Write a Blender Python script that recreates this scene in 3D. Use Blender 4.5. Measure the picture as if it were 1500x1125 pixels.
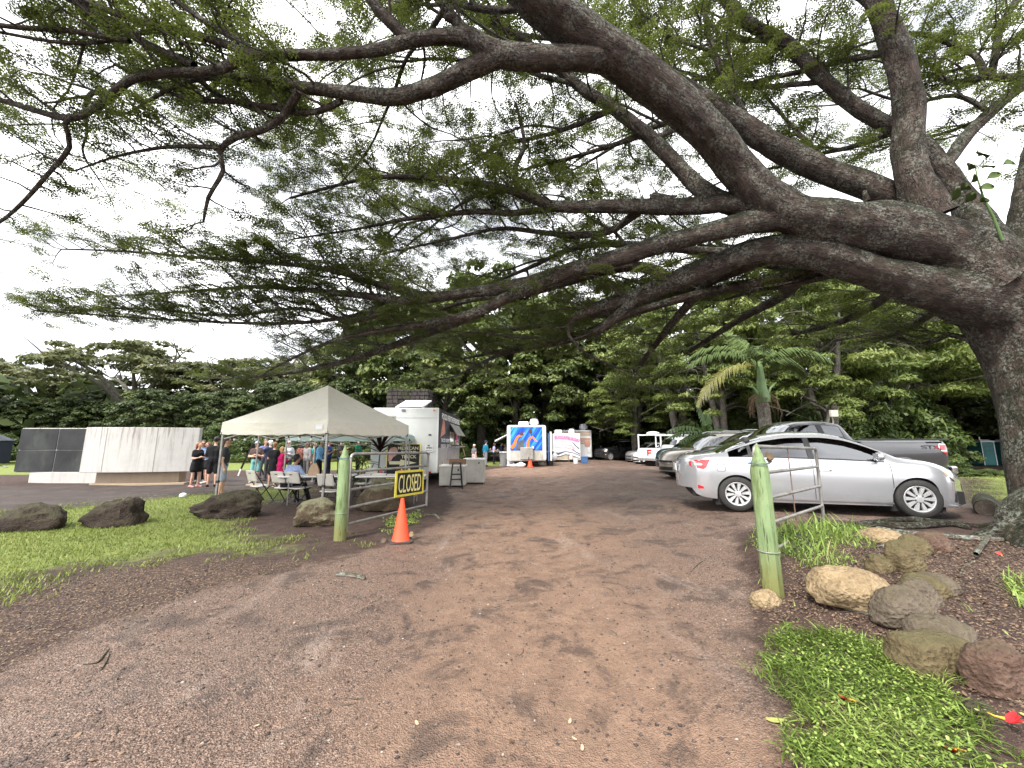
import bpy, bmesh, math, random
import numpy as np
from mathutils import Vector, Matrix, Euler, noise as mnoise
for _o in list(bpy.data.objects):
 bpy.data.objects.remove(_o)
SC = bpy.context.scene
COL = SC.collection
R = math.radians
PI = math.pi
rng = random.Random(7)
nrg = np.random.default_rng(7)
# ---------------------------------------------------------------- camera, sky, sun, exposure
CAM_H = 1.6
PITCH = R(8.8)
FPX = 565.0                      # focal length in pixels of the 1500 px wide photograph
cam_d = bpy.data.cameras.new('camera')
cam_d.sensor_width = 36.0
cam_d.lens = 36.0 * FPX / 1500.0
cam_d.clip_start = 0.05
cam_d.clip_end = 3000.0
cam = bpy.data.objects.new('camera', cam_d)
COL.objects.link(cam)
cam.location = (0, 0, CAM_H)
cam.rotation_euler = (R(90) + PITCH, 0, 0)
SC.camera = cam
SUN_EL, SUN_AZ = R(52), R(215)   # azimuth clockwise from +Y: behind the camera, to the left
world = bpy.data.worlds.new('World')
SC.world = world
world.use_nodes = True
_nt = world.node_tree
_nt.nodes.clear()
_out = _nt.nodes.new('ShaderNodeOutputWorld')
_bg = _nt.nodes.new('ShaderNodeBackground')
_sky = _nt.nodes.new('ShaderNodeTexSky')
_sky.sky_type = 'NISHITA'
_sky.sun_disc = False
_sky.sun_elevation = SUN_EL
_sky.sun_rotation = SUN_AZ
_sky.air_density = 1.0
_sky.dust_density = 2.0
_hs = _nt.nodes.new('ShaderNodeHueSaturation')
_hs.inputs['Saturation'].default_value = 0.35
_tc = _nt.nodes.new('ShaderNodeTexCoord')
_mp = _nt.nodes.new('ShaderNodeMapping')
_mp.inputs['Scale'].default_value = (1.0, 1.0, 2.6)
_cn = _nt.nodes.new('ShaderNodeTexNoise')
_cn.inputs['Scale'].default_value = 2.6
_cn.inputs['Detail'].default_value = 6
_cr = _nt.nodes.new('ShaderNodeValToRGB')
_cr.color_ramp.elements[0].position = 0.34
_cr.color_ramp.elements[0].color = (3.8, 3.95, 4.3, 1)
_cr.color_ramp.elements[1].position = 0.62
_cr.color_ramp.elements[1].color = (14.0, 14.0, 14.2, 1)
_mx = _nt.nodes.new('ShaderNodeMix')
_mx.data_type = 'RGBA'
_mx.inputs[0].default_value = 0.85   # overcast cover over the blue
_nt.links.new(_tc.outputs['Generated'], _mp.inputs['Vector'])
_nt.links.new(_mp.outputs['Vector'], _cn.inputs['Vector'])
_nt.links.new(_cn.outputs['Fac'], _cr.inputs['Fac'])
_nt.links.new(_sky.outputs['Color'], _hs.inputs['Color'])
_nt.links.new(_hs.outputs['Color'], _mx.inputs[6])
_nt.links.new(_cr.outputs['Color'], _mx.inputs[7])
_nt.links.new(_mx.outputs[2], _bg.inputs['Color'])
_bg.inputs['Strength'].default_value = 0.085
_nt.links.new(_bg.outputs[0], _out.inputs['Surface'])
sun_d = bpy.data.lights.new('sun', 'SUN')
sun_d.energy = 2.0
sun_d.angle = R(14)
sun_d.color = (1.0, 0.95, 0.88)
sun = bpy.data.objects.new('sun', sun_d)
COL.objects.link(sun)
_sd = Vector((math.sin(SUN_AZ) * math.cos(SUN_EL), math.cos(SUN_AZ) * math.cos(SUN_EL), math.sin(SUN_EL)))
sun.rotation_euler = _sd.to_track_quat('Z', 'Y').to_euler()
sun.location = (0, 0, 30)
SC.view_settings.view_transform = 'Standard'
SC.view_settings.look = 'None'
SC.view_settings.exposure = 1.8
SC.view_settings.gamma = 1.0
SC.view_settings.use_curve_mapping = False
SC.render.engine = 'CYCLES'
SC.cycles.max_bounces = 8
SC.cycles.transparent_max_bounces = 12
SC.cycles.use_denoising = True
# ---------------------------------------------------------------- where a line of sight meets the place
SP, CP = math.sin(PITCH), math.cos(PITCH)
def sstep(a, b, x):
 t = np.clip((np.asarray(x, dtype=float) - a) / (b - a), 0.0, 1.0)
 return t * t * (3 - 2 * t)
def hgt(x, y):
 """Height of the ground: the bank on the right stands higher than the drive."""
 x = np.asarray(x, dtype=float); y = np.asarray(y, dtype=float)
 rise = 0.33 * sstep(1.3, 4.6, x) * (0.35 + 0.65 * sstep(2.6, 6.0, y)) * (1 - 0.75 * sstep(16, 30, y))
 bank = 0.10 * sstep(2.2, 3.6, x) * (1 - sstep(4.0, 6.5, y))
 rise = rise - 0.35 * sstep(14, 20, y) * sstep(9, 15, x)
 und = 0.02 * np.sin(x * 0.9 + 1.3) * np.cos(y * 0.7) + 0.012 * np.sin(x * 2.1) * np.sin(y * 1.7 + x)
 rut = -0.03 * np.exp(-((x + 0.9 + 0.04 * y) / 0.35) ** 2) - 0.03 * np.exp(-((x - 0.75 + 0.03 * y) / 0.35) ** 2)
 return rise + bank + und + rut * (1 - sstep(12, 20, y)) * 0.7
def H(x, y):
 return float(hgt(x, y))
def ray(px, py):
 dx, dy = (px - 750.0) / FPX, (562.5 - py) / FPX
 return Vector((dx, CP - SP * dy, SP + CP * dy))
def AT(px, py, Y):
 """The point on the line of sight through (px, py) whose distance forward is Y metres."""
 d = ray(px, py)
 return Vector((0, 0, CAM_H)) + d * (Y / d.y)
def G(px, py, ymax=400.0):
 """Where that line of sight meets the ground."""
 d = ray(px, py)
 h = 0.0
 for _ in range(30):
  if d.z >= -1e-4:
   t = ymax / d.y
  else:
   t = min((h - CAM_H) / d.z, ymax / d.y)
  p = Vector((0, 0, CAM_H)) + d * t
  h = 0.5 * h + 0.5 * H(p.x, p.y)
 return Vector((p.x, p.y, H(p.x, p.y)))
# ---------------------------------------------------------------- mesh helpers
class MB:
 """Collects shapes into one mesh."""
 def __init__(s):
  s.v, s.f, s.m, s.mi = [], [], [], 0
 def add(s, vs, fs, M=None):
  b = len(s.v)
  if M is not None:
   vs = [M @ Vector(p) for p in vs]
  s.v.extend([tuple(p) for p in vs])
  s.f.extend([tuple(i + b for i in f) for f in fs])
  s.m.extend([s.mi] * len(fs))
  return s
 def box(s, c, d, rz=0.0, M=None):
  x, y, z = d[0] / 2, d[1] / 2, d[2] / 2
  vs = [(-x, -y, -z), (x, -y, -z), (x, y, -z), (-x, y, -z), (-x, -y, z), (x, -y, z), (x, y, z), (-x, y, z)]
  fs = [(0, 3, 2, 1), (4, 5, 6, 7), (0, 1, 5, 4), (1, 2, 6, 5), (2, 3, 7, 6), (3, 0, 4, 7)]
  T = Matrix.Translation(c) @ Matrix.Rotation(rz, 4, 'Z')
  if M is not None:
   T = M @ T
  return s.add(vs, fs, T)
 def bar(s, a, b, w, h=None):
  """Square bar from a to b."""
  a, b = Vector(a), Vector(b)
  h = h or w
  d = (b - a)
  L = d.length
  q = d.to_track_quat('Z', 'Y').to_matrix().to_4x4()
  return s.box((0, 0, L / 2), (w, h, L), 0, Matrix.Translation(a) @ q)
 def tube(s, pts, rad, n=8, cap=True, jit=0.0):
  pts = [Vector(p) for p in pts]
  if not hasattr(rad, '__len__'):
   rad = [rad] * len(pts)
  vs, fs = [], []
  up = Vector((0, 0, 1))
  prev = None
  for i, p in enumerate(pts):
   t = (pts[min(i + 1, len(pts) - 1)] - pts[max(i - 1, 0)])
   if t.length < 1e-9:
    t = Vector((0, 0, 1))
   t.normalize()
   if prev is None:
    a = t.cross(up)
    if a.length < 0.05:
     a = t.cross(Vector((1, 0, 0)))
   else:
    a = prev - t * prev.dot(t)
   a.normalize()
   prev = a
   b = t.cross(a)
   for k in range(n):
    an = 2 * PI * k / n
    r = rad[i] * (1 + (rng.uniform(-jit, jit) if jit else 0))
    vs.append(p + (a * math.cos(an) + b * math.sin(an)) * r)
  for i in range(len(pts) - 1):
   for k in range(n):
    k2 = (k + 1) % n
    fs.append((i * n + k, i * n + k2, (i + 1) * n + k2, (i + 1) * n + k))
  if cap:
   fs.append(tuple(range(n - 1, -1, -1)))
   fs.append(tuple((len(pts) - 1) * n + k for k in range(n)))
  return s.add(vs, fs)
 def lathe(s, prof, n=16, c=(0, 0, 0), M=None, cap=True):
  vs, fs = [], []
  for r, z in prof:
   for k in range(n):
    an = 2 * PI * k / n
    vs.append((c[0] + r * math.cos(an), c[1] + r * math.sin(an), c[2] + z))
  for i in range(len(prof) - 1):
   for k in range(n):
    k2 = (k + 1) % n
    fs.append((i * n + k, i * n + k2, (i + 1) * n + k2, (i + 1) * n + k))
  if cap:
   fs.append(tuple(range(n - 1, -1, -1)))
   fs.append(tuple((len(prof) - 1) * n + k for k in range(n)))
  return s.add(vs, fs, M)
 def ball(s, c, r, nu=12, nv=8, M=None):
  if not hasattr(r, '__len__'):
   r = (r, r, r)
  vs, fs = [(c[0], c[1], c[2] - r[2])], []
  for j in range(1, nv):
   ph = -PI / 2 + PI * j / nv
   for i in range(nu):
    th = 2 * PI * i / nu
    vs.append((c[0] + r[0] * math.cos(ph) * math.cos(th), c[1] + r[1] * math.cos(ph) * math.sin(th), c[2] + r[2] * math.sin(ph)))
  vs.append((c[0], c[1], c[2] + r[2]))
  top = len(vs) - 1
  for i in range(nu):
   i2 = (i + 1) % nu
   fs.append((0, 1 + i2, 1 + i))
   for j in range(nv - 2):
    a = 1 + j * nu
    fs.append((a + i, a + i2, a + nu + i2, a + nu + i))
   a = 1 + (nv - 2) * nu
   fs.append((a + i, a + i2, top))
  return s.add(vs, fs, M)
 def prism(s, poly, h, M=None):
  """Polygon in XY pushed from z=0 to z=h."""
  n = len(poly)
  vs = [(p[0], p[1], 0) for p in poly] + [(p[0], p[1], h) for p in poly]
  fs = [tuple(range(n - 1, -1, -1)), tuple(range(n, 2 * n))]
  for i in range(n):
   j = (i + 1) % n
   fs.append((i, j, n + j, n + i))
  return s.add(vs, fs, M)
 def grid(s, P):
  """P: rows of points, joined into quads."""
  nr, nc = len(P), len(P[0])
  vs = [p for row in P for p in row]
  fs = [(i * nc + j, i * nc + j + 1, (i + 1) * nc + j + 1, (i + 1) * nc + j) for i in range(nr - 1) for j in range(nc - 1)]
  return s.add(vs, fs)
 def mesh(s, name, mat, smooth=None):
  me = bpy.data.meshes.new(name)
  me.from_pydata(s.v, [], s.f)
  for mm in (mat if isinstance(mat, (list, tuple)) else [mat]):
   me.materials.append(mm)
  if any(s.m):
   me.polygons.foreach_set('material_index', s.m)
  if smooth is not None:
   me.shade_smooth()
   me.set_sharp_from_angle(angle=R(smooth))
  me.update()
  return me
 def build(s, name, mat, parent=None, smooth=None, bev=0.0, loc=None):
  o = bpy.data.objects.new(name, s.mesh(name, mat, smooth))
  COL.objects.link(o)
  if parent is not None:
   o.parent = parent
  if loc is not None:
   o.location = loc
  if bev:
   b = o.modifiers.new('bevel', 'BEVEL')
   b.width = bev
   b.segments = 2
   b.limit_method = 'ANGLE'
   b.angle_limit = R(40)
   b.harden_normals = False
  return o
def tag(o, label=None, cat=None, group=None, kind=None):
 if label: o['label'] = label
 if cat: o['category'] = cat
 if group: o['group'] = group
 if kind: o['kind'] = kind
 return o
def thing(name, label, cat, loc=(0, 0, 0), rz=0.0, group=None):
 o = bpy.data.objects.new(name, None)
 o.empty_display_size = 0.2
 COL.objects.link(o)
 o.location = loc
 o.rotation_euler = (0, 0, rz)
 return tag(o, label, cat, group)
def copy_tree(o, parent=None):
 c = o.copy()
 COL.objects.link(c)
 if parent is not None:
  c.parent = parent
 for ch in list(o.children):
  copy_tree(ch, c)
 return c
def np_mesh(name, V, F, mat, attrs=None, smooth=False):
 """Mesh from numpy arrays; F is (n, 3) or (n, 4)."""
 me = bpy.data.meshes.new(name)
 V = np.ascontiguousarray(V, dtype=np.float32)
 F = np.ascontiguousarray(F, dtype=np.int32)
 k = F.shape[1]
 me.vertices.add(len(V))
 me.vertices.foreach_set('co', V.ravel())
 me.loops.add(F.size)
 me.loops.foreach_set('vertex_index', F.ravel())
 me.polygons.add(len(F))
 me.polygons.foreach_set('loop_start', np.arange(0, F.size, k, dtype=np.int32))
 me.polygons.foreach_set('loop_total', np.full(len(F), k, dtype=np.int32))
 if smooth:
  me.polygons.foreach_set('use_smooth', np.ones(len(F), dtype=bool))
 for nm, arr in (attrs or {}).items():
  a = me.attributes.new(nm, 'FLOAT', 'POINT')
  a.data.foreach_set('value', np.ascontiguousarray(arr, dtype=np.float32))
 for mm in (mat if isinstance(mat, (list, tuple)) else [mat]):
  me.materials.append(mm)
 me.update()
 me.validate()
 return me
def link(name, me, parent=None, loc=None):
 o = bpy.data.objects.new(name, me)
 COL.objects.link(o)
 if parent is not None: o.parent = parent
 if loc is not None: o.location = loc
 return o
# ---------------------------------------------------------------- materials
def lin(c):
 """sRGB 0-255 to linear."""
 out = []
 for x in c[:3]:
  x /= 255.0
  out.append(x / 12.92 if x <= 0.04045 else ((x + 0.055) / 1.055) ** 2.4)
 return tuple(out) + (1.0,)
class NT:
 """A short way to wire shader nodes."""
 def __init__(s, name):
  s.mat = bpy.data.materials.new(name)
  s.mat.use_nodes = True
  s.t = s.mat.node_tree
  s.t.nodes.clear()
  s.out = s.t.nodes.new('ShaderNodeOutputMaterial')
 def n(s, kind, **kw):
  nd = s.t.nodes.new(kind)
  for k, v in kw.items():
   if hasattr(nd, k):
    setattr(nd, k, v)
   else:
    s.set(nd, k, v)
  return nd
 def set(s, nd, k, v):
  sock = nd.inputs[k] if not isinstance(k, str) else nd.inputs[k.replace('_', ' ')]
  if isinstance(v, bpy.types.NodeSocket):
   s.t.links.new(v, sock)
  else:
   sock.default_value = v
 def coord(s, kind='Object'):
  return s.n('ShaderNodeTexCoord').outputs[kind]
 def noise(s, scale, detail=4, rough=0.55, vec=None, dist=0.0):
  nd = s.n('ShaderNodeTexNoise')
  nd.inputs['Scale'].default_value = scale
  nd.inputs['Detail'].default_value = detail
  nd.inputs['Roughness'].default_value = rough
  nd.inputs['Distortion'].default_value = dist
  s.t.links.new(vec if vec is not None else s.coord(), nd.inputs['Vector'])
  return nd.outputs['Fac']
 def voro(s, scale, vec=None, feature='F1', out='Distance', rnd=1.0):
  nd = s.n('ShaderNodeTexVoronoi')
  nd.feature = feature
  nd.inputs['Scale'].default_value = scale
  nd.inputs['Randomness'].default_value = rnd
  s.t.links.new(vec if vec is not None else s.coord(), nd.inputs['Vector'])
  return nd.outputs[out]
 def ramp(s, fac, stops):
  nd = s.n('ShaderNodeValToRGB')
  cr = nd.color_ramp
  while len(cr.elements) > 1:
   cr.elements.remove(cr.elements[-1])
  for i, (p, c) in enumerate(stops):
   e = cr.elements[0] if i == 0 else cr.elements.new(p)
   e.position = p
   e.color = c if len(c) == 4 else tuple(c) + (1,)
  s.t.links.new(fac, nd.inputs['Fac'])
  return nd.outputs['Color']
 def rng(s, v, a, b, c=0.0, d=1.0):
  nd = s.n('ShaderNodeMapRange')
  nd.interpolation_type = 'SMOOTHSTEP'
  s.set(nd, 'Value', v)
  nd.inputs['From Min'].default_value = a
  nd.inputs['From Max'].default_value = b
  nd.inputs['To Min'].default_value = c
  nd.inputs['To Max'].default_value = d
  return nd.outputs['Result']
 def math(s, op, a, b=0.0):
  nd = s.n('ShaderNodeMath')
  nd.operation = op
  s.set(nd, 0, a)
  s.set(nd, 1, b)
  return nd.outputs[0]
 def mix(s, fac, a, b, blend='MIX'):
  nd = s.n('ShaderNodeMix')
  nd.data_type = 'RGBA'
  nd.blend_type = blend
  s.set(nd, 0, fac)
  s.set(nd, 6, a)
  s.set(nd, 7, b)
  return nd.outputs[2]
 def attr(s, name):
  nd = s.n('ShaderNodeAttribute')
  nd.attribute_name = name
  return nd.outputs['Fac']
 def scaled(s, vec, sc):
  nd = s.n('ShaderNodeMapping')
  s.t.links.new(vec, nd.inputs['Vector'])
  nd.inputs['Scale'].default_value = sc
  return nd.outputs['Vector']
 def bump(s, h, strength=0.4, dist=0.02, normal=None):
  nd = s.n('ShaderNodeBump')
  nd.inputs['Strength'].default_value = strength
  nd.inputs['Distance'].default_value = dist
  s.t.links.new(h, nd.inputs['Height'])
  if normal is not None:
   s.t.links.new(normal, nd.inputs['Normal'])
  return nd.outputs['Normal']
 def bsdf(s, color, rough=0.6, metal=0.0, normal=None, spec=None, coat=0.0, **kw):
  nd = s.n('ShaderNodeBsdfPrincipled')
  s.set(nd, 'Base Color', color)
  s.set(nd, 'Roughness', rough)
  s.set(nd, 'Metallic', metal)
  if normal is not None:
   s.set(nd, 'Normal', normal)
  if spec is not None:
   s.set(nd, 'Specular IOR Level', spec)
  if coat:
   s.set(nd, 'Coat Weight', coat)
   s.set(nd, 'Coat Roughness', 0.05)
  for k, v in kw.items():
   s.set(nd, k, v)
  return nd.outputs[0]
 def done(s, shader, disp=None):
  s.t.links.new(shader, s.out.inputs['Surface'])
  return s.mat
def dull(name, c, rough=0.6, var=0.15, scale=6.0, metal=0.0, bump=0.0, bscale=60.0, coat=0.0, dirt=None, spec=None):
 """A plain coloured surface with slight mottling, wear and grain. c in linear."""
 n = NT(name)
 co = n.coord()
 f = n.noise(scale, 5, 0.6, co)
 dark = tuple(x * (1 - var) for x in c[:3]) + (1,)
 lite = tuple(min(1, x * (1 + var)) for x in c[:3]) + (1,)
 colr = n.ramp(f, [(0.3, dark), (0.7, lite)])
 if dirt is not None:
  d = n.noise(scale * 0.7, 7, 0.7, n.scaled(co, (1, 1, 0.4)))
  colr = n.mix(n.rng(d, 0.52, 0.72, 0, 0.8), colr, dirt)
 nm = n.bump(n.noise(bscale, 4, 0.6, co), bump, 0.01) if bump else None
 ro = n.rng(n.noise(scale * 2.3, 4, 0.6, co), 0.3, 0.7, max(0.02, rough - 0.08), min(1, rough + 0.08))
 return n.done(n.bsdf(colr, ro, metal, nm, spec, coat))
M = {}
M['white_paint'] = dull('white paint', (0.60, 0.62, 0.61, 1), 0.4, 0.05, 2.0, dirt=(0.45, 0.44, 0.38, 1))
M['white_plastic'] = dull('white plastic', (0.66, 0.65, 0.61, 1), 0.45, 0.05, 5)
M['bright_white'] = dull('bright white', (0.70, 0.71, 0.72, 1), 0.4, 0.03, 3)
M['grey_plastic'] = dull('grey plastic', (0.18, 0.18, 0.18, 1), 0.5, 0.1, 5)
M['black_plastic'] = dull('black plastic', (0.02, 0.02, 0.022, 1), 0.45, 0.2, 5)
M['black_metal'] = dull('black metal', (0.018, 0.018, 0.02, 1), 0.35, 0.2, 8, 0.3)
M['rubber'] = dull('tyre rubber', (0.022, 0.021, 0.02, 1), 0.8, 0.25, 9, bump=0.2, bscale=90)
M['galv'] = dull('galvanised pipe', (0.30, 0.29, 0.27, 1), 0.45, 0.25, 7, 0.55, dirt=(0.14, 0.085, 0.05, 1), bump=0.15)
M['rusty'] = dull('rusty steel', (0.20, 0.12, 0.08, 1), 0.75, 0.4, 9, 0.2, bump=0.4)
M['steel'] = dull('bare steel', (0.42, 0.42, 0.42, 1), 0.32, 0.1, 4, 0.8)
M['alloy'] = dull('wheel alloy', (0.62, 0.62, 0.63, 1), 0.32, 0.05, 6, 0.55)
M['chrome'] = dull('chrome', (0.7, 0.7, 0.7, 1), 0.12, 0.03, 5, 1.0)
M['dark_void'] = dull('dark underside', (0.012, 0.012, 0.012, 1), 0.9, 0.2, 6)
M['concrete_far'] = dull('grey box panel', (0.42, 0.41, 0.37, 1), 0.6, 0.1, 3, dirt=(0.25, 0.22, 0.17, 1))
M['wood'] = dull('brown wood', (0.20, 0.10, 0.055, 1), 0.6, 0.25, 10)
M['pale_wood'] = dull('pale cut wood', (0.45, 0.32, 0.18, 1), 0.7, 0.2, 14)
M['orange_plastic'] = dull('cone orange', (0.88, 0.07, 0.02, 1), 0.45, 0.06, 5)
M['cone_base'] = dull('cone rubber base', (0.045, 0.036, 0.03, 1), 0.8, 0.3, 8, bump=0.3)
M['yellow_paint'] = dull('yellow paint', (0.62, 0.52, 0.06, 1), 0.55, 0.15, 12)
M['pale_yellow'] = dull('pale yellow paint', (0.74, 0.66, 0.28, 1), 0.55, 0.1, 9)
M['sign_black'] = dull('black sign board', (0.012, 0.013, 0.012, 1), 0.5, 0.3, 6)
M['teal_plastic'] = dull('teal plastic', (0.012, 0.14, 0.14, 1), 0.5, 0.12, 3)
M['navy_metal'] = dull('navy metal', (0.018, 0.025, 0.045, 1), 0.45, 0.2, 4)
M['blue_plastic'] = dull('blue plastic', (0.05, 0.11, 0.25, 1), 0.45, 0.1, 5)
M['pink_plastic'] = dull('pink plastic', (0.75, 0.22, 0.42, 1), 0.5, 0.1, 5)
M['red_lens'] = dull('red lamp lens', (0.50, 0.012, 0.02, 1), 0.12, 0.15, 14, coat=1.0)
M['white_lens'] = dull('clear lamp lens', (0.72, 0.66, 0.55, 1), 0.12, 0.1, 14, coat=1.0)
M['amber_lens'] = dull('amber lamp lens', (0.6, 0.16, 0.02, 1), 0.15, 0.1, 14, coat=1.0)
M['paper'] = dull('brown paper', (0.45, 0.31, 0.20, 1), 0.8, 0.12, 12)
M['white_bag'] = dull('white plastic bag', (0.78, 0.78, 0.80, 1), 0.4, 0.08, 12)
M['bulb'] = dull('bulb glass', (0.85, 0.82, 0.75, 1), 0.15, 0.05, 5)
# ---------------------------------------------------------------- ground: zones traced as outlines on the terrain
def poly_px(pts):
 return np.array([tuple(G(px, py, 120.0))[:2] for px, py in pts])
Z_LAWN = [
 # open lawn on the left, in front of the path
 poly_px([(-420, 790), (-420, 771), (0, 748), (180, 732), (262, 724), (330, 719), (372, 715), (430, 713), (470, 716), (452, 727), (400, 738), (375, 757), (398, 775), (470, 790), (484, 806),
    (440, 822), (330, 818), (250, 822), (120, 842), (40, 868), (-60, 905), (-420, 1000)]),
 # beyond the path
 poly_px([(-420, 699), (0, 697), (52, 697), (300, 690), (420, 690), (560, 690), (590, 680), (560, 672), (-420, 674)]),
 # grass verge between the food trailers
 poly_px([(690, 684), (745, 684), (750, 676), (690, 673)]),
 # lawn behind the sedan on the right
 poly_px([(1395, 692), (1620, 692), (1900, 700), (1900, 745), (1620, 745), (1480, 738), (1405, 738)]),
]
Z_PATH = [poly_px([(-420, 712), (0, 712), (130, 711), (265, 708), (345, 699), (420, 697), (520, 694), (560, 694), (520, 705), (460, 711), (425, 713), (372, 719), (330, 722), (262, 727), (180, 735), (0, 752), (-420, 777)])]
Z_ROAD = [
 poly_px([(-500, 1400), (-420, 1120), (0, 985), (150, 915), (330, 856), (480, 822), (560, 800), (640, 768), (664, 735), (650, 712), (700, 690), (760, 682), (850, 672), (880, 668),
    (960, 668), (1010, 690), (1400, 690), (1430, 745), (1300, 763), (1130, 768), (1088, 782), (1075, 815), (1105, 850), (1100, 905), (1108, 940), (1125, 1000), (1160, 1070), (1195, 1140), (1240, 1400)]),
]
Z_GRASS = [
 poly_px([(1118, 930), (1128, 985), (1158, 1055), (1190, 1125), (1225, 1260), (1600, 1260), (1560, 1130), (1425, 1042), (1335, 985), (1262, 945), (1195, 922)]),
 poly_px([(1078, 792), (1100, 781), (1200, 772), (1285, 780), (1288, 800), (1245, 815), (1235, 846), (1180, 838), (1120, 832), (1078, 812)]),
 poly_px([(1478, 852), (1510, 835), (1600, 850), (1640, 930), (1510, 945), (1472, 908)]),
 poly_px([(543, 786), (560, 770), (610, 750), (626, 757), (600, 772), (572, 788)]),
]
Z_MULCH = [poly_px([(-420, 1010), (-60, 905), (40, 868), (120, 842), (250, 822), (330, 818), (440, 822), (480, 818), (330, 868), (150, 930), (0, 1005), (-420, 1150)]),
   poly_px([(1100, 840), (1300, 780), (1560, 780), (1700, 1130), (1560, 1130), (1262, 945), (1190, 925), (1115, 930), (1105, 890)])]
def sdist(P, poly):
 """Signed distance to a polygon, positive inside."""
 a = poly; b = np.roll(poly, -1, axis=0)
 best = np.full(len(P), 1e9); inside = np.zeros(len(P), dtype=bool)
 for p, q in zip(a, b):
  e = q - p
  w = P - p
  t = np.clip((w @ e) / max(e @ e, 1e-12), 0, 1)
  dd = w - t[:, None] * e
  best = np.minimum(best, (dd ** 2).sum(1))
  c = ((p[1] > P[:, 1]) != (q[1] > P[:, 1]))
  xx = (q[0] - p[0]) * (P[:, 1] - p[1]) / (q[1] - p[1] if abs(q[1] - p[1]) > 1e-12 else 1e-12) + p[0]
  inside ^= c & (P[:, 0] < xx)
 return np.where(inside, 1, -1) * np.sqrt(best)
def zone(P, polys):
 d = np.full(len(P), -50.0)
 for p in polys:
  d = np.maximum(d, sdist(P, p))
 return np.clip(d, -50, 50)
def axis(lo, hi, n, k, c=0.0):
 u = np.linspace(np.arcsinh((lo - c) / k), np.arcsinh((hi - c) / k), n)
 return c + k * np.sinh(u)
gx = axis(-320, 320, 340, 2.0, 0.5)
gy = axis(-60, 520, 330, 2.2, 3.0)
GX, GY = np.meshgrid(gx, gy)
GP = np.stack([GX.ravel(), GY.ravel()], 1)
d_lawn, d_path, d_road, d_grass, d_mulch = (zone(GP, z) for z in (Z_LAWN, Z_PATH, Z_ROAD, Z_GRASS, Z_MULCH))
GZ = hgt(GP[:, 0], GP[:, 1])
GZ = GZ + 0.05 * sstep(-0.1, 0.3, d_grass)
mud = np.exp(-((GP[:, 0] - 0.25 - 0.02 * GP[:, 1]) / (0.95 + 0.10 * np.clip(GP[:, 1], 0, 30))) ** 2)
GV = np.concatenate([GP, GZ[:, None]], 1)
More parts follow.
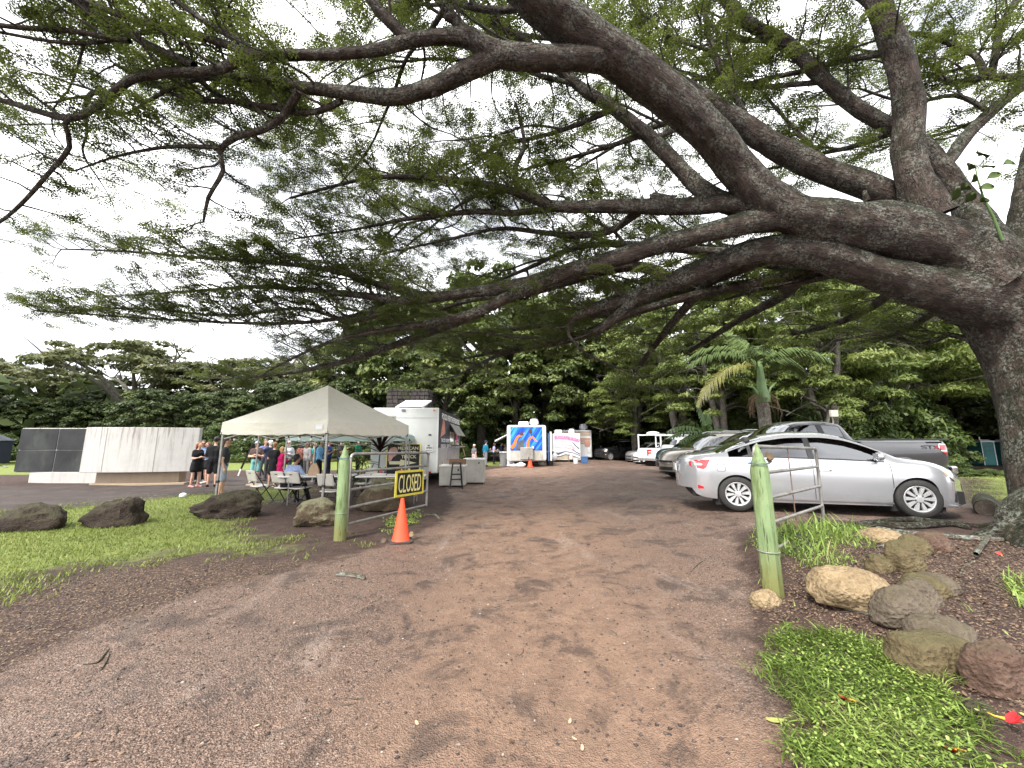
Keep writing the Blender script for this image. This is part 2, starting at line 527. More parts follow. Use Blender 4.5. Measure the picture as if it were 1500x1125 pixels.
def mat_ground():
 n = NT('ground')
 co = n.coord()
 big = n.noise(0.9, 5, 0.6, co)
 med = n.noise(5.0, 5, 0.62, co)
 fine = n.noise(38.0, 4, 0.65, co)
 edge = n.math('ADD', n.math('MULTIPLY', n.math('SUBTRACT', n.noise(3.2, 6, 0.68, co), 0.5), 0.9), n.math('MULTIPLY', n.math('SUBTRACT', fine, 0.5), 0.35))
 def mask(name, k=1.0, a=-0.10, b=0.16):
  return n.rng(n.math('ADD', n.attr(name), n.math('MULTIPLY', edge, k)), a, b)
 # bare red-brown soil with crumbs and leaf litter
 soil = n.ramp(med, [(0.25, (0.018, 0.010, 0.008)), (0.5, (0.046, 0.026, 0.020)), (0.8, (0.090, 0.053, 0.039))])
 cell = n.voro(85.0, co, out='Color')
 cellr = n.n('ShaderNodeSeparateColor')
 n.t.links.new(cell, cellr.inputs[0])
 fleck = n.rng(cellr.outputs[0], 0.66, 0.92, 0, 1)
 tan = n.ramp(cellr.outputs[1], [(0.0, (0.07, 0.04, 0.028)), (0.6, (0.20, 0.135, 0.088)), (1.0, (0.37, 0.28, 0.18))])
 lit = n.math('MULTIPLY', fleck, n.rng(n.math('ADD', n.attr('mulch'), edge), -0.3, 0.4, 0.18, 0.95))
 soil = n.mix(lit, soil, tan)
 # drive: dark gravel, brown mud worn along the middle, orange smears
 peb = n.voro(120.0, co, out='Color')
 pebs = n.n('ShaderNodeSeparateColor')
 n.t.links.new(peb, pebs.inputs[0])
 gravel = n.ramp(pebs.outputs[0], [(0.0, (0.050, 0.032, 0.025)), (0.45, (0.118, 0.077, 0.057)), (0.8, (0.205, 0.137, 0.102)), (1.0, (0.30, 0.215, 0.17))])
 mudc = n.ramp(n.math('ADD', n.math('MULTIPLY', med, 0.6), n.math('MULTIPLY', fine, 0.4)), [(0.3, (0.120, 0.072, 0.048)), (0.55, (0.230, 0.145, 0.098)), (0.8, (0.33, 0.220, 0.152))])
 mf = n.math('MULTIPLY', n.rng(n.math('ADD', n.math('MULTIPLY', n.attr('mud'), 0.75), n.math('SUBTRACT', n.noise(1.3, 6, 0.65, co, 0.4), 0.42)), 0.12, 0.75), n.rng(fine, 0.25, 0.62, 0.55, 1.0))
 road = n.mix(mf, gravel, mudc)
 blot = n.rng(n.noise(1.7, 7, 0.72, co, 0.6), 0.50, 0.62)
 road = n.mix(n.math('MULTIPLY', blot, 0.65), road, (0.036, 0.026, 0.023, 1))
 orange = n.rng(n.noise(1.55, 5, 0.6, n.scaled(co, (1.3, 0.7, 1))), 0.63, 0.76)
 road = n.mix(n.math('MULTIPLY', n.math('MULTIPLY', orange, 0.6), n.rng(n.attr('mud'), 0.2, 0.8)), road, (0.27, 0.135, 0.075, 1))
 pale = n.rng(n.noise(0.9, 7, 0.7, n.scaled(co, (1.7, .55, 1)), .5), .54, .70)
 road = n.mix(n.math('MULTIPLY', n.math('MULTIPLY', pale, .75), n.rng(fine, .3, .6)), road, (.30, .235, .195, 1))
 # lawn base and path
 turf = n.ramp(n.noise(9.0, 6, 0.7, co), [(0.25, (0.080, 0.098, 0.024)), (0.5, (0.165, 0.208, 0.044)), (0.8, (0.245, 0.290, 0.068))])
 turf = n.mix(n.rng(n.noise(0.8, 5, 0.65, co), 0.50, 0.68, 0, 0.5), turf, (0.15, 0.14, 0.055, 1))
 path = n.mix(n.rng(n.noise(1.6, 6, 0.7, co), 0.4, 0.7), (0.045, 0.034, 0.030, 1), (0.080, 0.060, 0.052, 1))
 weeds = n.ramp(n.noise(14.0, 5, 0.7, co), [(0.3, (0.020, 0.024, 0.010)), (0.7, (0.048, 0.055, 0.020))])
 c = n.mix(mask('road', 0.8), soil, road)
 lm = n.math('ADD', n.attr('lawn'), n.math('ADD', n.math('MULTIPLY', n.math('SUBTRACT', n.noise(1.1, 7, .72, co), .5), 2.8), n.math('MULTIPLY', edge, .9)))
 c = n.mix(n.rng(lm, .25, 1.1), c, turf)
 c = n.mix(mask('grass', 0.3, 0.22, 0.42), c, weeds)
 pm = mask('path', 0.08, -0.03, 0.04)
 c = n.mix(pm, c, path)
 wet = n.noise(0.75, 6, 0.6, n.scaled(co, (1.6, 0.7, 1)))
 rough = n.rng(wet, 0.42, 0.70, 0.74, 0.42)
 rough = n.mix(mask('road', 0.5), (0.85, 0.85, 0.85, 1), rough)
 h = n.math('ADD', n.math('MULTIPLY', n.voro(105.0, co), 0.55), n.math('ADD', n.math('MULTIPLY', fine, 0.5), n.math('MULTIPLY', n.noise(11.0, 5, 0.6, co), 1.2)))
 nm = n.bump(h, 0.9, 0.022)
 return n.done(n.bsdf(c, rough, 0.0, nm, 0.38))
M['ground'] = mat_ground()
_nx = len(gx)
ii, jj = np.meshgrid(np.arange(len(gy) - 1), np.arange(_nx - 1), indexing='ij')
FQ = np.stack([ii * _nx + jj, ii * _nx + jj + 1, (ii + 1) * _nx + jj + 1, (ii + 1) * _nx + jj], -1).reshape(-1, 4)
fc = lambda a: a[FQ].mean(1)
which = np.zeros(len(FQ), dtype=int)
which[fc(d_road) > 0] = 1
which[(fc(d_lawn) > 0) | (fc(d_grass) > 0)] = 2
which[fc(d_path) > 0] = 3
for k, nm in enumerate(('soil_ground', 'gravel_road', 'lawn', 'asphalt_path')):
 F = FQ[which == k]
 used, inv = np.unique(F, return_inverse=True)
 o = link(nm, np_mesh(nm, GV[used], inv.reshape(F.shape), M['ground'],
    {'lawn': d_lawn[used], 'path': d_path[used], 'road': d_road[used], 'grass': d_grass[used], 'mulch': d_mulch[used], 'mud': mud[used]}, smooth=True))
 tag(o, kind='structure')
# ---------------------------------------------------------------- grass, gravel, litter: what nobody could count
def mat_leaf(name, stops, trans=0.45, rough=0.5, spec=0.35, glow=(0.10, 0.13, 0.02, 1)):
 n = NT(name)
 c = n.ramp(n.attr('rnd'), stops)
 geo = n.n('ShaderNodeBsdfTranslucent')
 n.set(geo, 'Color', n.mix(0.5, c, glow, 'MIX'))
 b = n.bsdf(c, rough, 0, None, spec)
 mx = n.n('ShaderNodeMixShader')
 mx.inputs[0].default_value = trans
 n.t.links.new(b, mx.inputs[1])
 n.t.links.new(geo.outputs[0], mx.inputs[2])
 return n.done(mx.outputs[0])
M['grass'] = mat_leaf('grass blades', [(0, (0.090, 0.118, 0.024)), (0.4, (0.180, 0.232, 0.048)), (0.8, (0.275, 0.312, 0.076)), (1, (0.36, 0.31, 0.14))], 0.3, 0.45)
M['weed'] = mat_leaf('broad grass blades', [(0, (0.085, 0.135, 0.026)), (0.45, (0.215, 0.320, 0.066)), (0.9, (0.340, 0.430, 0.115)), (1, (0.42, 0.39, 0.18))], 0.3, 0.4)
def scatter(polys, dens, shrink=0.0, pad=0.25, keep=None, rag=.3):
 """Points strewn over polygons on the terrain, thinning raggedly at their edges."""
 out = []
 for p in polys:
  lo, hi = p.min(0) - pad, p.max(0) + pad
  lo, hi = np.maximum(lo, [-26, -1]), np.minimum(hi, [26, 34])
  if (hi <= lo).any():
   continue
  n = int(dens * (hi - lo).prod())
  Q = lo + nrg.random((n, 2)) * (hi - lo)
  if keep is not None:
   Q = Q[keep(Q)]
  d = sdist(Q, p) - shrink
  nz = np.array([mnoise.noise((x * 1.9, y * 1.9, 3.3)) + 0.5 * mnoise.noise((x * 6.1, y * 6.1, 1.3)) for x, y in Q])
  Q = Q[d + rag * nz > nrg.random(len(Q)) * rag * .6]
  out.append(Q)
 return np.concatenate(out) if out else np.zeros((0, 2))
def blades(Q, h0, h1, w, lean=0.5, seg=2, zoff=0.0, az=None):
 n = len(Q)
 z = hgt(Q[:, 0], Q[:, 1]) + zoff
 hh = h0 + (h1 - h0) * nrg.random(n) ** 1.4
 a = nrg.random(n) * 2 * PI if az is None else az
 dirx, diry = np.cos(a), np.sin(a)
 ln = (0.25 + nrg.random(n)) * lean
 wv = w * (0.6 + 0.8 * nrg.random(n))
 rnd = np.clip(nrg.normal(0.45, 0.20, n) + 0.4 * np.array([mnoise.noise((x * 2.3, y * 2.3, 5.0)) for x, y in Q]), 0, 1)
 V, F = [], []
 ts = np.linspace(0, 1, seg + 1)
 rows = []
 for t in ts[:-1]:
  r = ln * t ** 1.6
  cx = Q[:, 0] + dirx * hh * r; cy = Q[:, 1] + diry * hh * r; cz = z + hh * t * (1 - 0.35 * ln * t)
  ww = wv * (1 - 0.55 * t) / 2
  rows.append(np.stack([cx - diry * ww, cy + dirx * ww, cz], 1))
  rows.append(np.stack([cx + diry * ww, cy - dirx * ww, cz], 1))
 r = ln
 rows.append(np.stack([Q[:, 0] + dirx * hh * r, Q[:, 1] + diry * hh * r, z + hh * (1 - 0.35 * ln)], 1))
 V = np.stack(rows, 1)
 k = V.shape[1]
 tri = []
 for i in range(seg - 1):
  a0 = 2 * i
  tri += [(a0, a0 + 1, a0 + 3), (a0, a0 + 3, a0 + 2)]
 tri += [(k - 3, k - 2, k - 1)]
 tri = np.array(tri)
 F = (np.arange(n)[:, None, None] * k + tri[None]).reshape(-1, 3)
 return V.reshape(-1, 3), F, np.repeat(rnd, k)
def join_np(parts):
 V, F, A, b = [], [], [], 0
 for v, f, a in parts:
  V.append(v); F.append(f + b); A.append(a); b += len(v)
 return np.concatenate(V), np.concatenate(F), np.concatenate(A)
Ql = scatter(Z_LAWN[:1], 1050, rag=1.25, pad=.9, keep=lambda Q: (Q[:, 0] > -17) & (Q[:, 1] > 3))
Ql = Ql[nrg.random(len(Ql)) < np.clip(7.5 / np.maximum(Ql[:, 1], 1), 0.15, 1) ** 1.5]
Qr = scatter(Z_LAWN[3:4], 130)
v, f, a = join_np([blades(Ql, 0.03, 0.075, 0.012, 0.8, 1), blades(Qr, 0.03, 0.07, 0.016, 0.8, 1)])
tag(link('lawn_grass', np_mesh('lawn_grass', v, f, M['grass'], {'rnd': a})), kind='stuff')
# coarse grass by the near right corner, round the right gate and at the frame's edge
near = scatter(Z_GRASS[:1], 6200, -.10)
az = nrg.normal(0.9, 1.1, len(near)) + PI
gate_q = scatter(Z_GRASS[1:2], 1100)
edge_q = scatter(Z_GRASS[2:3], 1500)
cone_q = scatter(Z_GRASS[3:4], 900)
long_q = scatter(Z_GRASS[1:2], 130, 0.12)
stray = scatter([poly_px([(1080, 840), (1330, 800), (1500, 930), (1500, 1010), (1200, 930)])], 60)
stray = stray[np.array([mnoise.noise((x * 2.5, y * 2.5, 9.1)) > 0.22 for x, y in stray], dtype=bool)] if len(stray) else stray
parts = [blades(near, 0.04, 0.105, 0.0085, 1.25, 3, 0.03, az), blades(gate_q, 0.04, 0.13, 0.010, 1.0, 3, 0.03), blades(edge_q, 0.06, 0.17, 0.012, 0.9, 3, 0.03),
   blades(cone_q, 0.03, 0.09, 0.014, 1.1, 2, 0.03), blades(long_q, 0.18, 0.36, 0.020, 0.9, 3, 0.03), blades(stray, 0.04, 0.10, 0.010, 1.1, 2)]
v, f, a = join_np(parts)
tag(link('coarse_grass', np_mesh('coarse_grass', v, f, M['weed'], {'rnd': a})), kind='stuff')
# small round clover leaves between the blades
def clover(Q, r0, r1, z0, z1, zoff=0.03):
 n = len(Q)
 r = r0 + (r1 - r0) * nrg.random(n)
 z = hgt(Q[:, 0], Q[:, 1]) + zoff + z0 + (z1 - z0) * nrg.random(n)
 a = nrg.random(n) * 2 * PI
 tx, ty = nrg.normal(0, 0.35, n), nrg.normal(0, 0.35, n)
 ang = np.linspace(0, 2 * PI, 6, endpoint=False)
 el = np.array([1.0, 0.8, 0.75, 0.95, 0.75, 0.8])
 X = np.cos(ang[None] + a[:, None]) * r[:, None] * el; Y = np.sin(ang[None] + a[:, None]) * r[:, None] * el
 Zz = z[:, None] + X * tx[:, None] + Y * ty[:, None]
 V = np.stack([Q[:, :1] + X, Q[:, 1:] + Y, Zz], -1)
 tri = np.array([(0, 1, 2), (0, 2, 3), (0, 3, 5), (3, 4, 5)])
 F = (np.arange(n)[:, None, None] * 6 + tri[None]).reshape(-1, 3)
 return V.reshape(-1, 3), F, np.repeat(np.clip(nrg.normal(0.6, 0.2, n), 0, 1), 6)
cq = scatter(Z_GRASS[:1], 2000, -.08)
cq = cq[np.array([mnoise.noise((x * 1.6 + 4, y * 1.6, 2.0)) > -0.18 for x, y in cq], dtype=bool)]
cq2 = scatter(Z_GRASS[2:3], 900)
v, f, a = join_np([clover(cq, 0.006, 0.011, 0.01, 0.06), clover(cq2, 0.008, 0.016, 0.01, 0.06), clover(scatter(Z_GRASS[1:2], 500), 0.008, 0.016, 0.01, 0.05), clover(scatter(Z_GRASS[3:4], 900), 0.01, 0.02, 0.01, 0.07)])
tag(link('clover_leaves', np_mesh('clover_leaves', v, f, M['weed'], {'rnd': a})), kind='stuff')
# loose stones of the drive
def pebbles(Q, r0, r1):
 n = len(Q)
 r = r0 + (r1 - r0) * nrg.random(n) ** 3
 base = np.array([(1, 0, 0), (-1, 0, 0), (0, 1, 0), (0, -1, 0), (0, 0, 1), (0, 0, -0.4)], float)
 tri = np.array([(0, 2, 4), (2, 1, 4), (1, 3, 4), (3, 0, 4), (2, 0, 5), (1, 2, 5), (3, 1, 5), (0, 3, 5)])
 V = base[None] * (0.6 + 0.8 * nrg.random((n, 6, 1))) * r[:, None, None]
 a = nrg.random(n) * 2 * PI
 c, s = np.cos(a)[:, None], np.sin(a)[:, None]
 X = V[..., 0] * c - V[..., 1] * s; Y = V[..., 0] * s + V[..., 1] * c
 Zz = V[..., 2] * 0.6 + hgt(Q[:, 0], Q[:, 1])[:, None] + 0.001
 V = np.stack([Q[:, :1] + X, Q[:, 1:] + Y, Zz], -1).reshape(-1, 3)
 F = (np.arange(n)[:, None, None] * 6 + tri[None]).reshape(-1, 3)
 return V, F, np.repeat(nrg.random(n), 6)
def mat_rnd(name, stops, rough=0.75):
 n = NT(name)
 return n.done(n.bsdf(n.ramp(n.attr('rnd'), stops), rough))
M['gravel'] = mat_rnd('loose gravel', [(0, (0.03, 0.023, 0.021)), (0.55, (0.07, 0.052, 0.044)), (0.9, (0.13, 0.10, 0.085)), (0.985, (0.34, 0.30, 0.26))])
pq = scatter(Z_ROAD, 300, keep=lambda Q: (Q[:, 1] > 1.2) & (Q[:, 1] < 9) & (np.abs(Q[:, 0]) < 8))
pq = pq[nrg.random(len(pq)) < np.clip(2.6 / pq[:, 1], 0, 1)]
v, f, a = pebbles(pq, 0.004, 0.016)
tag(link('loose_gravel', np_mesh('loose_gravel', v, f, M['gravel'], {'rnd': a})), kind='stuff')
# dry leaf litter on the soil
M['litter'] = mat_rnd('leaf litter', [(0, (0.03, 0.016, 0.012)), (0.5, (0.085, 0.048, 0.032)), (0.85, (0.18, 0.12, 0.07)), (1, (0.36, 0.28, 0.18))])
lq = scatter(Z_MULCH[:1], 420, keep=lambda Q: (Q[:, 0] > -9) & (Q[:, 1] > 2))
lq2 = scatter(Z_MULCH[1:2], 520, keep=lambda Q: Q[:, 0] < 6.5)
lq3 = scatter(Z_ROAD, 10, keep=lambda Q: (Q[:, 1] > 1.3) & (Q[:, 1] < 8) & (np.abs(Q[:, 0]) < 7))
v, f, a = join_np([clover(lq, 0.004, 0.014, 0.002, 0.012, 0), clover(lq2, 0.005, 0.017, 0.002, 0.012, 0.01), clover(lq3, 0.006, 0.02, 0.002, 0.01, 0)])
tag(link('leaf_litter', np_mesh('leaf_litter', v, f, M['litter'], {'rnd': nrg.permutation(a)})), kind='stuff')
# ---------------------------------------------------------------- the great spreading tree over the drive
def mat_bark(name, base, lich, moss, ridge=1.0, scale=1.0):
 n = NT(name)
 at = n.n('ShaderNodeAttribute'); at.attribute_name = 'bk'
 v = n.scaled(at.outputs['Vector'], (1.0, 1.0, 0.32))
 co = n.coord()
 r1 = n.noise(16 * scale, 6, 0.65, v, 0.6)
 r2 = n.noise(55 * scale, 4, 0.6, v)
 wv = n.n('ShaderNodeVectorMath'); wv.operation = 'ADD'
 nd = n.n('ShaderNodeTexNoise'); n.t.links.new(v, nd.inputs['Vector']); nd.inputs['Scale'].default_value = 9; nd.inputs['Detail'].default_value = 4
 ws = n.n('ShaderNodeVectorMath'); ws.operation = 'SCALE'; n.t.links.new(nd.outputs['Color'], ws.inputs[0]); ws.inputs['Scale'].default_value = .16
 n.t.links.new(v, wv.inputs[0]); n.t.links.new(ws.outputs[0], wv.inputs[1])
 vor = n.voro(26 * scale, n.scaled(wv.outputs[0], (1.2, 1.2, .55)), 'DISTANCE_TO_EDGE')
 crack = n.math('MAXIMUM', n.rng(vor, 0.0, 0.12), n.rng(n.noise(5.0, 5, .6, co), .42, .60, 1, 0))
 c = n.ramp(n.math('ADD', n.math('MULTIPLY', r1, 0.7), n.math('MULTIPLY', r2, 0.3)),
    [(0.30, tuple(x * 0.32 for x in base)), (0.5, base), (0.70, tuple(min(1, x * 1.9) for x in base))])
 c = n.mix(n.rng(crack, 0, 1, 0.5, 0.0), c, tuple(x * 0.3 for x in base) + (1,))
 geo = n.n('ShaderNodeNewGeometry')
 sep = n.n('ShaderNodeSeparateXYZ')
 n.t.links.new(geo.outputs['Normal'], sep.inputs[0])
 up = sep.outputs['Z']
 patch = n.noise(2.2, 6, 0.7, co)
 spots = n.noise(24, 4, 0.7, co)
 mf = n.math('MULTIPLY', n.rng(n.math('ADD', n.math('MULTIPLY', up, 0.5), patch), 0.40, 0.74), n.rng(spots, 0.33, 0.52))
 c = n.mix(n.math('MULTIPLY', mf, 0.9), c, moss + (1,))
 lf = n.math('MULTIPLY', n.rng(n.noise(3.1, 6, 0.72, n.scaled(co, (1, 1.3, 1))), 0.44, 0.58), n.rng(n.noise(26, 5, 0.7, co), 0.47, 0.56))
 c = n.mix(n.math('MULTIPLY', lf, 0.7), c, lich + (1,))
 h = n.math('ADD', n.math('MULTIPLY', crack, 0.6), n.math('ADD', n.math('MULTIPLY', r1, 1.0), n.math('MULTIPLY', r2, 0.35)))
 nm = n.bump(h, 1.0 * ridge, 0.08 / scale)
 return n.done(n.bsdf(c, 0.85, 0, nm, 0.25))
M['bark'] = mat_bark('furrowed bark', (0.068, 0.049, 0.040), (0.21, 0.22, 0.185), (0.014, 0.019, 0.007))
M['bark_pale'] = mat_bark('pale bark', (0.17, 0.14, 0.12), (0.28, 0.33, 0.29), (0.06, 0.06, 0.035), 0.6, 0.7)
M['bark_dark'] = mat_bark('dark bark', (0.075, 0.058, 0.048), (0.16, 0.16, 0.13), (0.03, 0.035, 0.016), 0.6, 0.8)
def smooth_line(pts, step=0.18):
 """Catmull-Rom through (point, radius) pairs."""
 P = [Vector(p[0]) for p in pts]; rr = [p[1] for p in pts]
 out, ro = [], []
 for i in range(len(P) - 1):
  p0, p1, p2, p3 = P[max(i - 1, 0)], P[i], P[i + 1], P[min(i + 2, len(P) - 1)]
  k = max(2, int((p2 - p1).length / step))
  for j in range(k):
   t = j / k
   out.append(0.5 * ((2 * p1) + (p2 - p0) * t + (2 * p0 - 5 * p1 + 4 * p2 - p3) * t * t + (3 * p1 - p0 - 3 * p2 + p3) * t ** 3))
   ro.append(rr[i] * (1 - t) + rr[i + 1] * t)
 out.append(P[-1]); ro.append(rr[-1])
 return out, ro
class Limbs:
 """Tubes that also carry bark coordinates (round the limb, along it)."""
 def __init__(s):
  s.V, s.F, s.B, s.n = [], [], [], 0
 def add(s, pts, rad, n=8, knob=0.0, ovl=None):
  k = len(pts)
  P = np.array([tuple(p) for p in pts])
  T = np.gradient(P, axis=0)
  T /= np.maximum(np.linalg.norm(T, axis=1, keepdims=True), 1e-9)
  a = np.cross(T[0], (0.31, 0.2, 0.93)); a /= np.linalg.norm(a)
  A = []
  for t in T:
   a = a - t * a.dot(t); a = a / np.linalg.norm(a); A.append(a)
  A = np.array(A); Bv = np.cross(T, A)
  an = np.arange(n) * 2 * PI / n
  rad = np.asarray(rad, float)
  Rr = np.repeat(rad[:, None], n, 1)
  L = np.concatenate([[0], np.cumsum(np.linalg.norm(np.diff(P, axis=0), axis=1))])
  off = rng.random() * 20
  if knob:
   for i in range(k):
    for j in range(n):
     q = (math.cos(an[j]) * 1.3, math.sin(an[j]) * 1.3, L[i] * 1.1 / max(0.25, rad[i] * 3) + off)
     Rr[i, j] *= 1 + knob * (mnoise.noise(q) + 0.5 * mnoise.noise((q[0] * 3, q[1] * 3, q[2] * 2)))
  V = P[:, None] + Rr[..., None] * (A[:, None] * np.cos(an)[None, :, None] + Bv[:, None] * np.sin(an)[None, :, None])
  bk = np.stack([Rr * np.cos(an)[None], Rr * np.sin(an)[None], np.repeat(L[:, None] + off, n, 1)], -1)
  i, j = np.meshgrid(np.arange(k - 1), np.arange(n), indexing='ij')
  F = np.stack([i * n + j, i * n + (j + 1) % n, (i + 1) * n + (j + 1) % n, (i + 1) * n + j], -1).reshape(-1, 4)
  tip = P[-1] + T[-1] * rad[-1] * 0.6
  V = np.concatenate([V.reshape(-1, 3), tip[None]]); bk = np.concatenate([bk.reshape(-1, 3), [[0, 0, L[-1] + off]]])
  e = (k - 1) * n
  Ft = np.array([[e + jj, e + (jj + 1) % n, k * n, k * n] for jj in range(n)])
  s.V.append(V); s.B.append(bk); s.F.append(np.concatenate([F, Ft]) + s.n); s.n += len(V)
  return s
 def build(s, name, mat, parent=None):
  V, F, B = np.concatenate(s.V), np.concatenate(s.F), np.concatenate(s.B)
  me = bpy.data.meshes.new(name)
  faces = [tuple(f) if f[2] != f[3] else tuple(f[:3]) for f in F.tolist()]
  me.from_pydata(V.tolist(), [], faces)
  at = me.attributes.new('bk', 'FLOAT_VECTOR', 'POINT')
  at.data.foreach_set('vector', np.ascontiguousarray(B, dtype=np.float32).ravel())
  me.materials.append(mat)
  me.shade_smooth()
  return link(name, me, parent)
def leafs(P, D, U, size, tmpl):
 """One compound leaf at each point: D along the leaf, U its upper side."""
 P, D, U = np.asarray(P), np.asarray(D), np.asarray(U)
 D = D / np.maximum(np.linalg.norm(D, axis=1, keepdims=True), 1e-9)
 S = np.cross(U, D); S /= np.maximum(np.linalg.norm(S, axis=1, keepdims=True), 1e-9)
 Nn = np.cross(D, S)
 T, q = tmpl
 size = np.asarray(size)[:, None, None]
 V = P[:, None] + size * (T[None, :, :1] * D[:, None] + T[None, :, 1:2] * S[:, None] + T[None, :, 2:3] * Nn[:, None])
 m = len(T)
 F = (np.arange(len(P))[:, None, None] * m + q[None]).reshape(-1, 3)
 rnd = np.repeat(np.clip(nrg.normal(0.5, 0.22, len(P)), 0, 1), m)
 rnd = np.clip(rnd + nrg.normal(0, 0.05, len(rnd)), 0, 1)
 return V.reshape(-1, 3), F, rnd
def leaf_template(npair, nleaf, llen, lwid, plen, droop=0.25):
 """A twice-divided leaf of unit length with small diamond leaflets."""
 vs, fs = [], []
 r = random.Random(3)
 for i in range(npair):
  x0 = 0.25 + 0.75 * i / max(1, npair - 1)
  for sd in (-1, 1):
   an = sd * R(62 - 28 * i / max(1, npair - 1)) + r.uniform(-.15, .15)
   for j in range(nleaf):
    t = (j + 0.8) / nleaf
    L = plen * (0.75 + 0.4 * math.sin(PI * (i + .6) / npair))
    cx, cy = x0 + math.cos(an) * L * t, math.sin(an) * L * t
    cz = -droop * (t * 0.35 + x0 * 0.25) ** 2 * 2 + r.uniform(-.03, .03)
    for s2 in (-1, 1):
     la = an + s2 * R(60) + r.uniform(-.2, .2)
     dx, dy = math.cos(la), math.sin(la)
     b = len(vs)
     w = lwid * 0.5
     tz = r.uniform(-.35, .35) * llen
     vs += [(cx + dx * llen * .2 - dy * w, cy + dy * llen * .2 + dx * w, cz + tz * .3), (cx + dx * llen, cy + dy * llen, cz + tz - 0.02), (cx + dx * llen * .3 + dy * w, cy + dy * llen * .3 - dx * w, cz + tz * .2)]
     fs.append((b, b + 1, b + 2))
 return np.array(vs), np.array(fs)
LEAF_A = leaf_template(3, 2, 0.34, 0.215, 0.48)
M['canopy_leaf'] = mat_leaf('canopy leaflets', [(0, (0.022, 0.035, 0.010)), (0.5, (0.058, 0.080, 0.020)), (1, (0.130, 0.155, 0.040))], 0.58, 0.45, glow=(0.14, 0.17, 0.036, 1))
tree = thing('spreading_tree', 'huge spreading shade tree with furrowed trunk and feathery canopy arching over the drive', 'tree', (0, 0, 0))
def limb(name, pts, n=14, knob=0.10, step=0.16):
 q = []
 for i, (px, py, Y, rp) in enumerate(pts):        # a round limb off the axis is drawn wider than it is
  a, b = pts[max(i - 1, 0)], pts[min(i + 1, len(pts) - 1)]
  u = Vector((-(b[1] - a[1]), b[0] - a[0])).normalized()
  k = math.sqrt(1 + (((px - 750) * u.x + (py - 562.5) * u.y) / FPX) ** 2)
  q.append((AT(px, py, Y), rp * (Y / ray(px, py).y) / FPX / k))
 P, rr = smooth_line(q, step)
 Limbs().add(P, rr, n, knob).build(name, M['bark'], tree)
 return P, rr
# trunk with buttressed foot
base = G(1552, 800)
tp = [(Vector((base.x + 0.25, base.y + 0.15, base.z - 0.25)), 0.66), (Vector((base.x + 0.24, base.y + 0.14, base.z + 0.10)), 0.55)]
tp += [(AT(px, py, Y), r) for px, py, Y, r in ((1562, 745, 5.6, 0.50), (1560, 680, 5.7, 0.57), (1552, 610, 5.85, 0.61), (1538, 545, 6.0, 0.64), (1508, 480, 6.1, 0.66), (1466, 425, 6.1, 0.64), (1420, 388, 6.1, 0.52), (1380, 365, 6.1, 0.42))]
P, rr = smooth_line(tp, 0.10)
LT = Limbs()
LT.add(P, rr, 44, 0.07)
for an, ln, r0 in ((203, .85, 0.14), (245, .95, 0.15), (165, .8, 0.15), (290, .9, 0.18), (70, 1.0, 0.2), (225, .8, 0.12), (185, .75, .12)):
 d = Vector((math.cos(R(an)), math.sin(R(an)), 0))
 b = Vector((base.x + 0.2, base.y + 0.14, 0))
 pts = []
 for t in (0.30, 0.55, 0.8, 1.05, 1.35, 1.7):
  q = b + d * (t * ln) + Vector((0.1 * math.sin(t * 4 + an), 0.08 * math.cos(t * 5 + an), 0))
  z = H(q.x, q.y) + 0.55 * max(0, 1 - t) ** 1.6 - 0.10 * t + 0.02
  pts.append((Vector((q.x, q.y, z)), r0 * (1.25 - 0.62 * t)))
 LT.add(*smooth_line(pts, 0.1), 14, 0.14)
LT.build('trunk', M['bark'], tree)
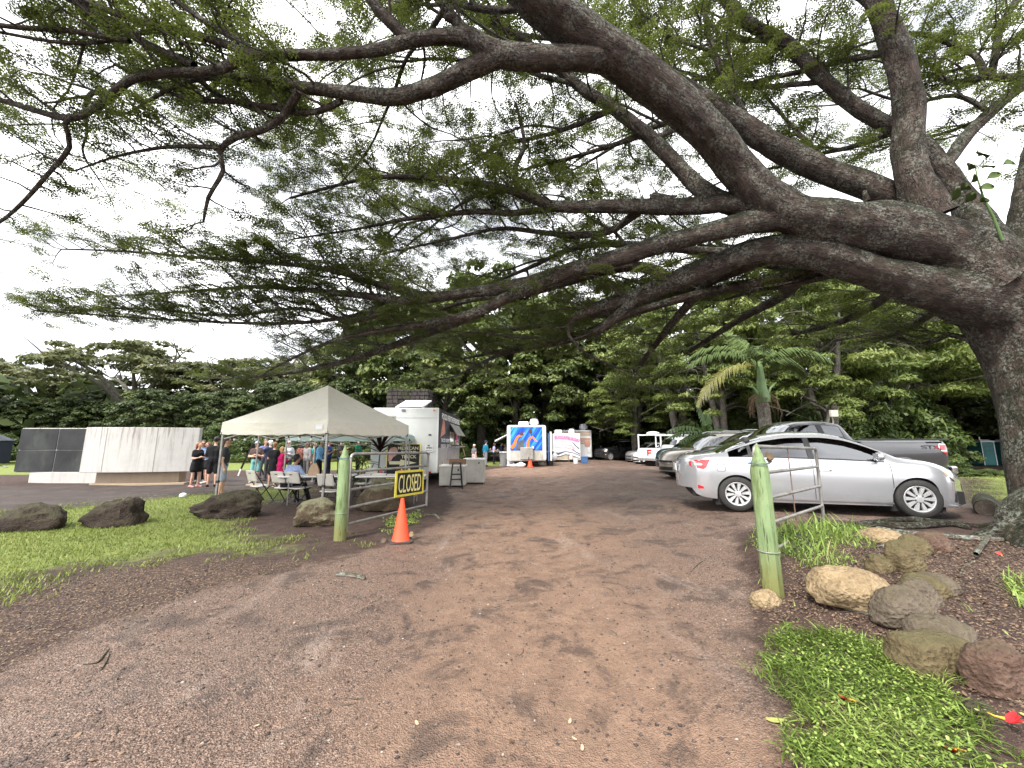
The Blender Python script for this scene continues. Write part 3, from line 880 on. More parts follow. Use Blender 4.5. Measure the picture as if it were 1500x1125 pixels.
LIMBS = {
 'M': [(1440, 410, 6.1, 78), (1395, 372, 6.08, 58), (1325, 345, 6.05, 47), (1225, 328, 6.0, 37), (1170, 315, 6.0, 34), (1120, 290, 5.95, 34), (1075, 240, 5.8, 32), (1032, 188, 5.6, 33), (975, 137, 5.35, 35), (905, 85, 5.1, 37), (850, 48, 4.95, 37), (795, 5, 4.75, 37), (700, -80, 4.4, 33), (560, -190, 4.0, 26)],
 'E': [(1470, 440, 6.1, 60), (1380, 425, 6.1, 36), (1285, 400, 6.15, 26), (1175, 368, 6.25, 25), (1105, 369, 6.4, 19), (1030, 395, 6.7, 16), (990, 410, 6.9, 14), (940, 432, 7.2, 12), (880, 449, 7.5, 9), (842, 466, 7.8, 4.5), (833, 490, 8.0, 2.4), (866, 522, 8.2, 1.7), (930, 548, 8.5, 1)],
 'E2': [(985, 408, 6.9, 8), (940, 391, 7.0, 8), (890, 396, 7.2, 7), (825, 415, 7.5, 6), (770, 430, 7.8, 5), (690, 440, 8.2, 3.5), (620, 462, 8.6, 2)],
 'E3': [(930, 438, 7.2, 8), (902, 465, 7.35, 7.5), (872, 487, 7.5, 5.5)],
 'D': [(1160, 315, 6.0, 24), (1100, 325, 6.05, 18), (1050, 337, 6.15, 15), (975, 356, 6.4, 14), (900, 379, 6.7, 13), (825, 400, 7.0, 12), (750, 420, 7.3, 10), (690, 428, 7.5, 8), (650, 434, 7.7, 7.5), (590, 440, 7.9, 6.5), (525, 432, 8.2, 5), (450, 425, 8.5, 4), (380, 420, 8.8, 3), (300, 425, 9.1, 2), (200, 432, 9.4, 1.3)],
 'D2': [(815, 405, 7.0, 10), (750, 432, 7.2, 9), (700, 457, 7.35, 7.5), (650, 470, 7.5, 6), (575, 482, 7.8, 4.5), (500, 496, 8.1, 3), (445, 517, 8.3, 2), (390, 545, 8.5, 1.3)],
 'D3': [(640, 436, 7.7, 6), (560, 418, 8.0, 5), (480, 395, 8.3, 4), (400, 385, 8.6, 3.2), (300, 378, 8.9, 2.4), (180, 368, 9.2, 1.6), (90, 365, 9.4, 1)],
 'D4': [(590, 441, 7.9, 5), (520, 470, 8.1, 3.5), (440, 452, 8.5, 2.5), (330, 462, 8.8, 2), (200, 452, 9.2, 1.5), (90, 455, 9.5, 1)],
 'D5': [(600, 440, 7.9, 4), (500, 466, 8.3, 3), (400, 474, 8.7, 2.4), (280, 470, 9.1, 1.8), (150, 462, 9.5, 1.3), (50, 455, 9.8, 1)],
 'B': [(1370, 320, 6.35, 28), (1275, 275, 6.5, 23), (1225, 257, 6.55, 22), (1175, 235, 6.6, 22), (1125, 208, 6.6, 21), (1075, 176, 6.6, 20), (1030, 148, 6.6, 19), (960, 105, 6.6, 17), (880, 50, 6.6, 15), (790, -20, 6.6, 12)],
 'C': [(905, 88, 5.1, 24), (850, 86, 5.0, 21), (800, 86, 4.95, 21), (750, 83, 4.9, 21), (718, 76, 4.85, 21), (690, 56, 4.8, 17), (655, 54, 4.8, 14), (605, 58, 4.8, 13), (550, 74, 4.8, 11), (475, 80, 4.85, 9.5), (375, 82, 4.9, 9), (310, 104, 5.0, 9), (240, 107, 5.1, 8.5), (190, 118, 5.2, 8.5), (150, 150, 5.4, 8), (105, 173, 5.6, 6), (45, 160, 5.7, 4.5), (0, 146, 5.8, 3.5), (-90, 125, 6.0, 2)],
 'C_drop': [(112, 168, 5.55, 5), (95, 182, 5.6, 5), (102, 215, 5.8, 5), (66, 260, 6.0, 4.5), (30, 300, 6.2, 4), (0, 325, 6.3, 3), (-40, 350, 6.4, 2)],
 'C_up': [(375, 82, 4.9, 7), (300, 55, 4.9, 6.5), (200, 30, 4.9, 5.5), (130, 2, 4.9, 5), (60, -40, 4.9, 4)],
 'C_up2': [(285, 97, 5.05, 6.5), (215, 65, 5.05, 6), (165, 32, 5.0, 5.5), (110, 2, 5.0, 5), (40, -30, 5.0, 4)],
 'C_side': [(190, 60, 5.0, 4.5), (100, 45, 5.1, 4.5), (0, 37, 5.2, 4), (-120, 10, 5.3, 3)],
 'C2': [(735, 80, 4.87, 22), (690, 100, 4.95, 18), (640, 125, 5.05, 16), (575, 142, 5.15, 14), (500, 135, 5.25, 11), (440, 127, 5.3, 9.5), (390, 117, 5.35, 8), (325, 112, 5.4, 6), (260, 125, 5.6, 4), (190, 165, 5.9, 2.5)],
 'C2a': [(438, 132, 5.3, 7.5), (415, 170, 5.5, 7), (385, 190, 5.6, 6.5), (345, 201, 5.7, 6), (322, 222, 5.8, 5), (327, 250, 5.95, 4), (305, 290, 6.15, 3.5), (298, 325, 6.3, 2)],
 'C2c': [(325, 216, 5.75, 4), (250, 215, 5.9, 3.2), (175, 228, 6.1, 2.4), (110, 250, 6.3, 1.6)],
 'C2b': [(500, 148, 5.3, 6), (450, 165, 5.5, 5.5), (350, 150, 5.6, 4.5), (265, 142, 5.7, 3), (170, 95, 5.7, 2.5)],
 'C5': [(605, 58, 4.8, 10), (588, 48, 4.75, 9.5), (555, 15, 4.65, 9), (525, -25, 4.55, 8), (440, -90, 4.4, 6)],
 'C6': [(690, 52, 4.8, 9), (665, 28, 4.75, 8.5), (645, 0, 4.65, 8), (600, -60, 4.5, 6)],
 'C7': [(375, 80, 4.9, 5), (340, 55, 4.9, 4.5), (295, 28, 4.85, 4), (250, -5, 4.8, 3.5), (200, -50, 4.7, 3)],
 'F': [(1100, 300, 6.05, 18), (1055, 298, 6.15, 14), (1000, 303, 6.3, 13), (900, 302, 6.6, 11), (815, 302, 6.9, 9), (772, 287, 7.1, 7.5), (725, 273, 7.3, 6), (625, 260, 7.7, 4.5), (550, 260, 8.0, 3.5), (500, 270, 8.2, 2.8), (425, 290, 8.5, 1.8)],
 'F2': [(830, 303, 6.9, 6), (750, 312, 7.2, 5), (700, 310, 7.4, 4.5), (600, 320, 7.8, 3.5), (525, 335, 8.1, 2), (430, 350, 8.4, 1.3)],
 'F3': [(760, 282, 7.1, 5), (755, 245, 7.2, 4), (768, 210, 7.3, 3), (755, 150, 7.4, 2)],
 'F4': [(940, 306, 6.5, 7), (915, 325, 6.9, 6), (890, 340, 7.2, 5), (840, 345, 7.4, 5), (790, 340, 7.6, 4), (730, 335, 7.8, 3), (660, 350, 8.0, 2.2), (560, 372, 8.3, 1.5)],
 'G': [(1080, 300, 6.15, 20), (1040, 287, 6.3, 16), (1000, 250, 6.5, 13), (950, 200, 6.6, 12), (900, 160, 6.7, 10.5), (860, 135, 6.75, 9.5), (825, 107, 6.8, 8), (770, 60, 6.85, 6), (700, 20, 6.9, 4)],
 'G2': [(955, 205, 6.65, 5), (990, 190, 6.9, 4), (1040, 180, 7.2, 3)],
 'G3': [(945, 196, 6.65, 5), (900, 212, 6.9, 4), (840, 230, 7.2, 3), (760, 250, 7.5, 2)],
 'H': [(1365, 320, 6.05, 46), (1340, 268, 6.02, 32), (1331, 220, 6.0, 27), (1332, 165, 5.95, 26), (1320, 100, 5.9, 25), (1300, 40, 5.85, 23.5), (1284, 0, 5.8, 22), (1255, -80, 5.7, 19)],
 'I': [(1500, 420, 6.12, 60), (1450, 362, 6.15, 42), (1405, 280, 6.4, 21), (1375, 240, 6.5, 18), (1345, 208, 6.55, 16), (1300, 184, 6.6, 15), (1250, 154, 6.7, 14), (1200, 110, 6.8, 13), (1150, 62, 6.9, 13), (1105, 40, 6.95, 12), (1073, 12, 7.0, 12), (1040, -40, 7.0, 10)],
 'J': [(1375, 250, 6.5, 10), (1392, 232, 6.5, 9.5), (1415, 200, 6.55, 9), (1450, 165, 6.6, 8.5), (1485, 135, 6.6, 8), (1540, 95, 6.6, 7)],
 'J2': [(1520, 112, 6.6, 9), (1450, 112, 6.7, 7.5), (1432, 85, 6.75, 7), (1410, 72, 6.8, 6), (1350, 50, 6.9, 5), (1290, 55, 7.0, 3)],
 'J3': [(1452, 112, 6.7, 7), (1458, 80, 6.7, 6.5), (1466, 40, 6.7, 6), (1492, -5, 6.7, 5.5), (1520, -50, 6.7, 5)],
 'J4': [(1440, 113, 6.7, 5), (1390, 120, 6.85, 4.5), (1370, 100, 7, 4), (1330, 85, 7.1, 3), (1240, 70, 7.3, 2)],
 'J5': [(1450, 165, 6.6, 5), (1400, 140, 6.9, 4), (1330, 150, 7.2, 3), (1260, 130, 7.4, 2)],
 'K': [(1500, 420, 6.15, 60), (1508, 340, 6.2, 42), (1506, 270, 6.2, 21), (1524, 200, 6.2, 18), (1560, 100, 6.2, 15)],
 'N': [(1098, 180, 6.6, 6), (1055, 100, 6.7, 5), (1040, 60, 6.75, 5), (1028, -5, 6.8, 4), (1010, -60, 6.8, 3)],
 'N2': [(1045, 76, 6.75, 4), (975, 50, 6.9, 3.5), (930, 5, 7, 3), (900, -40, 7, 2)],
 'O': [(1240, 262, 6.6, 6), (1200, 225, 7.0, 4.5), (1165, 190, 7.3, 3.5), (1120, 140, 7.6, 2.5)],
 'P': [(1230, 395, 6.3, 5), (1205, 405, 6.6, 4.5), (1150, 420, 7.0, 3.5), (1110, 425, 7.4, 2.5), (1060, 440, 7.8, 1.5)],
 'R1': [(1120, 378, 6.4, 10), (1000, 425, 9.0, 8), (900, 455, 11, 6), (800, 476, 12.5, 4), (700, 488, 13.5, 2.5), (590, 505, 14.2, 1.5)],
 'R2': [(1068, 382, 6.55, 8), (1000, 455, 9.5, 7), (960, 505, 10.8, 4.5), (930, 545, 11.5, 2.5)],
 'R3': [(1200, 374, 6.25, 9), (1150, 430, 9.0, 8), (1080, 470, 10.8, 5), (1010, 515, 12.0, 3)],
 'R4': [(1312, 408, 6.15, 8), (1290, 440, 8.4, 7), (1235, 470, 9.6, 5), (1160, 490, 10.8, 3)],
 'R5': [(705, 458, 7.4, 7), (620, 490, 9.5, 6), (520, 525, 11.2, 4.5), (430, 545, 12.4, 3), (330, 555, 13.2, 2)],
 'R6': [(890, 477, 7.42, 6), (850, 495, 9.6, 4), (760, 510, 11.2, 3), (680, 525, 12.4, 1.5)],
 'R7': [(1380, 430, 6.15, 8), (1370, 455, 8.2, 6.5), (1330, 480, 9.6, 5), (1280, 500, 10.8, 3)],
 'P2': [(1425, 500, 6.5, 4.5), (1390, 490, 6.8, 4), (1350, 505, 7.1, 3.2), (1290, 490, 7.5, 2.4), (1220, 500, 7.9, 1.6)],
}
LINES = {}
for k, pts in LIMBS.items():
 big = max(p[3] for p in pts)
 LINES[k] = limb('branch', pts, 28 if big > 30 else 16 if big > 10 else 8, 0.15 if big > 10 else 0.08)
# a broken stub or two
for a, b, r in (((985, 298, 6.3), (955, 287, 6.35), 9), ((668, 28, 4.75), (652, 24, 4.7), 8), ((640, 128, 5.05), (634, 141, 5.05), 5), ((1270, 295, 6.2), (1266, 280, 6.2), 4)):
 A, B = AT(*a), AT(*b)
 Limbs().add([A, A.lerp(B, .5), B], [r * 1.2 * a[2] / FPX, r * a[2] / FPX, r * .7 * a[2] / FPX], 8, 0.1).build('stub', M['bark'], tree)
# ---- side shoots, twigs and leaves grown from the limbs
TW = Limbs()
LP, LD, LU, LS = [], [], [], []
def rv(s=1.0):
 return Vector((rng.gauss(0, s), rng.gauss(0, s), rng.gauss(0, s)))
def grow(p, d, L, r, depth, flat=0.35, leafy=1.0, droop=0.0):
 """A wandering shoot; at depth 0 it carries leaves."""
 n = 5 if depth else 4
 pts, dd = [p], d.normalized()
 for i in range(n):
  dd = (dd + rv(0.22) + Vector((0, 0, 0.05 - droop * (i / n)))).normalized()
  dd.z *= (1 - flat * 0.4)
  pts.append(pts[-1] + dd * (L / n))
 rad = [r * (1 - 0.75 * i / n) + 0.0015 for i in range(n + 1)]
 TW.add(pts, rad, 4 if r < 0.02 else 6)
 if depth > 0:
  k = max(2, int(L / (0.34 if depth == 1 else 0.55)))
  for i in range(k):
   t = (i + rng.random()) / k
   t = 0.2 + 0.8 * t
   f = t * n
   j = min(int(f), n - 1)
   q = pts[j].lerp(pts[j + 1], f - j)
   tang = (pts[j + 1] - pts[j]).normalized()
   side = tang.cross(Vector((0, 0, 1)))
   if side.length < 0.1: side = Vector((1, 0, 0))
   side.normalize()
   s = 1 if (i % 2) else -1
   nd = tang * rng.uniform(0.4, 0.9) + side * s * rng.uniform(0.5, 1.0) + Vector((0, 0, rng.uniform(-0.25, 0.35)))
   grow(q, nd, L * rng.uniform(0.32, 0.55) * (1.15 - 0.5 * t), rad[j] * 0.6, depth - 1, flat, leafy, droop)
 m = max(4, int(L / 0.046 * leafy)) if depth == 0 else int(L / 0.13 * leafy)
 for i in range(m):
  t = 0.25 + 0.75 * (i + rng.random() * 0.6) / m if depth == 0 else rng.uniform(0.3, 1)
  f = min(t, 1) * n
  j = min(int(f), n - 1)
  q = pts[j].lerp(pts[j + 1], f - j)
  tang = (pts[j + 1] - pts[j]).normalized()
  side = tang.cross(Vector((0, 0, 1)))
  if side.length < 0.1: side = Vector((1, 0, 0))
  side.normalize()
  LP.append(tuple(q))
  LD.append(tuple(tang * rng.uniform(0.2, 0.9) + side * (1 if i % 2 else -1) * rng.uniform(0.4, 1.0) + Vector((0, 0, rng.uniform(-0.45, 0.15)))))
  LU.append(tuple(Vector((0, 0, 1)) + rv(0.33)))
  LS.append(rng.uniform(0.10, 0.185))
def shoots(line, t0, spacing, L0, L1, depth=1, leafy=1.0, droop=0.0, updown=(0.05, 0.75)):
 P, rr = line
 acc, nxt, s = 0.0, rng.random() * spacing, 1
 tot = sum((P[i + 1] - P[i]).length for i in range(len(P) - 1))
 for i in range(len(P) - 1):
  seg = (P[i + 1] - P[i])
  acc += seg.length
  if acc / tot < t0:
   nxt = acc
   continue
  while acc > nxt:
   nxt += spacing * rng.uniform(0.7, 1.3)
   tang = seg.normalized()
   side = tang.cross(Vector((0, 0, 1)))
   if side.length < 0.15: side = Vector((rng.gauss(0, 1), rng.gauss(0, 1), 0))
   side.normalize()
   s = -s
   nd = tang * rng.uniform(0.3, 0.9) + side * s * rng.uniform(0.5, 1.0) + Vector((0, 0, rng.uniform(*updown)))
   grow(P[i].copy(), nd, rng.uniform(L0, L1) * (1.1 - 0.4 * acc / tot), min(rr[i] * 0.5, 0.022), depth, 0.35, leafy, droop)
 d = (P[-1] - P[-2]).normalized()
 for _ in range(2):
  grow(P[-1].copy(), d + rv(0.35), rng.uniform(L0, L1) * 0.8, min(rr[-1], 0.012), depth, 0.35, leafy, droop)
for k, (t0, sp, a, b) in {'D': (0.45, 0.24, 0.8, 1.7), 'D2': (0.3, 0.30, 0.7, 1.4), 'D3': (0.15, 0.21, 0.8, 1.6), 'D4': (0.15, 0.20, 0.8, 1.6), 'D5': (0.1, 0.18, 0.8, 1.5), 'E': (0.62, 0.30, 0.7, 1.5), 'E2': (0.25, 0.34, 0.7, 1.5),
       'C': (0.5, 0.50, 0.8, 1.6), 'C_drop': (0.3, 0.24, 0.6, 1.3), 'C_up': (0.1, 0.50, 0.9, 1.6), 'C_up2': (0.1, 0.50, 0.9, 1.6), 'C_side': (0.1, 0.46, 0.8, 1.5),
       'C2': (0.45, 0.50, 0.7, 1.5), 'C2a': (0.25, 0.32, 0.6, 1.2), 'C2c': (0.1, 0.22, 0.6, 1.1), 'C2b': (0.1, 0.42, 0.7, 1.3), 'C5': (0.2, 0.40, 0.8, 1.5), 'C6': (0.2, 0.4, 0.8, 1.5), 'C7': (0.1, 0.46, 0.8, 1.4),
       'F': (0.35, 0.30, 0.8, 1.6), 'F2': (0.15, 0.28, 0.8, 1.5), 'F3': (0.1, 0.3, 0.7, 1.3), 'F4': (0.1, 0.28, 0.8, 1.5), 'G': (0.45, 0.34, 0.9, 1.8), 'G2': (0.1, 0.3, 0.8, 1.4), 'G3': (0.1, 0.3, 0.8, 1.5),
       'B': (0.6, 0.6, 1.0, 1.9), 'I': (0.55, 0.42, 0.9, 1.8), 'J': (0.3, 0.4, 0.8, 1.5), 'J2': (0.1, 0.3, 0.8, 1.5), 'J3': (0.1, 0.3, 0.8, 1.5), 'J4': (0.1, 0.28, 0.8, 1.4), 'J5': (0.1, 0.28, 0.8, 1.4),
       'N': (0.2, 0.32, 0.8, 1.6), 'N2': (0.1, 0.3, 0.8, 1.5), 'O': (0.1, 0.28, 0.8, 1.5), 'P': (0.1, 0.26, 0.6, 1.2), 'P2': (0.1, 0.26, 0.6, 1.2), 'R1': (0.15, 0.26, 0.9, 1.9), 'R2': (0.15, 0.24, 0.8, 1.6), 'R3': (0.15, 0.24, 0.9, 1.8), 'R4': (0.15, 0.24, 0.8, 1.6), 'R5': (0.2, 0.26, 0.8, 1.7), 'R6': (0.15, 0.24, 0.8, 1.7), 'R7': (0.15, 0.24, 0.8, 1.5), 'K': (0.5, 0.4, 0.9, 1.6), 'H': (0.6, 0.5, 1.0, 1.8)}.items():
 shoots(LINES[k], t0, sp, a, b)
# higher and farther limbs, partly hidden by the near ones
def wander(p, d, L, r, n=9, up=0.0, wig=0.16):
 pts, dd = [Vector(p)], Vector(d).normalized()
 for i in range(n):
  dd = (dd + rv(wig) * Vector((1, 1, 0.6)).length / 1.6 + Vector((0, 0, up))).normalized()
  pts.append(pts[-1] + dd * (L / n))
 return smooth_line([(q, r * (1 - 0.85 * i / n) + 0.004) for i, q in enumerate(pts)], 0.25)
def big_limb(p, d, L, r, up, child, sub, leafy, droop=0.0, first=.4):
 ln = wander(p, d, L, r, 9, up, 0.13)
 Limbs().add(ln[0], ln[1], 10, 0.06).build('branch', M['bark'], tree)
 P, rr = ln
 acc, nxt, s = 0.0, L * first, 1
 for i in range(len(P) - 1):
  acc += (P[i + 1] - P[i]).length
  while acc > nxt:
   nxt += child * rng.uniform(0.7, 1.3)
   s = -s
   tang = (P[i + 1] - P[i]).normalized()
   side = tang.cross(Vector((0, 0, 1))).normalized() * s
   l2 = wander(P[i], tang * rng.uniform(.5, .9) + side * rng.uniform(.5, 1) + Vector((0, 0, rng.uniform(-.1, .3))), rng.uniform(2.0, 3.6) * (1.15 - 0.5 * acc / L), min(rr[i] * 0.6, 0.04), 6, -0.02, 0.2)
   TW.add(l2[0], l2[1], 5)
   shoots(l2, 0.15, sub, 0.7, 1.35, 1, leafy, droop)
rng.seed(21)
for k, fr, az, el, L, r in (('B', .52, 118, 30, 8, .06), ('B', .66, 165, 30, 9, .06), ('B', .8, 140, 35, 8, .055), ('G', .45, 128, 28, 8, .05), ('G', .62, 172, 22, 8, .045), ('G', .8, 150, 28, 7, .04), ('I', .42, 96, 30, 7, .05), ('I', .6, 140, 32, 8, .05),
       ('I', .75, 110, 36, 8, .05), ('H', .62, 110, 42, 8, .06), ('H', .74, 160, 48, 9, .06), ('M', .66, 128, 42, 8, .05), ('M', .78, 158, 40, 9, .055), ('M', .86, 135, 36, 9, .05), ('C', .38, 135, 38, 7, .045), ('C', .55, 112, 34, 7, .04), ('C', .68, 150, 36, 7, .035),
       ('C2', .5, 140, 30, 6, .035), ('F', .42, 150, 22, 8, .04), ('F', .58, 125, 28, 7, .035), ('D', .42, 150, 20, 7, .03), ('D', .55, 128, 24, 6, .03), ('J', .5, 70, 38, 6, .035), ('J2', .4, 110, 34, 6, .03), ('C_up', .4, 150, 30, 6, .03), ('F2', .4, 150, 22, 6, .03)):
 P, rr = LINES[k]
 i = int(fr * (len(P) - 1))
 big_limb(P[i], (math.cos(R(az)) * math.cos(R(el)), math.sin(R(az)) * math.cos(R(el)), math.sin(R(el))), L, min(r, rr[i] * .7), -.04, 0.8, 0.55, 0.6, first=.18)
# the far rim of the canopy, hanging low beyond the cars
for az, el, L, r, up in ((128, 16, 10.5, .11, -.008), (142, 14, 12.0, .11, -.008), (115, 18, 8.5, .1, -.012), (152, 14, 13, .11, -.006), (100, 22, 7.5, .1, -.02), (163, 12, 13, .10, 0.0)):
 big_limb(AT(1270, 385, 6.4), (math.cos(R(az)) * math.cos(R(el)), math.sin(R(az)) * math.cos(R(el)), math.sin(R(el))), L, r, up, 0.95, 0.46, 0.85, 0.12, .35)
tag(TW.build('twigs', M['bark_dark'], tree), kind='stuff')
v, f, a = leafs(LP, LD, LU, LS, LEAF_A)
fo = link('foliage', np_mesh('foliage', v, f, M['canopy_leaf'], {'rnd': a}), tree)
tag(fo, kind='stuff')
print('main tree leaves', len(LP), 'quads', len(f))
del v, f, a
# ---------------------------------------------------------------- trees round the clearing
def clumps_mesh(C, Rd, per, ll, lw, up=0.55, seed=1, flat=0.7):
 """Leaf-sized faces in clumps: C centres, Rd radii."""
 g = np.random.default_rng(seed)
 C = np.asarray(C, float); Rd = np.asarray(Rd, float)
 k = np.maximum(8, (per * Rd ** 2 / (np.mean(Rd ** 2))).astype(int))
 idx = np.repeat(np.arange(len(C)), k)
 n = len(idx)
 d = g.normal(size=(n, 3)); d /= np.linalg.norm(d, axis=1, keepdims=True)
 d[:, 2] = np.where(d[:, 2] < -0.15, -d[:, 2] * 0.6, d[:, 2])
 rr = Rd[idx] * (0.55 + 0.5 * g.random(n) ** 0.6)
 P = C[idx] + d * rr[:, None] * np.array([1, 1, flat])
 Nn = d * (1 - up) + np.array([0, 0, up]) + g.normal(0, 0.35, (n, 3))
 Nn /= np.linalg.norm(Nn, axis=1, keepdims=True)
 D = g.normal(size=(n, 3)) + d * 0.8 + np.array([0, 0, -0.35])
 D -= Nn * (D * Nn).sum(1, keepdims=True); D /= np.maximum(np.linalg.norm(D, axis=1, keepdims=True), 1e-6)
 S = np.cross(Nn, D)
 L = ll * (0.65 + 0.7 * g.random(n))[:, None]; W = lw * (0.65 + 0.7 * g.random(n))[:, None]
 V = np.stack([P - D * L * .5, P + S * W * .5 - Nn * L * 0.05, P + D * L * .5 - Nn * L * 0.12, P - S * W * .5 - Nn * L * 0.05], 1)
 F = np.arange(n * 4).reshape(n, 4)
 tone = g.normal(0.5, 0.17, len(C))[idx] + g.normal(0, 0.13, n)
 return V.reshape(-1, 3), F, np.repeat(np.clip(tone, 0, 1), 4)
M['leaf_dark'] = mat_leaf('dark evergreen leaves', [(0, (0.026, 0.040, 0.016)), (0.5, (0.058, 0.084, 0.028)), (1, (0.130, 0.160, 0.052))], 0.25, 0.5)
M['leaf_broad'] = mat_leaf('broad tree leaves', [(0, (0.030, 0.048, 0.014)), (0.5, (0.090, 0.122, 0.032)), (0.85, (0.165, 0.195, 0.055)), (1, (0.25, 0.26, 0.09))], 0.25, 0.42)
M['leaf_olive'] = mat_leaf('olive canopy leaves', [(0, (0.045, 0.055, 0.022)), (0.5, (0.100, 0.112, 0.044)), (1, (0.200, 0.195, 0.085))], 0.25, 0.55)
M['leaf_light'] = mat_leaf('pale feathery leaves', [(0, (0.070, 0.100, 0.026)), (0.5, (0.160, 0.210, 0.054)), (1, (0.27, 0.31, 0.095))], 0.4, 0.5)
M['leaf_bush'] = mat_leaf('bush leaves', [(0, (0.030, 0.052, 0.015)), (0.5, (0.074, 0.112, 0.030)), (1, (0.15, 0.195, 0.058))], 0.3, 0.45)
def tree_kind(name, seed, kind, hgt_, rad, crown_mat, bark, nclump, per, ll, lw):
 """One tree of its kind at the origin: trunk, limbs, foliage."""
 r = random.Random(seed)
 t = thing(name, None, None)
 C, Rd = [], []
 TR = Limbs(); BR = Limbs()
 if kind == 'umbrella':
  tips = []
  zt = hgt_ * 0.36
  tr = rad * 0.055
  TR.add(*smooth_line([(Vector((0, 0, -0.3)), tr * 1.5), (Vector((0.05, 0, 0.6)), tr * 1.05), (Vector((r.uniform(-.3, .3), r.uniform(-.3, .3), zt)), tr)], 0.5), 10, 0.08)
  top = TR.V[-1][-1]
  for i in range(9):
   an = 2 * PI * i / 9 + r.uniform(-.25, .25)
   Ln = rad * r.uniform(0.55, 0.98)
   mid = Vector((math.cos(an) * Ln * 0.45, math.sin(an) * Ln * 0.45, zt + (hgt_ - zt) * r.uniform(0.35, 0.55)))
   end = Vector((math.cos(an) * Ln, math.sin(an) * Ln, hgt_ * r.uniform(0.72, 0.92)))
   l = smooth_line([(Vector(top), tr * 0.7), (mid, tr * 0.42), (end, tr * 0.12)], 0.6)
   BR.add(l[0], l[1], 7, 0.05)
   for j in range(5):
    q = l[0][int(len(l[0]) * r.uniform(0.4, 0.95))]
    e = q + Vector((r.gauss(0, rad * .2), r.gauss(0, rad * .2), r.uniform(0.4, hgt_ * .16)))
    BR.add(*smooth_line([(q, tr * .18), (q.lerp(e, .5) + Vector((r.gauss(0, .2), r.gauss(0, .2), .1)), tr * .12), (e, tr * .05)], 0.6), 5)
    tips.append(e)
  while len(C) < nclump:
   a = r.random() * 2 * PI; q = math.sqrt(r.random()) * rad
   z = hgt_ * (0.93 - 0.26 * (q / rad) ** 2) + r.gauss(0, hgt_ * 0.035) - (hgt_ * .10 if r.random() < .3 else 0)
   C.append((q * math.cos(a), q * math.sin(a), z)); Rd.append(r.uniform(0.55, 1.25) * rad * 0.13)
  fl = 0.42
 elif kind == 'dense':
  tr = rad * 0.06
  TR.add(*smooth_line([(Vector((0, 0, -0.3)), tr * 1.5), (Vector((0.05, 0, 0.8)), tr), (Vector((r.uniform(-.4, .4), r.uniform(-.4, .4), hgt_ * 0.5)), tr * .8), (Vector((r.uniform(-.4, .4), r.uniform(-.4, .4), hgt_ * 0.85)), tr * .3)], 0.5), 9, 0.08)
  for i in range(9):
   an = r.random() * 2 * PI; z0 = hgt_ * r.uniform(0.2, 0.6)
   e = Vector((math.cos(an) * rad * .8, math.sin(an) * rad * .8, z0 + hgt_ * r.uniform(.1, .3)))
   BR.add(*smooth_line([(Vector((0, 0, z0)), tr * .45), (e * .5 + Vector((0, 0, z0 * .5 + .3)), tr * .3), (e, tr * .1)], 0.6), 6, 0.05)
  while len(C) < nclump:
   d = Vector((r.gauss(0, 1), r.gauss(0, 1), r.gauss(0, 1))).normalized()
   if d.z < -0.55: continue
   bump = 1 + 0.28 * mnoise.noise((d.x * 1.7 + seed, d.y * 1.7, d.z * 1.7)) + 0.12 * mnoise.noise((d.x * 4 + seed, d.y * 4, d.z * 4))
   s = bump * r.uniform(0.80, 1.0)
   C.append((d.x * rad * s, d.y * rad * s, hgt_ * 0.55 + d.z * hgt_ * 0.46 * s)); Rd.append(r.uniform(0.6, 1.25) * rad * 0.155)
  fl = 0.75
 elif kind == 'feather':
  tr = rad * 0.05
  for i in range(r.choice((1, 2, 3))):
   a = r.random() * 2 * PI
   TR.add(*smooth_line([(Vector((0, 0, -0.3)), tr * 1.2), (Vector((math.cos(a) * .5, math.sin(a) * .5, hgt_ * .25)), tr), (Vector((math.cos(a) * 1.3, math.sin(a) * 1.3, hgt_ * 0.6)), tr * .6), (Vector((math.cos(a) * 1.8, math.sin(a) * 1.8, hgt_ * 0.85)), tr * .2)], 0.5), 8, 0.08)
  for i in range(14):
   an = r.random() * 2 * PI; z0 = hgt_ * r.uniform(0.3, 0.7)
   e = Vector((math.cos(an) * rad * r.uniform(.6, .95), math.sin(an) * rad * r.uniform(.6, .95), z0 + hgt_ * r.uniform(-.05, .2)))
   m = e * .5 + Vector((r.gauss(0, .3), r.gauss(0, .3), z0 * .5 + .5))
   l = smooth_line([(Vector((0, 0, z0)), tr * .4), (m, tr * .25), (e, tr * .06)], 0.5)
   BR.add(l[0], l[1], 5, 0.06)
   for j in range(3):
    q = l[0][int(len(l[0]) * r.uniform(.5, .98))]
    BR.add(*smooth_line([(q, tr * .10), (q + Vector((r.gauss(0, .5), r.gauss(0, .5), r.uniform(-.3, .4))), tr * .07), (q + Vector((r.gauss(0, .9), r.gauss(0, .9), r.uniform(-.9, .2))), tr * .04)], 0.3), 4)
  while len(C) < nclump:
   d = Vector((r.gauss(0, 1), r.gauss(0, 1), r.gauss(0, .9))).normalized()
   if d.z < -0.75: continue
   bump = 1 + 0.35 * mnoise.noise((d.x * 2 + seed, d.y * 2, d.z * 2))
   s = bump * r.uniform(0.55, 1.0)
   C.append((d.x * rad * s, d.y * rad * s, hgt_ * 0.56 + d.z * hgt_ * 0.44 * s)); Rd.append(r.uniform(0.5, 1.3) * rad * 0.16)
  fl = 0.5
 else:   # bush
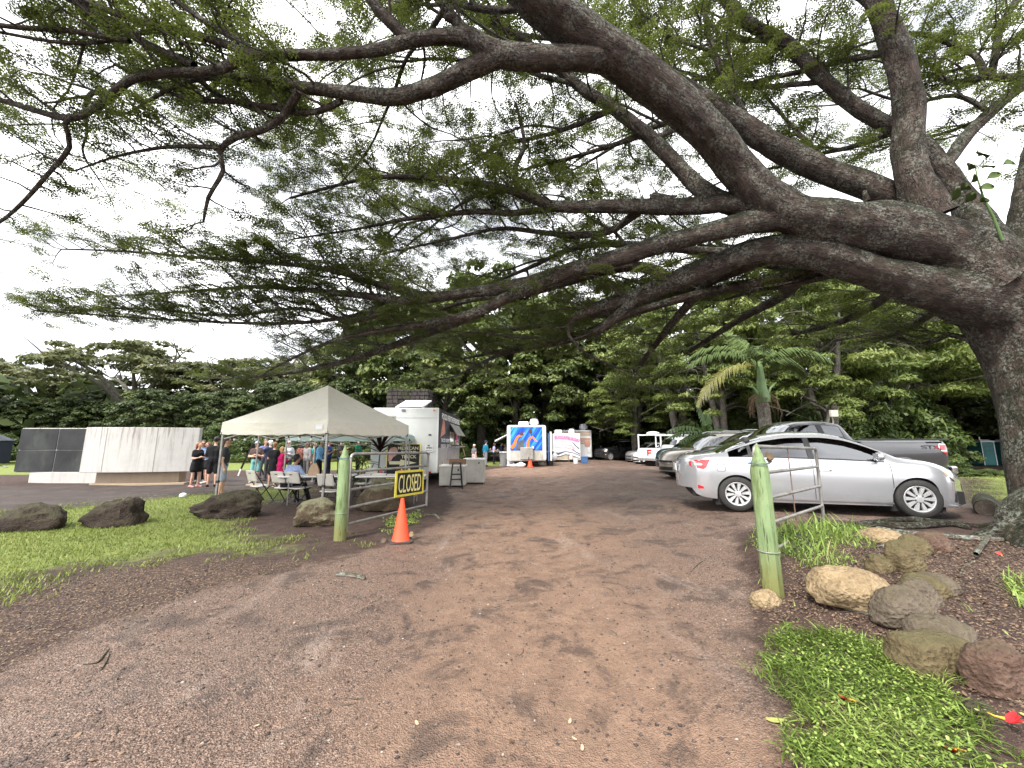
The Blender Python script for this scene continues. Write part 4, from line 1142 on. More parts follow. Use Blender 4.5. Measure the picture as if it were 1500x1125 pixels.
  for i in range(5):
   a = r.random() * 2 * PI
   TR.add(*smooth_line([(Vector((0, 0, -0.2)), .05), (Vector((math.cos(a) * rad * .3, math.sin(a) * rad * .3, hgt_ * .4)), .035), (Vector((math.cos(a) * rad * .6, math.sin(a) * rad * .6, hgt_ * .75)), .012)], 0.4), 5, 0.05)
  while len(C) < nclump:
   d = Vector((r.gauss(0, 1), r.gauss(0, 1), r.gauss(0, 1))).normalized()
   if d.z < -0.2: continue
   s = (1 + 0.3 * mnoise.noise((d.x * 2 + seed, d.y * 2, d.z * 2))) * r.uniform(0.65, 1.0)
   C.append((d.x * rad * s, d.y * rad * s, 0.15 * hgt_ + max(0, d.z) * hgt_ * 0.78 * s)); Rd.append(r.uniform(0.6, 1.2) * rad * 0.22)
  fl = 0.75
 TR.build('trunk' if kind != 'bush' else 'stems', M[bark], t)
 if BR.V:
  tag(BR.build('limbs', M[bark], t), kind='stuff')
 v, f, a = clumps_mesh(C, Rd, per, ll, lw, 0.5, seed, fl)
 tag(link('foliage', np_mesh('foliage', v, f, M[crown_mat], {'rnd': a}), t), kind='stuff')
 return t
SPECIES = {
 'umbrella': [lambda: tree_kind('umbrella_tree', 11, 'umbrella', 13, 9, 'leaf_olive', 'bark_pale', 150, 95, .50, .22), lambda: tree_kind('umbrella_tree', 12, 'umbrella', 12, 8, 'leaf_olive', 'bark_pale', 130, 95, .48, .22)],
 'dense': [lambda: tree_kind('broadleaf_tree', 21, 'dense', 14, 6.5, 'leaf_broad', 'bark_dark', 190, 190, .40, .24), lambda: tree_kind('broadleaf_tree', 22, 'dense', 12, 6, 'leaf_broad', 'bark_dark', 170, 190, .38, .23)],
 'dark': [lambda: tree_kind('evergreen_tree', 31, 'dense', 11, 5.5, 'leaf_dark', 'bark_dark', 150, 120, .40, .22), lambda: tree_kind('evergreen_tree', 32, 'dense', 10, 5, 'leaf_dark', 'bark_dark', 140, 120, .38, .20)],
 'feather': [lambda: tree_kind('feathery_tree', 41, 'feather', 10, 4.8, 'leaf_light', 'bark_pale', 150, 250, .25, .085), lambda: tree_kind('feathery_tree', 42, 'feather', 9, 4.4, 'leaf_light', 'bark_pale', 140, 250, .24, .08)],
 'bush': [lambda: tree_kind('bush', 51, 'bush', 2.6, 2.0, 'leaf_bush', 'bark_dark', 70, 150, .15, .075), lambda: tree_kind('bush', 52, 'bush', 2.0, 1.8, 'leaf_bush', 'bark_dark', 60, 150, .14, .07)],
}
_first = {}
def plant(kind, i, px, py, Y, s, label, group, sz=None, rz=None):
 """Stand a tree where the line of sight through its foot lies, Y metres out."""
 x = (px - 750) / FPX * (Y / ray(px, 650).y)
 if (kind, i) not in _first:
  o = SPECIES[kind][i]()
  _first[(kind, i)] = o
 else:
  o = copy_tree(_first[(kind, i)])
 o.location = (x, Y, H(x, Y))
 o.rotation_euler = (0, 0, rng.random() * 6.28 if rz is None else rz)
 o.scale = (s, s, s * (sz or 1.0))
 cat = 'bush' if kind == 'bush' else 'tree'
 tag(o, label, cat, group)
 return o
ORD = 'first second third fourth fifth sixth seventh eighth ninth tenth eleventh twelfth thirteenth fourteenth fifteenth sixteenth seventeenth eighteenth nineteenth twentieth'.split()
ORD += ['twenty ' + o for o in ORD[:9]] + ['thirtieth'] + ['thirty ' + o for o in ORD[:9]] + ['fortieth'] + ['forty ' + o for o in ORD[:9]]
def row_of(kind, look, where, group, rows):
 for k, (i, px, Y, s, sz) in enumerate(sorted(rows, key=lambda q: q[1])):
  plant(kind, i, px, 680, Y, s, '%s, %s from the left %s' % (look, ORD[k], where), group, sz)
GU, GD, GE, GF, GB = 'flat topped trees behind the concrete monument', 'leafy trees behind the food trailers', 'dark trees at the back of the clearing', 'feathery trees behind the parked cars', 'bushes along the edge of the woods'
row_of('umbrella', 'flat topped olive tree with pale limbs', 'behind the monument', GU, ((0, 190, 46, 1.05, 1.0), (1, 60, 52, 1.1, .92), (1, 330, 50, 1.05, 1.0), (0, -90, 44, 1.0, .95), (0, 440, 56, 1.05, 1.0), (1, -230, 50, 1.1, 1.0)))
row_of('dense', 'big broad leaved tree with clumped crown', 'behind the trailers', GD, ((0, 705, 40, 1.1, 1.25), (1, 600, 46, 1.2, 1.35), (0, 800, 42, 1.05, 1.2), (1, 850, 48, 1.2, 1.3), (1, 655, 36, 0.8, 1.0), (0, 530, 52, 1.1, 1.1), (0, 905, 50, 1.2, 1.25), (1, 760, 38, .9, 1.1)))
row_of('dark', 'dark green tree with rounded crown', 'along the back', GE, ((0, 60, 40, .62, .9), (1, 130, 42, .68, .9), (0, 215, 38, .62, .95), (1, 285, 40, .70, .95), (1, 345, 40, .68, 1.0), (0, 405, 42, .75, 1.0), (1, 460, 44, .8, 1.0), (0, 520, 44, .8, 1.0), (0, -20, 38, .55, .9), (1, -110, 40, .7, 1),
      (0, 905, 44, 1.0, 1.0), (1, 960, 46, 1.0, 1.0), (0, 1010, 42, .95, 1.0), (1, 770, 50, 1, 1), (0, 870, 54, 1.1, 1.1), (1, 1080, 42, .9, .9), (0, 1180, 40, .9, .9), (1, 1290, 38, .85, .9), (0, 1390, 36, .8, .9), (1, 1480, 36, .9, .9), (0, 1600, 36, .9, .9)))
row_of('feather', 'pale feathery tree with twisting branches', 'behind the cars', GF, ((0, 1000, 32, 1.25, 1.35), (1, 1060, 29, 1.1, 1.3), (0, 1150, 30, 1.35, 1.4), (1, 1215, 26, 1.1, 1.25), (0, 1265, 30, 1.4, 1.4), (1, 1330, 36, 1.5, 1.15), (0, 1400, 39, 1.7, 1.2), (1, 1465, 41, 1.6, 1.2), (0, 1350, 44, 1.8, 1.2), (1, 1560, 42, 1.7, 1.2), (0, 1540, 25, 1.15, 1.2), (1, 930, 36, 1.0, 1.05), (1, 1650, 26, 1.1, 1.1)))
row_of('bush', 'leafy green bush', 'along the wood edge', GB, ((0, 10, 33, 1.1, .9), (1, 45, 31, 1.0, .8), (0, 95, 34, 1.2, 1), (1, 150, 34, 1.2, 1.1), (0, 205, 34, 1.1, 1.1), (1, 260, 34, 1.2, 1), (0, 320, 35, 1.2, 1.1), (1, 370, 35, 1.3, 1), (0, 420, 36, 1.2, 1), (1, -40, 32, 1.2, 1), (0, -120, 32, 1.3, 1),
      (0, 480, 37, 1.2, 1), (1, 540, 38, 1.2, 1), (0, 600, 45, 2.0, 1.3), (1, 680, 47, 2.2, 1.3), (0, 745, 46, 2.2, 1.3), (1, 800, 50, 2.3, 1.4), (0, 875, 47, 2.2, 1.4), (1, 940, 48, 2.2, 1.4), (0, 1000, 38, 1.8, 1.2), (1, 1050, 33, 1.6, 1.2), (0, 655, 34, 1.0, 1.0), (1, 690, 38, 1.1, .8), (0, 1250, 21, .9, .9), (1, 1300, 20, .95, .9), (0, 1345, 21, .8, .8), (1, 1245, 27, 1.7, 1.5), (0, 1290, 29, 1.9, 1.6), (1, 1335, 28, 1.7, 1.5), (1, 1200, 28, 1.7, 1.4), (0, 1150, 29, 1.7, 1.4), (1, 1020, 30, 1.6, 1.2), (1, 1372, 24, .8, .8), (0, 1410, 43, 1.9, 1.4), (1, 1450, 45, 2.0, 1.4), (0, 1510, 42, 1.8, 1.3), (0, 1200, 22, 1, .9), (1, 1150, 23, 1, .9), (0, 1095, 22, .9, .8)))
row_of('bush', 'low spreading shrub', 'before the toilets', 'low shrubs in front of the portable toilets', ((0, 1415, 17.6, .42, .38), (1, 1450, 17.2, .45, .42), (1, 1490, 17.8, .45, .45), (0, 1385, 18.0, .42, .42)))
# the wood behind it all, one far mass
Cw, Rw = [], []
_r = random.Random(99)
for k in range(760):
 a = R(-75 + 150 * _r.random())
 d = _r.uniform(62, 78)
 Cw.append((math.sin(a) * d, math.cos(a) * d, _r.uniform(0.2, 9.5) ** 1.0 * (0.8 if a < -0.55 else 1.0))); Rw.append(_r.uniform(2.2, 3.6))
v, f, a = clumps_mesh(Cw, Rw, 70, 1.4, .8, .4, 5, .8)
tag(link('far_woods', np_mesh('far_woods', v, f, M['leaf_dark'], {'rnd': a})), kind='stuff')
# ---- royal palm, banana plant, spiky plants
def frond(p, d, L, droop, n=26, w=0.05, ll=0.55, spread=1.0, sag=0.6):
 """Feather leaf: midrib points and the quads of its leaflets."""
 pts, dd = [Vector(p)], Vector(d).normalized()
 for i in range(12):
  dd = (dd + Vector((0, 0, -droop / 12))).normalized()
  pts.append(pts[-1] + dd * (L / 12))
 V, F = [], []
 for i in range(n):
  t = 0.10 + 0.9 * i / n
  f = t * 12; j = min(int(f), 11)
  q = pts[j].lerp(pts[j + 1], f - j)
  tang = (pts[j + 1] - pts[j]).normalized()
  side = tang.cross(Vector((0, 0, 1))).normalized()
  up = side.cross(tang)
  lf = ll * math.sin(PI * min(1, 0.15 + t * 0.85)) ** 0.6
  for s in (-1, 1):
   dv = (tang * 0.75 + side * s * spread + up * rng.uniform(-.1, .35)).normalized()
   m1 = q + dv * lf * .5
   e = q + dv * lf + Vector((0, 0, -sag * lf))
   nn = tang * w * .5
   b = len(V)
   V += [q - nn * .6, q + nn * .6, m1 + nn, m1 - nn, e]
   F += [(b, b + 1, b + 2, b + 3), (b + 3, b + 2, b + 4, b + 4)]
 return pts, V, F
def frond_obj(name, fr, mat, parent, r=0.03):
 pts, V, F = fr
 mb = MB(); mb.tube(pts, [r * (1 - .8 * i / 12) for i in range(13)], 5)
 mb.add(V, [f if f[2] != f[3] else f[:3] for f in F])
 return mb.build(name, mat, parent)
M['palm_leaf'] = dull('palm leaf', (0.075, 0.108, 0.036, 1), 0.7, 0.35, 3, spec=.1)
M['palm_yellow'] = dull('yellowing palm leaf', (0.17, 0.165, 0.040, 1), 0.5, 0.35, 1.2)
M['palm_shaft'] = dull('green crownshaft', (0.10, 0.17, 0.055, 1), 0.45, 0.2, 3)
M['dead_frond'] = dull('brown fibre', (0.10, 0.065, 0.035, 1), 0.9, 0.4, 9, bump=0.4)
pc = AT(1124, 650, 18.0); pc.z = H(pc.x, pc.y)
palm = thing('palm_tree', 'royal palm with smooth green crownshaft and one yellowing frond behind the grey pickup', 'palm tree', tuple(pc))
zc = lambda py: AT(1120, py, 18.0).z - pc.z
Limbs().add(*smooth_line([(Vector((0, 0, -.2)), .34), (Vector((0, 0, 1.0)), .27), (Vector((-.02, 0, zc(585))), .25)], .3), 14, .02).build('trunk', M['bark_pale'], palm)
MB().lathe([(0.30, zc(590)), (0.33, zc(580)), (0.24, zc(574)), (0.17, zc(555)), (0.13, zc(538)), (0.10, zc(530))], 14, cap=False).build('crownshaft', M['palm_shaft'], palm, 60)
top = Vector((-0.12, 0, zc(537)))
for an, el, L, dr, nm, mt in ((178, 42, 3.0, 1.5, 'frond', 'palm_leaf'), (20, 38, 2.9, 1.5, 'frond', 'palm_leaf'), (150, 62, 3.0, 2.1, 'frond', 'palm_leaf'), (40, 60, 3.0, 2.2, 'frond', 'palm_leaf'), (195, 14, 3.6, 1.55, 'frond', 'palm_yellow'),
        (240, 50, 2.6, 1.8, 'frond', 'palm_leaf'), (320, 48, 2.6, 1.9, 'frond', 'palm_leaf'), (100, 70, 2.8, 1.4, 'frond', 'palm_leaf')):
 o = frond_obj(nm, frond(top, (math.cos(R(an)) * math.cos(R(el)), math.sin(R(an)) * math.cos(R(el)), math.sin(R(el))), L * 1.22, dr, 64, 0.075, 0.72, 0.8, 0.6), M[mt], palm, 0.035)
 if mt == 'palm_yellow': o['label'] = 'yellowing frond hanging to the left'
for an, z in ((10, 566), (200, 572), (60, 560)):
 q = Vector((math.cos(R(an)) * .2, math.sin(R(an)) * .2, zc(582)))
 MB().tube([q, q + Vector((math.cos(R(an)) * .25, 0, .45)), q + Vector((math.cos(R(an)) * .55, 0, zc(z) - zc(582) + .2))], [.06, .055, .03], 7).build('cut_stalk', M['palm_shaft'], palm, 60)
hm = MB()
for k in range(60):
 a = rng.random() * 6.28
 q = Vector((math.cos(a) * .26, math.sin(a) * .26, zc(581) + rng.uniform(-.1, .2)))
 hm.tube([q, q + Vector((math.cos(a) * .3, math.sin(a) * .3, -.25)), q + Vector((math.cos(a) * rng.uniform(.2, .5), math.sin(a) * .4, -rng.uniform(.5, 1.0)))], [.015, .012, .004], 3)
tag(hm.build('dead_fibres', M['dead_frond'], palm), kind='stuff')
M['banana_leaf'] = mat_leaf('banana leaf', [(0, (0.06, 0.11, 0.03)), (1, (0.12, 0.19, 0.06))], 0.3, 0.35)
bc = AT(1045, 650, 17.0); bc.z = H(bc.x, bc.y)
ban = thing('banana_plant', 'banana plant with torn drooping pale green leaves behind the parked cars', 'plant', tuple(bc))
Limbs().add(*smooth_line([(Vector((0, 0, -.1)), .13), (Vector((-.1, 0, .9)), .10), (Vector((-.25, 0, 1.7)), .06)], .2), 9, .02).build('stem', M['palm_shaft'], ban)
def banana_leaf(p, d, L, w, droop):
 pts, dd = [Vector(p)], Vector(d).normalized()
 for i in range(14):
  dd = (dd + Vector((0, 0, -droop / 14))).normalized()
  pts.append(pts[-1] + dd * (L / 14))
 mb = MB(); mb.tube(pts, [.022 * (1 - .8 * i / 14) for i in range(15)], 5)
 for i in range(1, 14):
  a, b = pts[i], pts[i + 1]
  t = (b - a).normalized(); sd = t.cross(Vector((0, 0, 1))).normalized()
  for s in (-1, 1):
   ww = w * math.sin(PI * (i + .4) / 15) ** .55 * rng.uniform(.8, 1.05)
   dz = -ww * rng.uniform(.25, .8)
   b2 = a.lerp(b, rng.uniform(.82, .99))
   mb.add([a, b2, b2 + sd * s * ww * .55 + Vector((0, 0, .03)), b2 + sd * s * ww + Vector((0, 0, dz)), a + sd * s * ww + t * .05 + Vector((0, 0, dz)), a + sd * s * ww * .55 + Vector((0, 0, .03))], [(0, 1, 2, 5), (5, 2, 3, 4)])
 o = mb.build('leaf', M['banana_leaf'], ban)
 return o
for an, el, L, w, dr in ((185, 35, 1.9, .26, 1.3), (200, 20, 1.7, .24, 1.0), (170, 52, 1.9, .26, 1.7), (120, 80, 1.7, .22, .7), (60, 70, 1.5, .22, 1.2), (20, 45, 1.3, .2, 1.2), (240, 60, 1.5, .22, 1.7), (300, 40, 1.2, .2, 1.4)):
 banana_leaf((-.22, 0, 1.55), (math.cos(R(an)) * math.cos(R(el)), math.sin(R(an)) * math.cos(R(el)), math.sin(R(el))), L, w, dr)
# young broad-leaved sprout in the crotch of the great tree
sp = thing('sprouting_plant', 'young broad leaved plant sprouting from the crotch of the great tree', 'plant', tuple(AT(1468, 352, 5.55)))
o0 = AT(1468, 352, 5.55)
L1 = [AT(1468, 352, 5.55) - o0, AT(1455, 318, 5.5) - o0, AT(1440, 288, 5.45) - o0, AT(1432, 262, 5.4) - o0, AT(1428, 240, 5.4) - o0]
MB().tube(L1, [.022, .018, .014, .010, .006], 6).build('stem', M['palm_shaft'], sp, 60)
for (px, py, an, s) in ((1420, 245, 150, .15), (1440, 228, 60, .15), (1432, 226, 100, .13), (1448, 245, 20, .15), (1425, 262, 170, .13), (1455, 258, -20, .14), (1412, 275, 190, .17), (1398, 285, 200, .15), (1445, 275, -10, .15), (1478, 240, 40, .17), (1420, 290, 230, .14), (1440, 295, 250, .12)):
 c = AT(px, py, 5.4) - o0
 lm = MB()
 pts, k = [], 9
 for i in range(k):
  t = i / (k - 1)
  ww = s * .46 * math.sin(PI * t) ** .8
  for q in (-1, 0, 1):
   pts.append(Vector((t * s * 1.5 - s * .75, ww * q, (.03 if q else 0) - .12 * s * (2 * t - 1) ** 2)))
 lm.add(pts, [(i * 3 + j, i * 3 + j + 1, (i + 1) * 3 + j + 1, (i + 1) * 3 + j) for i in range(k - 1) for j in range(2)], Matrix.Translation(c) @ Euler((rng.uniform(.7, 1.4), rng.uniform(-.5, .5), R(an * .3))).to_matrix().to_4x4())
 lm.build('leaf', M['palm_leaf'], sp, 60)
# ---------------------------------------------------------------- lettering
def text(name, s, height, width, mat, parent, loc, rot=(R(90), 0, 0), bold=0.0, depth=0.004, skew=0.0):
 """Raised lettering of the given height and overall width, standing in the local XZ plane by default."""
 cu = bpy.data.curves.new(name, 'FONT')
 cu.body = s
 cu.size = 1.0
 cu.extrude = 0.001
 cu.offset = bold
 cu.shear = skew
 cu.resolution_u = 3
 tmp = bpy.data.objects.new(name, cu)
 COL.objects.link(tmp)
 dg = bpy.context.evaluated_depsgraph_get()
 me = bpy.data.meshes.new_from_object(tmp.evaluated_get(dg))
 bpy.data.objects.remove(tmp)
 n = len(me.vertices)
 co = np.empty(n * 3, dtype=np.float32)
 me.vertices.foreach_get('co', co)
 co = co.reshape(-1, 3)
 lo, hi = co.min(0), co.max(0)
 co[:, 0] = (co[:, 0] - (lo[0] + hi[0]) / 2) / (hi[0] - lo[0]) * width
 co[:, 1] = (co[:, 1] - (lo[1] + hi[1]) / 2) / (hi[1] - lo[1]) * height
 co[:, 2] = co[:, 2] / 0.002 * depth
 me.vertices.foreach_set('co', co.ravel())
 me.materials.clear()
 me.materials.append(mat)
 me.update()
 o = link(name, me, parent, loc)
 o.rotation_euler = rot
 return o
M['letter_white'] = dull('white lettering', (0.75, 0.74, 0.70, 1), 0.6, 0.05, 9)
M['letter_cream'] = dull('cream lettering', (0.80, 0.74, 0.50, 1), 0.6, 0.05, 9)
M['letter_pink'] = dull('pink lettering', (0.62, 0.13, 0.33, 1), 0.6, 0.15, 9)
M['letter_grey'] = dull('dark grey lettering', (0.05, 0.05, 0.055, 1), 0.5, 0.1, 9)
M['letter_red'] = dull('red lettering', (0.5, 0.04, 0.05, 1), 0.5, 0.1, 9)
# ---------------------------------------------------------------- concrete monument on the left
def mat_concrete(name, base, stain):
 n = NT(name)
 co = n.coord()
 f = n.noise(1.6, 7, 0.7, co)
 streak = n.noise(3.5, 6, 0.7, n.scaled(co, (2.6, 2.6, 0.16)))
 pits = n.noise(46, 3, 0.6, co)
 c = n.ramp(f, [(0.3, tuple(x * .82 for x in base)), (0.7, base)])
 sep = n.n('ShaderNodeSeparateXYZ'); n.t.links.new(co, sep.inputs[0])
 top = n.rng(sep.outputs['Z'], 1.1, 2.3, 0.25, 1.0)
 c = n.mix(n.math('MULTIPLY', n.rng(streak, 0.47, 0.68), n.math('MULTIPLY', top, 1.0)), c, stain + (1,))
 c = n.mix(n.rng(pits, 0.60, 0.72, 0, 0.35), c, tuple(x * .4 for x in base) + (1,))
 return n.done(n.bsdf(c, 0.85, 0, n.bump(n.math('ADD', pits, f), 0.35, 0.012)))
M['concrete'] = mat_concrete('weathered white concrete', (0.46, 0.45, 0.43), (0.13, 0.105, 0.08))
M['tan_concrete'] = mat_concrete('earth stained concrete', (0.36, 0.28, 0.20), (0.24, 0.12, 0.06))
M['bronze'] = dull('dark bronze plaque', (0.022, 0.024, 0.024, 1), 0.5, 0.5, 1.3, 0.3, bump=0.25, bscale=30, dirt=(0.055, 0.062, 0.055, 1))
mon = thing('monument', 'low monument of a curved white concrete slab and a dark plaque panel on plinths', 'monument', (0, 0, 0))
def slab(name, mat, pA, pB, z0, z1, thick, bulge, parent, n=14, inset=0.0, smooth=40):
 """Upright slab between two ground points, its face bulging towards the viewer."""
 A, B = Vector((pA[0], pA[1], 0)), Vector((pB[0], pB[1], 0))
 t = (B - A).normalized(); nr = Vector((t.y, -t.x, 0))
 mb = MB(); rows = []
 for zi, (z, ins) in enumerate(((z0, 0), (z1, inset))):
  pass
 f0 = [A + (B - A) * (i / n) + nr * bulge * (1 - (2 * i / n - 1) ** 2) for i in range(n + 1)]
 bk = [p - nr * thick for p in f0]
 ring = f0 + bk[::-1]
 vs = [(p.x, p.y, z0) for p in ring] + [(p.x, p.y, z1) for p in ring]
 m = len(ring)
 fs = [(i, (i + 1) % m, m + (i + 1) % m, m + i) for i in range(m)]
 k = n + 1
 for i in range(n):
  fs.append((m + i, m + i + 1, m + 2 * k - 2 - i, m + 2 * k - 1 - i))
  fs.append((i + 1, i, 2 * k - 1 - i, 2 * k - 2 - i))
 mb.add(vs, fs)
 return mb.build(name, mat, parent, smooth, bev=0.015), f0, nr
zt, zb = AT(128, 626, 15.3).z, AT(114, 692, 15.3).z
wl, wr = AT(121, 660, 15.2), AT(289, 660, 15.9)
ws, f0, nr = slab('white_slab', M['concrete'], wl, wr, zb, zt, 0.22, 0.32, mon, 18)
for fr in (0.235, 0.69):
 i = int(fr * 18)
 p = f0[i]
 MB().box((p.x + nr.x * .002, p.y + nr.y * .002, (zb + zt) / 2), (0.012, 0.024, zt - zb - 0.02), math.atan2(wr.y - wl.y, wr.x - wl.x)).build('slab_joint', M['concrete_far'], mon)
pa, pb = AT(140, 700, 15.6), AT(262, 700, 15.9)
slab('plinth', M['tan_concrete'], pa, pb, -0.15, zb + 0.01, 0.4, 0.22, mon, 10)
# flared foot of the plinth
slab('plinth_foot', M['tan_concrete'], AT(131, 705, 15.5), AT(270, 705, 15.8), -0.15, 0.07, 0.6, 0.25, mon, 10)
dl, dr = AT(27, 660, 16.3), AT(170, 660, 16.5)
zt2, zb2 = AT(32, 627, 16.3).z, AT(20, 692, 16.3).z
ds, g0, nr2 = slab('plaque_panel', M['concrete'], dl, dr, zb2, zt2, 0.6, 0.05, mon, 6)
ang2 = math.atan2(dr.y - dl.y, dr.x - dl.x)
L2 = (dr - dl).length
for i in range(2):
 for j in range(2):
  x0, x1 = (0.01, 0.395) if i == 0 else (0.405, 0.80)
  zz0, zz1 = (zb2 + 0.03, (zb2 + zt2) / 2 - 0.01) if j == 0 else ((zb2 + zt2) / 2 + 0.01, zt2 - 0.03)
  c = dl.lerp(dr, (x0 + x1) / 2)
  bl = 0.05 * (1 - (x0 + x1 - 1) ** 2)
  MB().box((c.x + nr2.x * (bl + .012), c.y + nr2.y * (bl + .012), (zz0 + zz1) / 2), ((x1 - x0) * L2 - 0.01, 0.05, zz1 - zz0), ang2).build('plaque', M['bronze'], mon, bev=0.01)
slab('white_plinth', M['concrete'], AT(42, 700, 16.3), AT(160, 700, 16.4), -0.15, zb2 + 0.01, 0.35, 0.03, mon, 6)
# navy box on a post at the frame's edge
nb = AT(-6, 650, 9.0)
nv = thing('post_box', 'navy metal box with pitched lid on a post at the edge of the lawn', 'box', (nb.x, nb.y, H(nb.x, nb.y)))
MB().box((0, 0, 0.55), (0.16, 0.16, 1.1)).build('post', M['navy_metal'], nv, bev=.01)
MB().box((0, 0, 1.42), (0.36, 0.36, 0.50)).build('body', M['navy_metal'], nv, bev=.015)
MB().add([(-.2, -.2, 1.675), (.2, -.2, 1.675), (.2, .2, 1.675), (-.2, .2, 1.675), (0, 0, 1.83), ], [(0, 1, 4), (1, 2, 4), (2, 3, 4), (3, 0, 4), (3, 2, 1, 0)]).build('lid', M['navy_metal'], nv)
MB().tube([(0.1, 0, 1.13), (0.40, -.02, 1.07)], .012, 6).build('latch_rod', M['steel'], nv)
# ---------------------------------------------------------------- canopy tents
def mat_canvas(name, c0, dirtc, trans):
 n = NT(name)
 co = n.coord()
 f = n.noise(1.3, 6, 0.65, co)
 g = n.noise(7.0, 6, 0.7, co)
 c = n.ramp(f, [(0.3, tuple(x * .88 for x in c0)), (0.7, c0)])
 c = n.mix(n.rng(n.math('ADD', n.math('MULTIPLY', f, .5), n.math('MULTIPLY', g, .5)), 0.48, 0.66, 0, .6), c, dirtc + (1,))
 fold = n.noise(2.2, 4, 0.6, n.scaled(co, (1, 1, 2.6)), 1.2)
 nm = n.bump(n.math('ADD', fold, n.math('MULTIPLY', g, .15)), 0.6, 0.05)
 b = n.bsdf(c, 0.75, 0, nm, 0.3)
 t = n.n('ShaderNodeBsdfTranslucent'); n.set(t, 'Color', c)
 m = n.n('ShaderNodeMixShader'); m.inputs[0].default_value = trans
 n.t.links.new(b, m.inputs[1]); n.t.links.new(t.outputs[0], m.inputs[2])
 return n.done(m.outputs[0])
M['canvas'] = mat_canvas('beige canvas', (0.82, 0.79, 0.68), (0.64, 0.60, 0.45), 0.18)
M['teal_canvas'] = mat_canvas('pale teal canvas', (0.52, 0.66, 0.63), (0.42, 0.55, 0.52), 0.35)
def tent(name, label, corners, ze, peak, val, mat, leg_mat, legs=True, group=None, sag=0.07):
 """corners: four ground points in order; ze: eave height; peak: height of the tip; val: depth of the valance."""
 C = [Vector((c[0], c[1], 0)) for c in corners]
 cen = sum(C, Vector()) / 4
 t = thing(name, label, 'tent', (cen.x, cen.y, 0))
 mb = MB()
 n = 10
 for k in range(4):
  A, B = C[k] - cen, C[(k + 1) % 4] - cen
  rows = []
  for i in range(n + 1):
   u = i / n
   row = []
   for j in range(n + 1):
    v = j / n
    base = A.lerp(B, v)
    p = base * (1 - u)
    z = ze + (peak - ze) * u - sag * math.sin(PI * u) * (0.35 + math.sin(PI * v)) - 0.03 * math.sin(PI * v) * (1 - u)
    row.append((p.x, p.y, z))
   rows.append(row)
  mb.grid(rows)
 roof = mb.build('canopy_roof', mat, t, 25)
 for k in range(4):
  A, B = C[k] - cen, C[(k + 1) % 4] - cen
  vb = MB(); rows = []
  for u in (0, .5, 1):
   row = []
   for j in range(17):
    v = j / 16
    p = A.lerp(B, v) * (1.003 + 0.004 * u)
    nrm = (A + B).normalized()
    w = 0.012 * math.sin(j * 1.9 + k) * u
    row.append((p.x + nrm.x * w, p.y + nrm.y * w, ze - 0.03 * math.sin(PI * v) - val * u - 0.012 * u * math.sin(j * 2.3 + k * 2)))
   rows.append(row)
  vb.grid(rows)
  vb.build('valance', mat, t, 60)
 if legs:
  for k in range(4):
   p = (C[k] - cen) * 0.985
   z0 = H(p.x + cen.x, p.y + cen.y)
   lg = MB(); lg.bar((p.x, p.y, z0), (p.x, p.y, ze - 0.01), 0.045)
   l = lg.build('leg', leg_mat, t)
   MB().bar((p.x, p.y, z0 + .62), (p.x, p.y, z0 + .68), 0.062).build('clip', M['black_plastic'], l)
   MB().box((p.x, p.y, z0 + .01), (0.10, 0.10, 0.02)).build('foot_plate', M['steel'], l)
   MB().bar((p.x, p.y, ze - val - .02), (p.x, p.y, ze - val + .05), 0.06).build('clip', M['black_plastic'], l)
  for k in range(4):                     # scissor truss under the eaves
   A, B = (C[k] - cen) * 0.98, (C[(k + 1) % 4] - cen) * 0.98
   tr = MB()
   z1, z2 = ze - 0.10, ze - 0.42
   for s in range(2):
    P, Q = A.lerp(B, s / 2), A.lerp(B, (s + 1) / 2)
    tr.bar((P.x, P.y, z1), (Q.x, Q.y, z2), .022)
    tr.bar((P.x, P.y, z2), (Q.x, Q.y, z1), .022)
   tr.build('truss', leg_mat, t)
 return t
TC = [(-4.30, 9.05), (-3.10, 11.60), (-6.10, 12.85), (-7.40, 9.90)]
tent1 = tent('canopy_tent', 'weathered beige canopy tent with a pointed roof over the folding chairs', TC, 2.14, 3.24, 0.30, M['canvas'], M['galv'])
# label patch at the near corner of the valance
MB().box((TC[0][0] - 0.22 - (-5.225), TC[0][1] + 0.055 - 10.85 - 0.02, 1.98), (0.20, 0.008, 0.11), R(164)).build('label_patch', M['bright_white'], tent1)
T2 = [(-7.9, 13.6), (-3.7, 14.2), (-4.2, 17.4), (-8.5, 16.8)]
tent2 = tent('canopy_tent', 'pale teal canopy tent sheltering the people behind the beige tent', T2, 1.93, 2.85, 0.21, M['teal_canvas'], M['galv'], True)
# string of bulbs along the beige tent
sl = thing('string_lights', 'string of clear bulbs with black sockets hanging along the beige tent', 'string lights', (0, 0, 0))
A, B = Vector((-7.3, 9.95, 1.83)), Vector((-4.35, 9.15, 1.83))
cordp = [A.lerp(B, i / 24) + Vector((0, 0.12, -0.04 * abs(math.sin(i * PI / 4)))) for i in range(25)]
MB().tube(cordp, .006, 4).build('cord', M['black_plastic'], sl)
for i in range(9):
 p = A.lerp(B, (i + .5) / 9) + Vector((0, 0.12, -.04))
 MB().lathe([(.016, 0), (.018, -.05)], 8, p).build('socket', M['black_plastic'], sl)
 MB().ball(p + Vector((0, 0, -.085)), .035, 8, 6).build('bulb', M['bulb'], sl, 60)
sl2 = thing('string_lights', 'string of small bulbs slung inside the teal tent', 'string lights', (0, 0, 0))
A, B = Vector((-5.6, 13.9, 1.72)), Vector((-3.9, 14.4, 1.70))
MB().tube([A.lerp(B, i / 16) + Vector((0, 0, -.10 * math.sin(i / 16 * PI))) for i in range(17)], .006, 4).build('cord', M['black_plastic'], sl2)
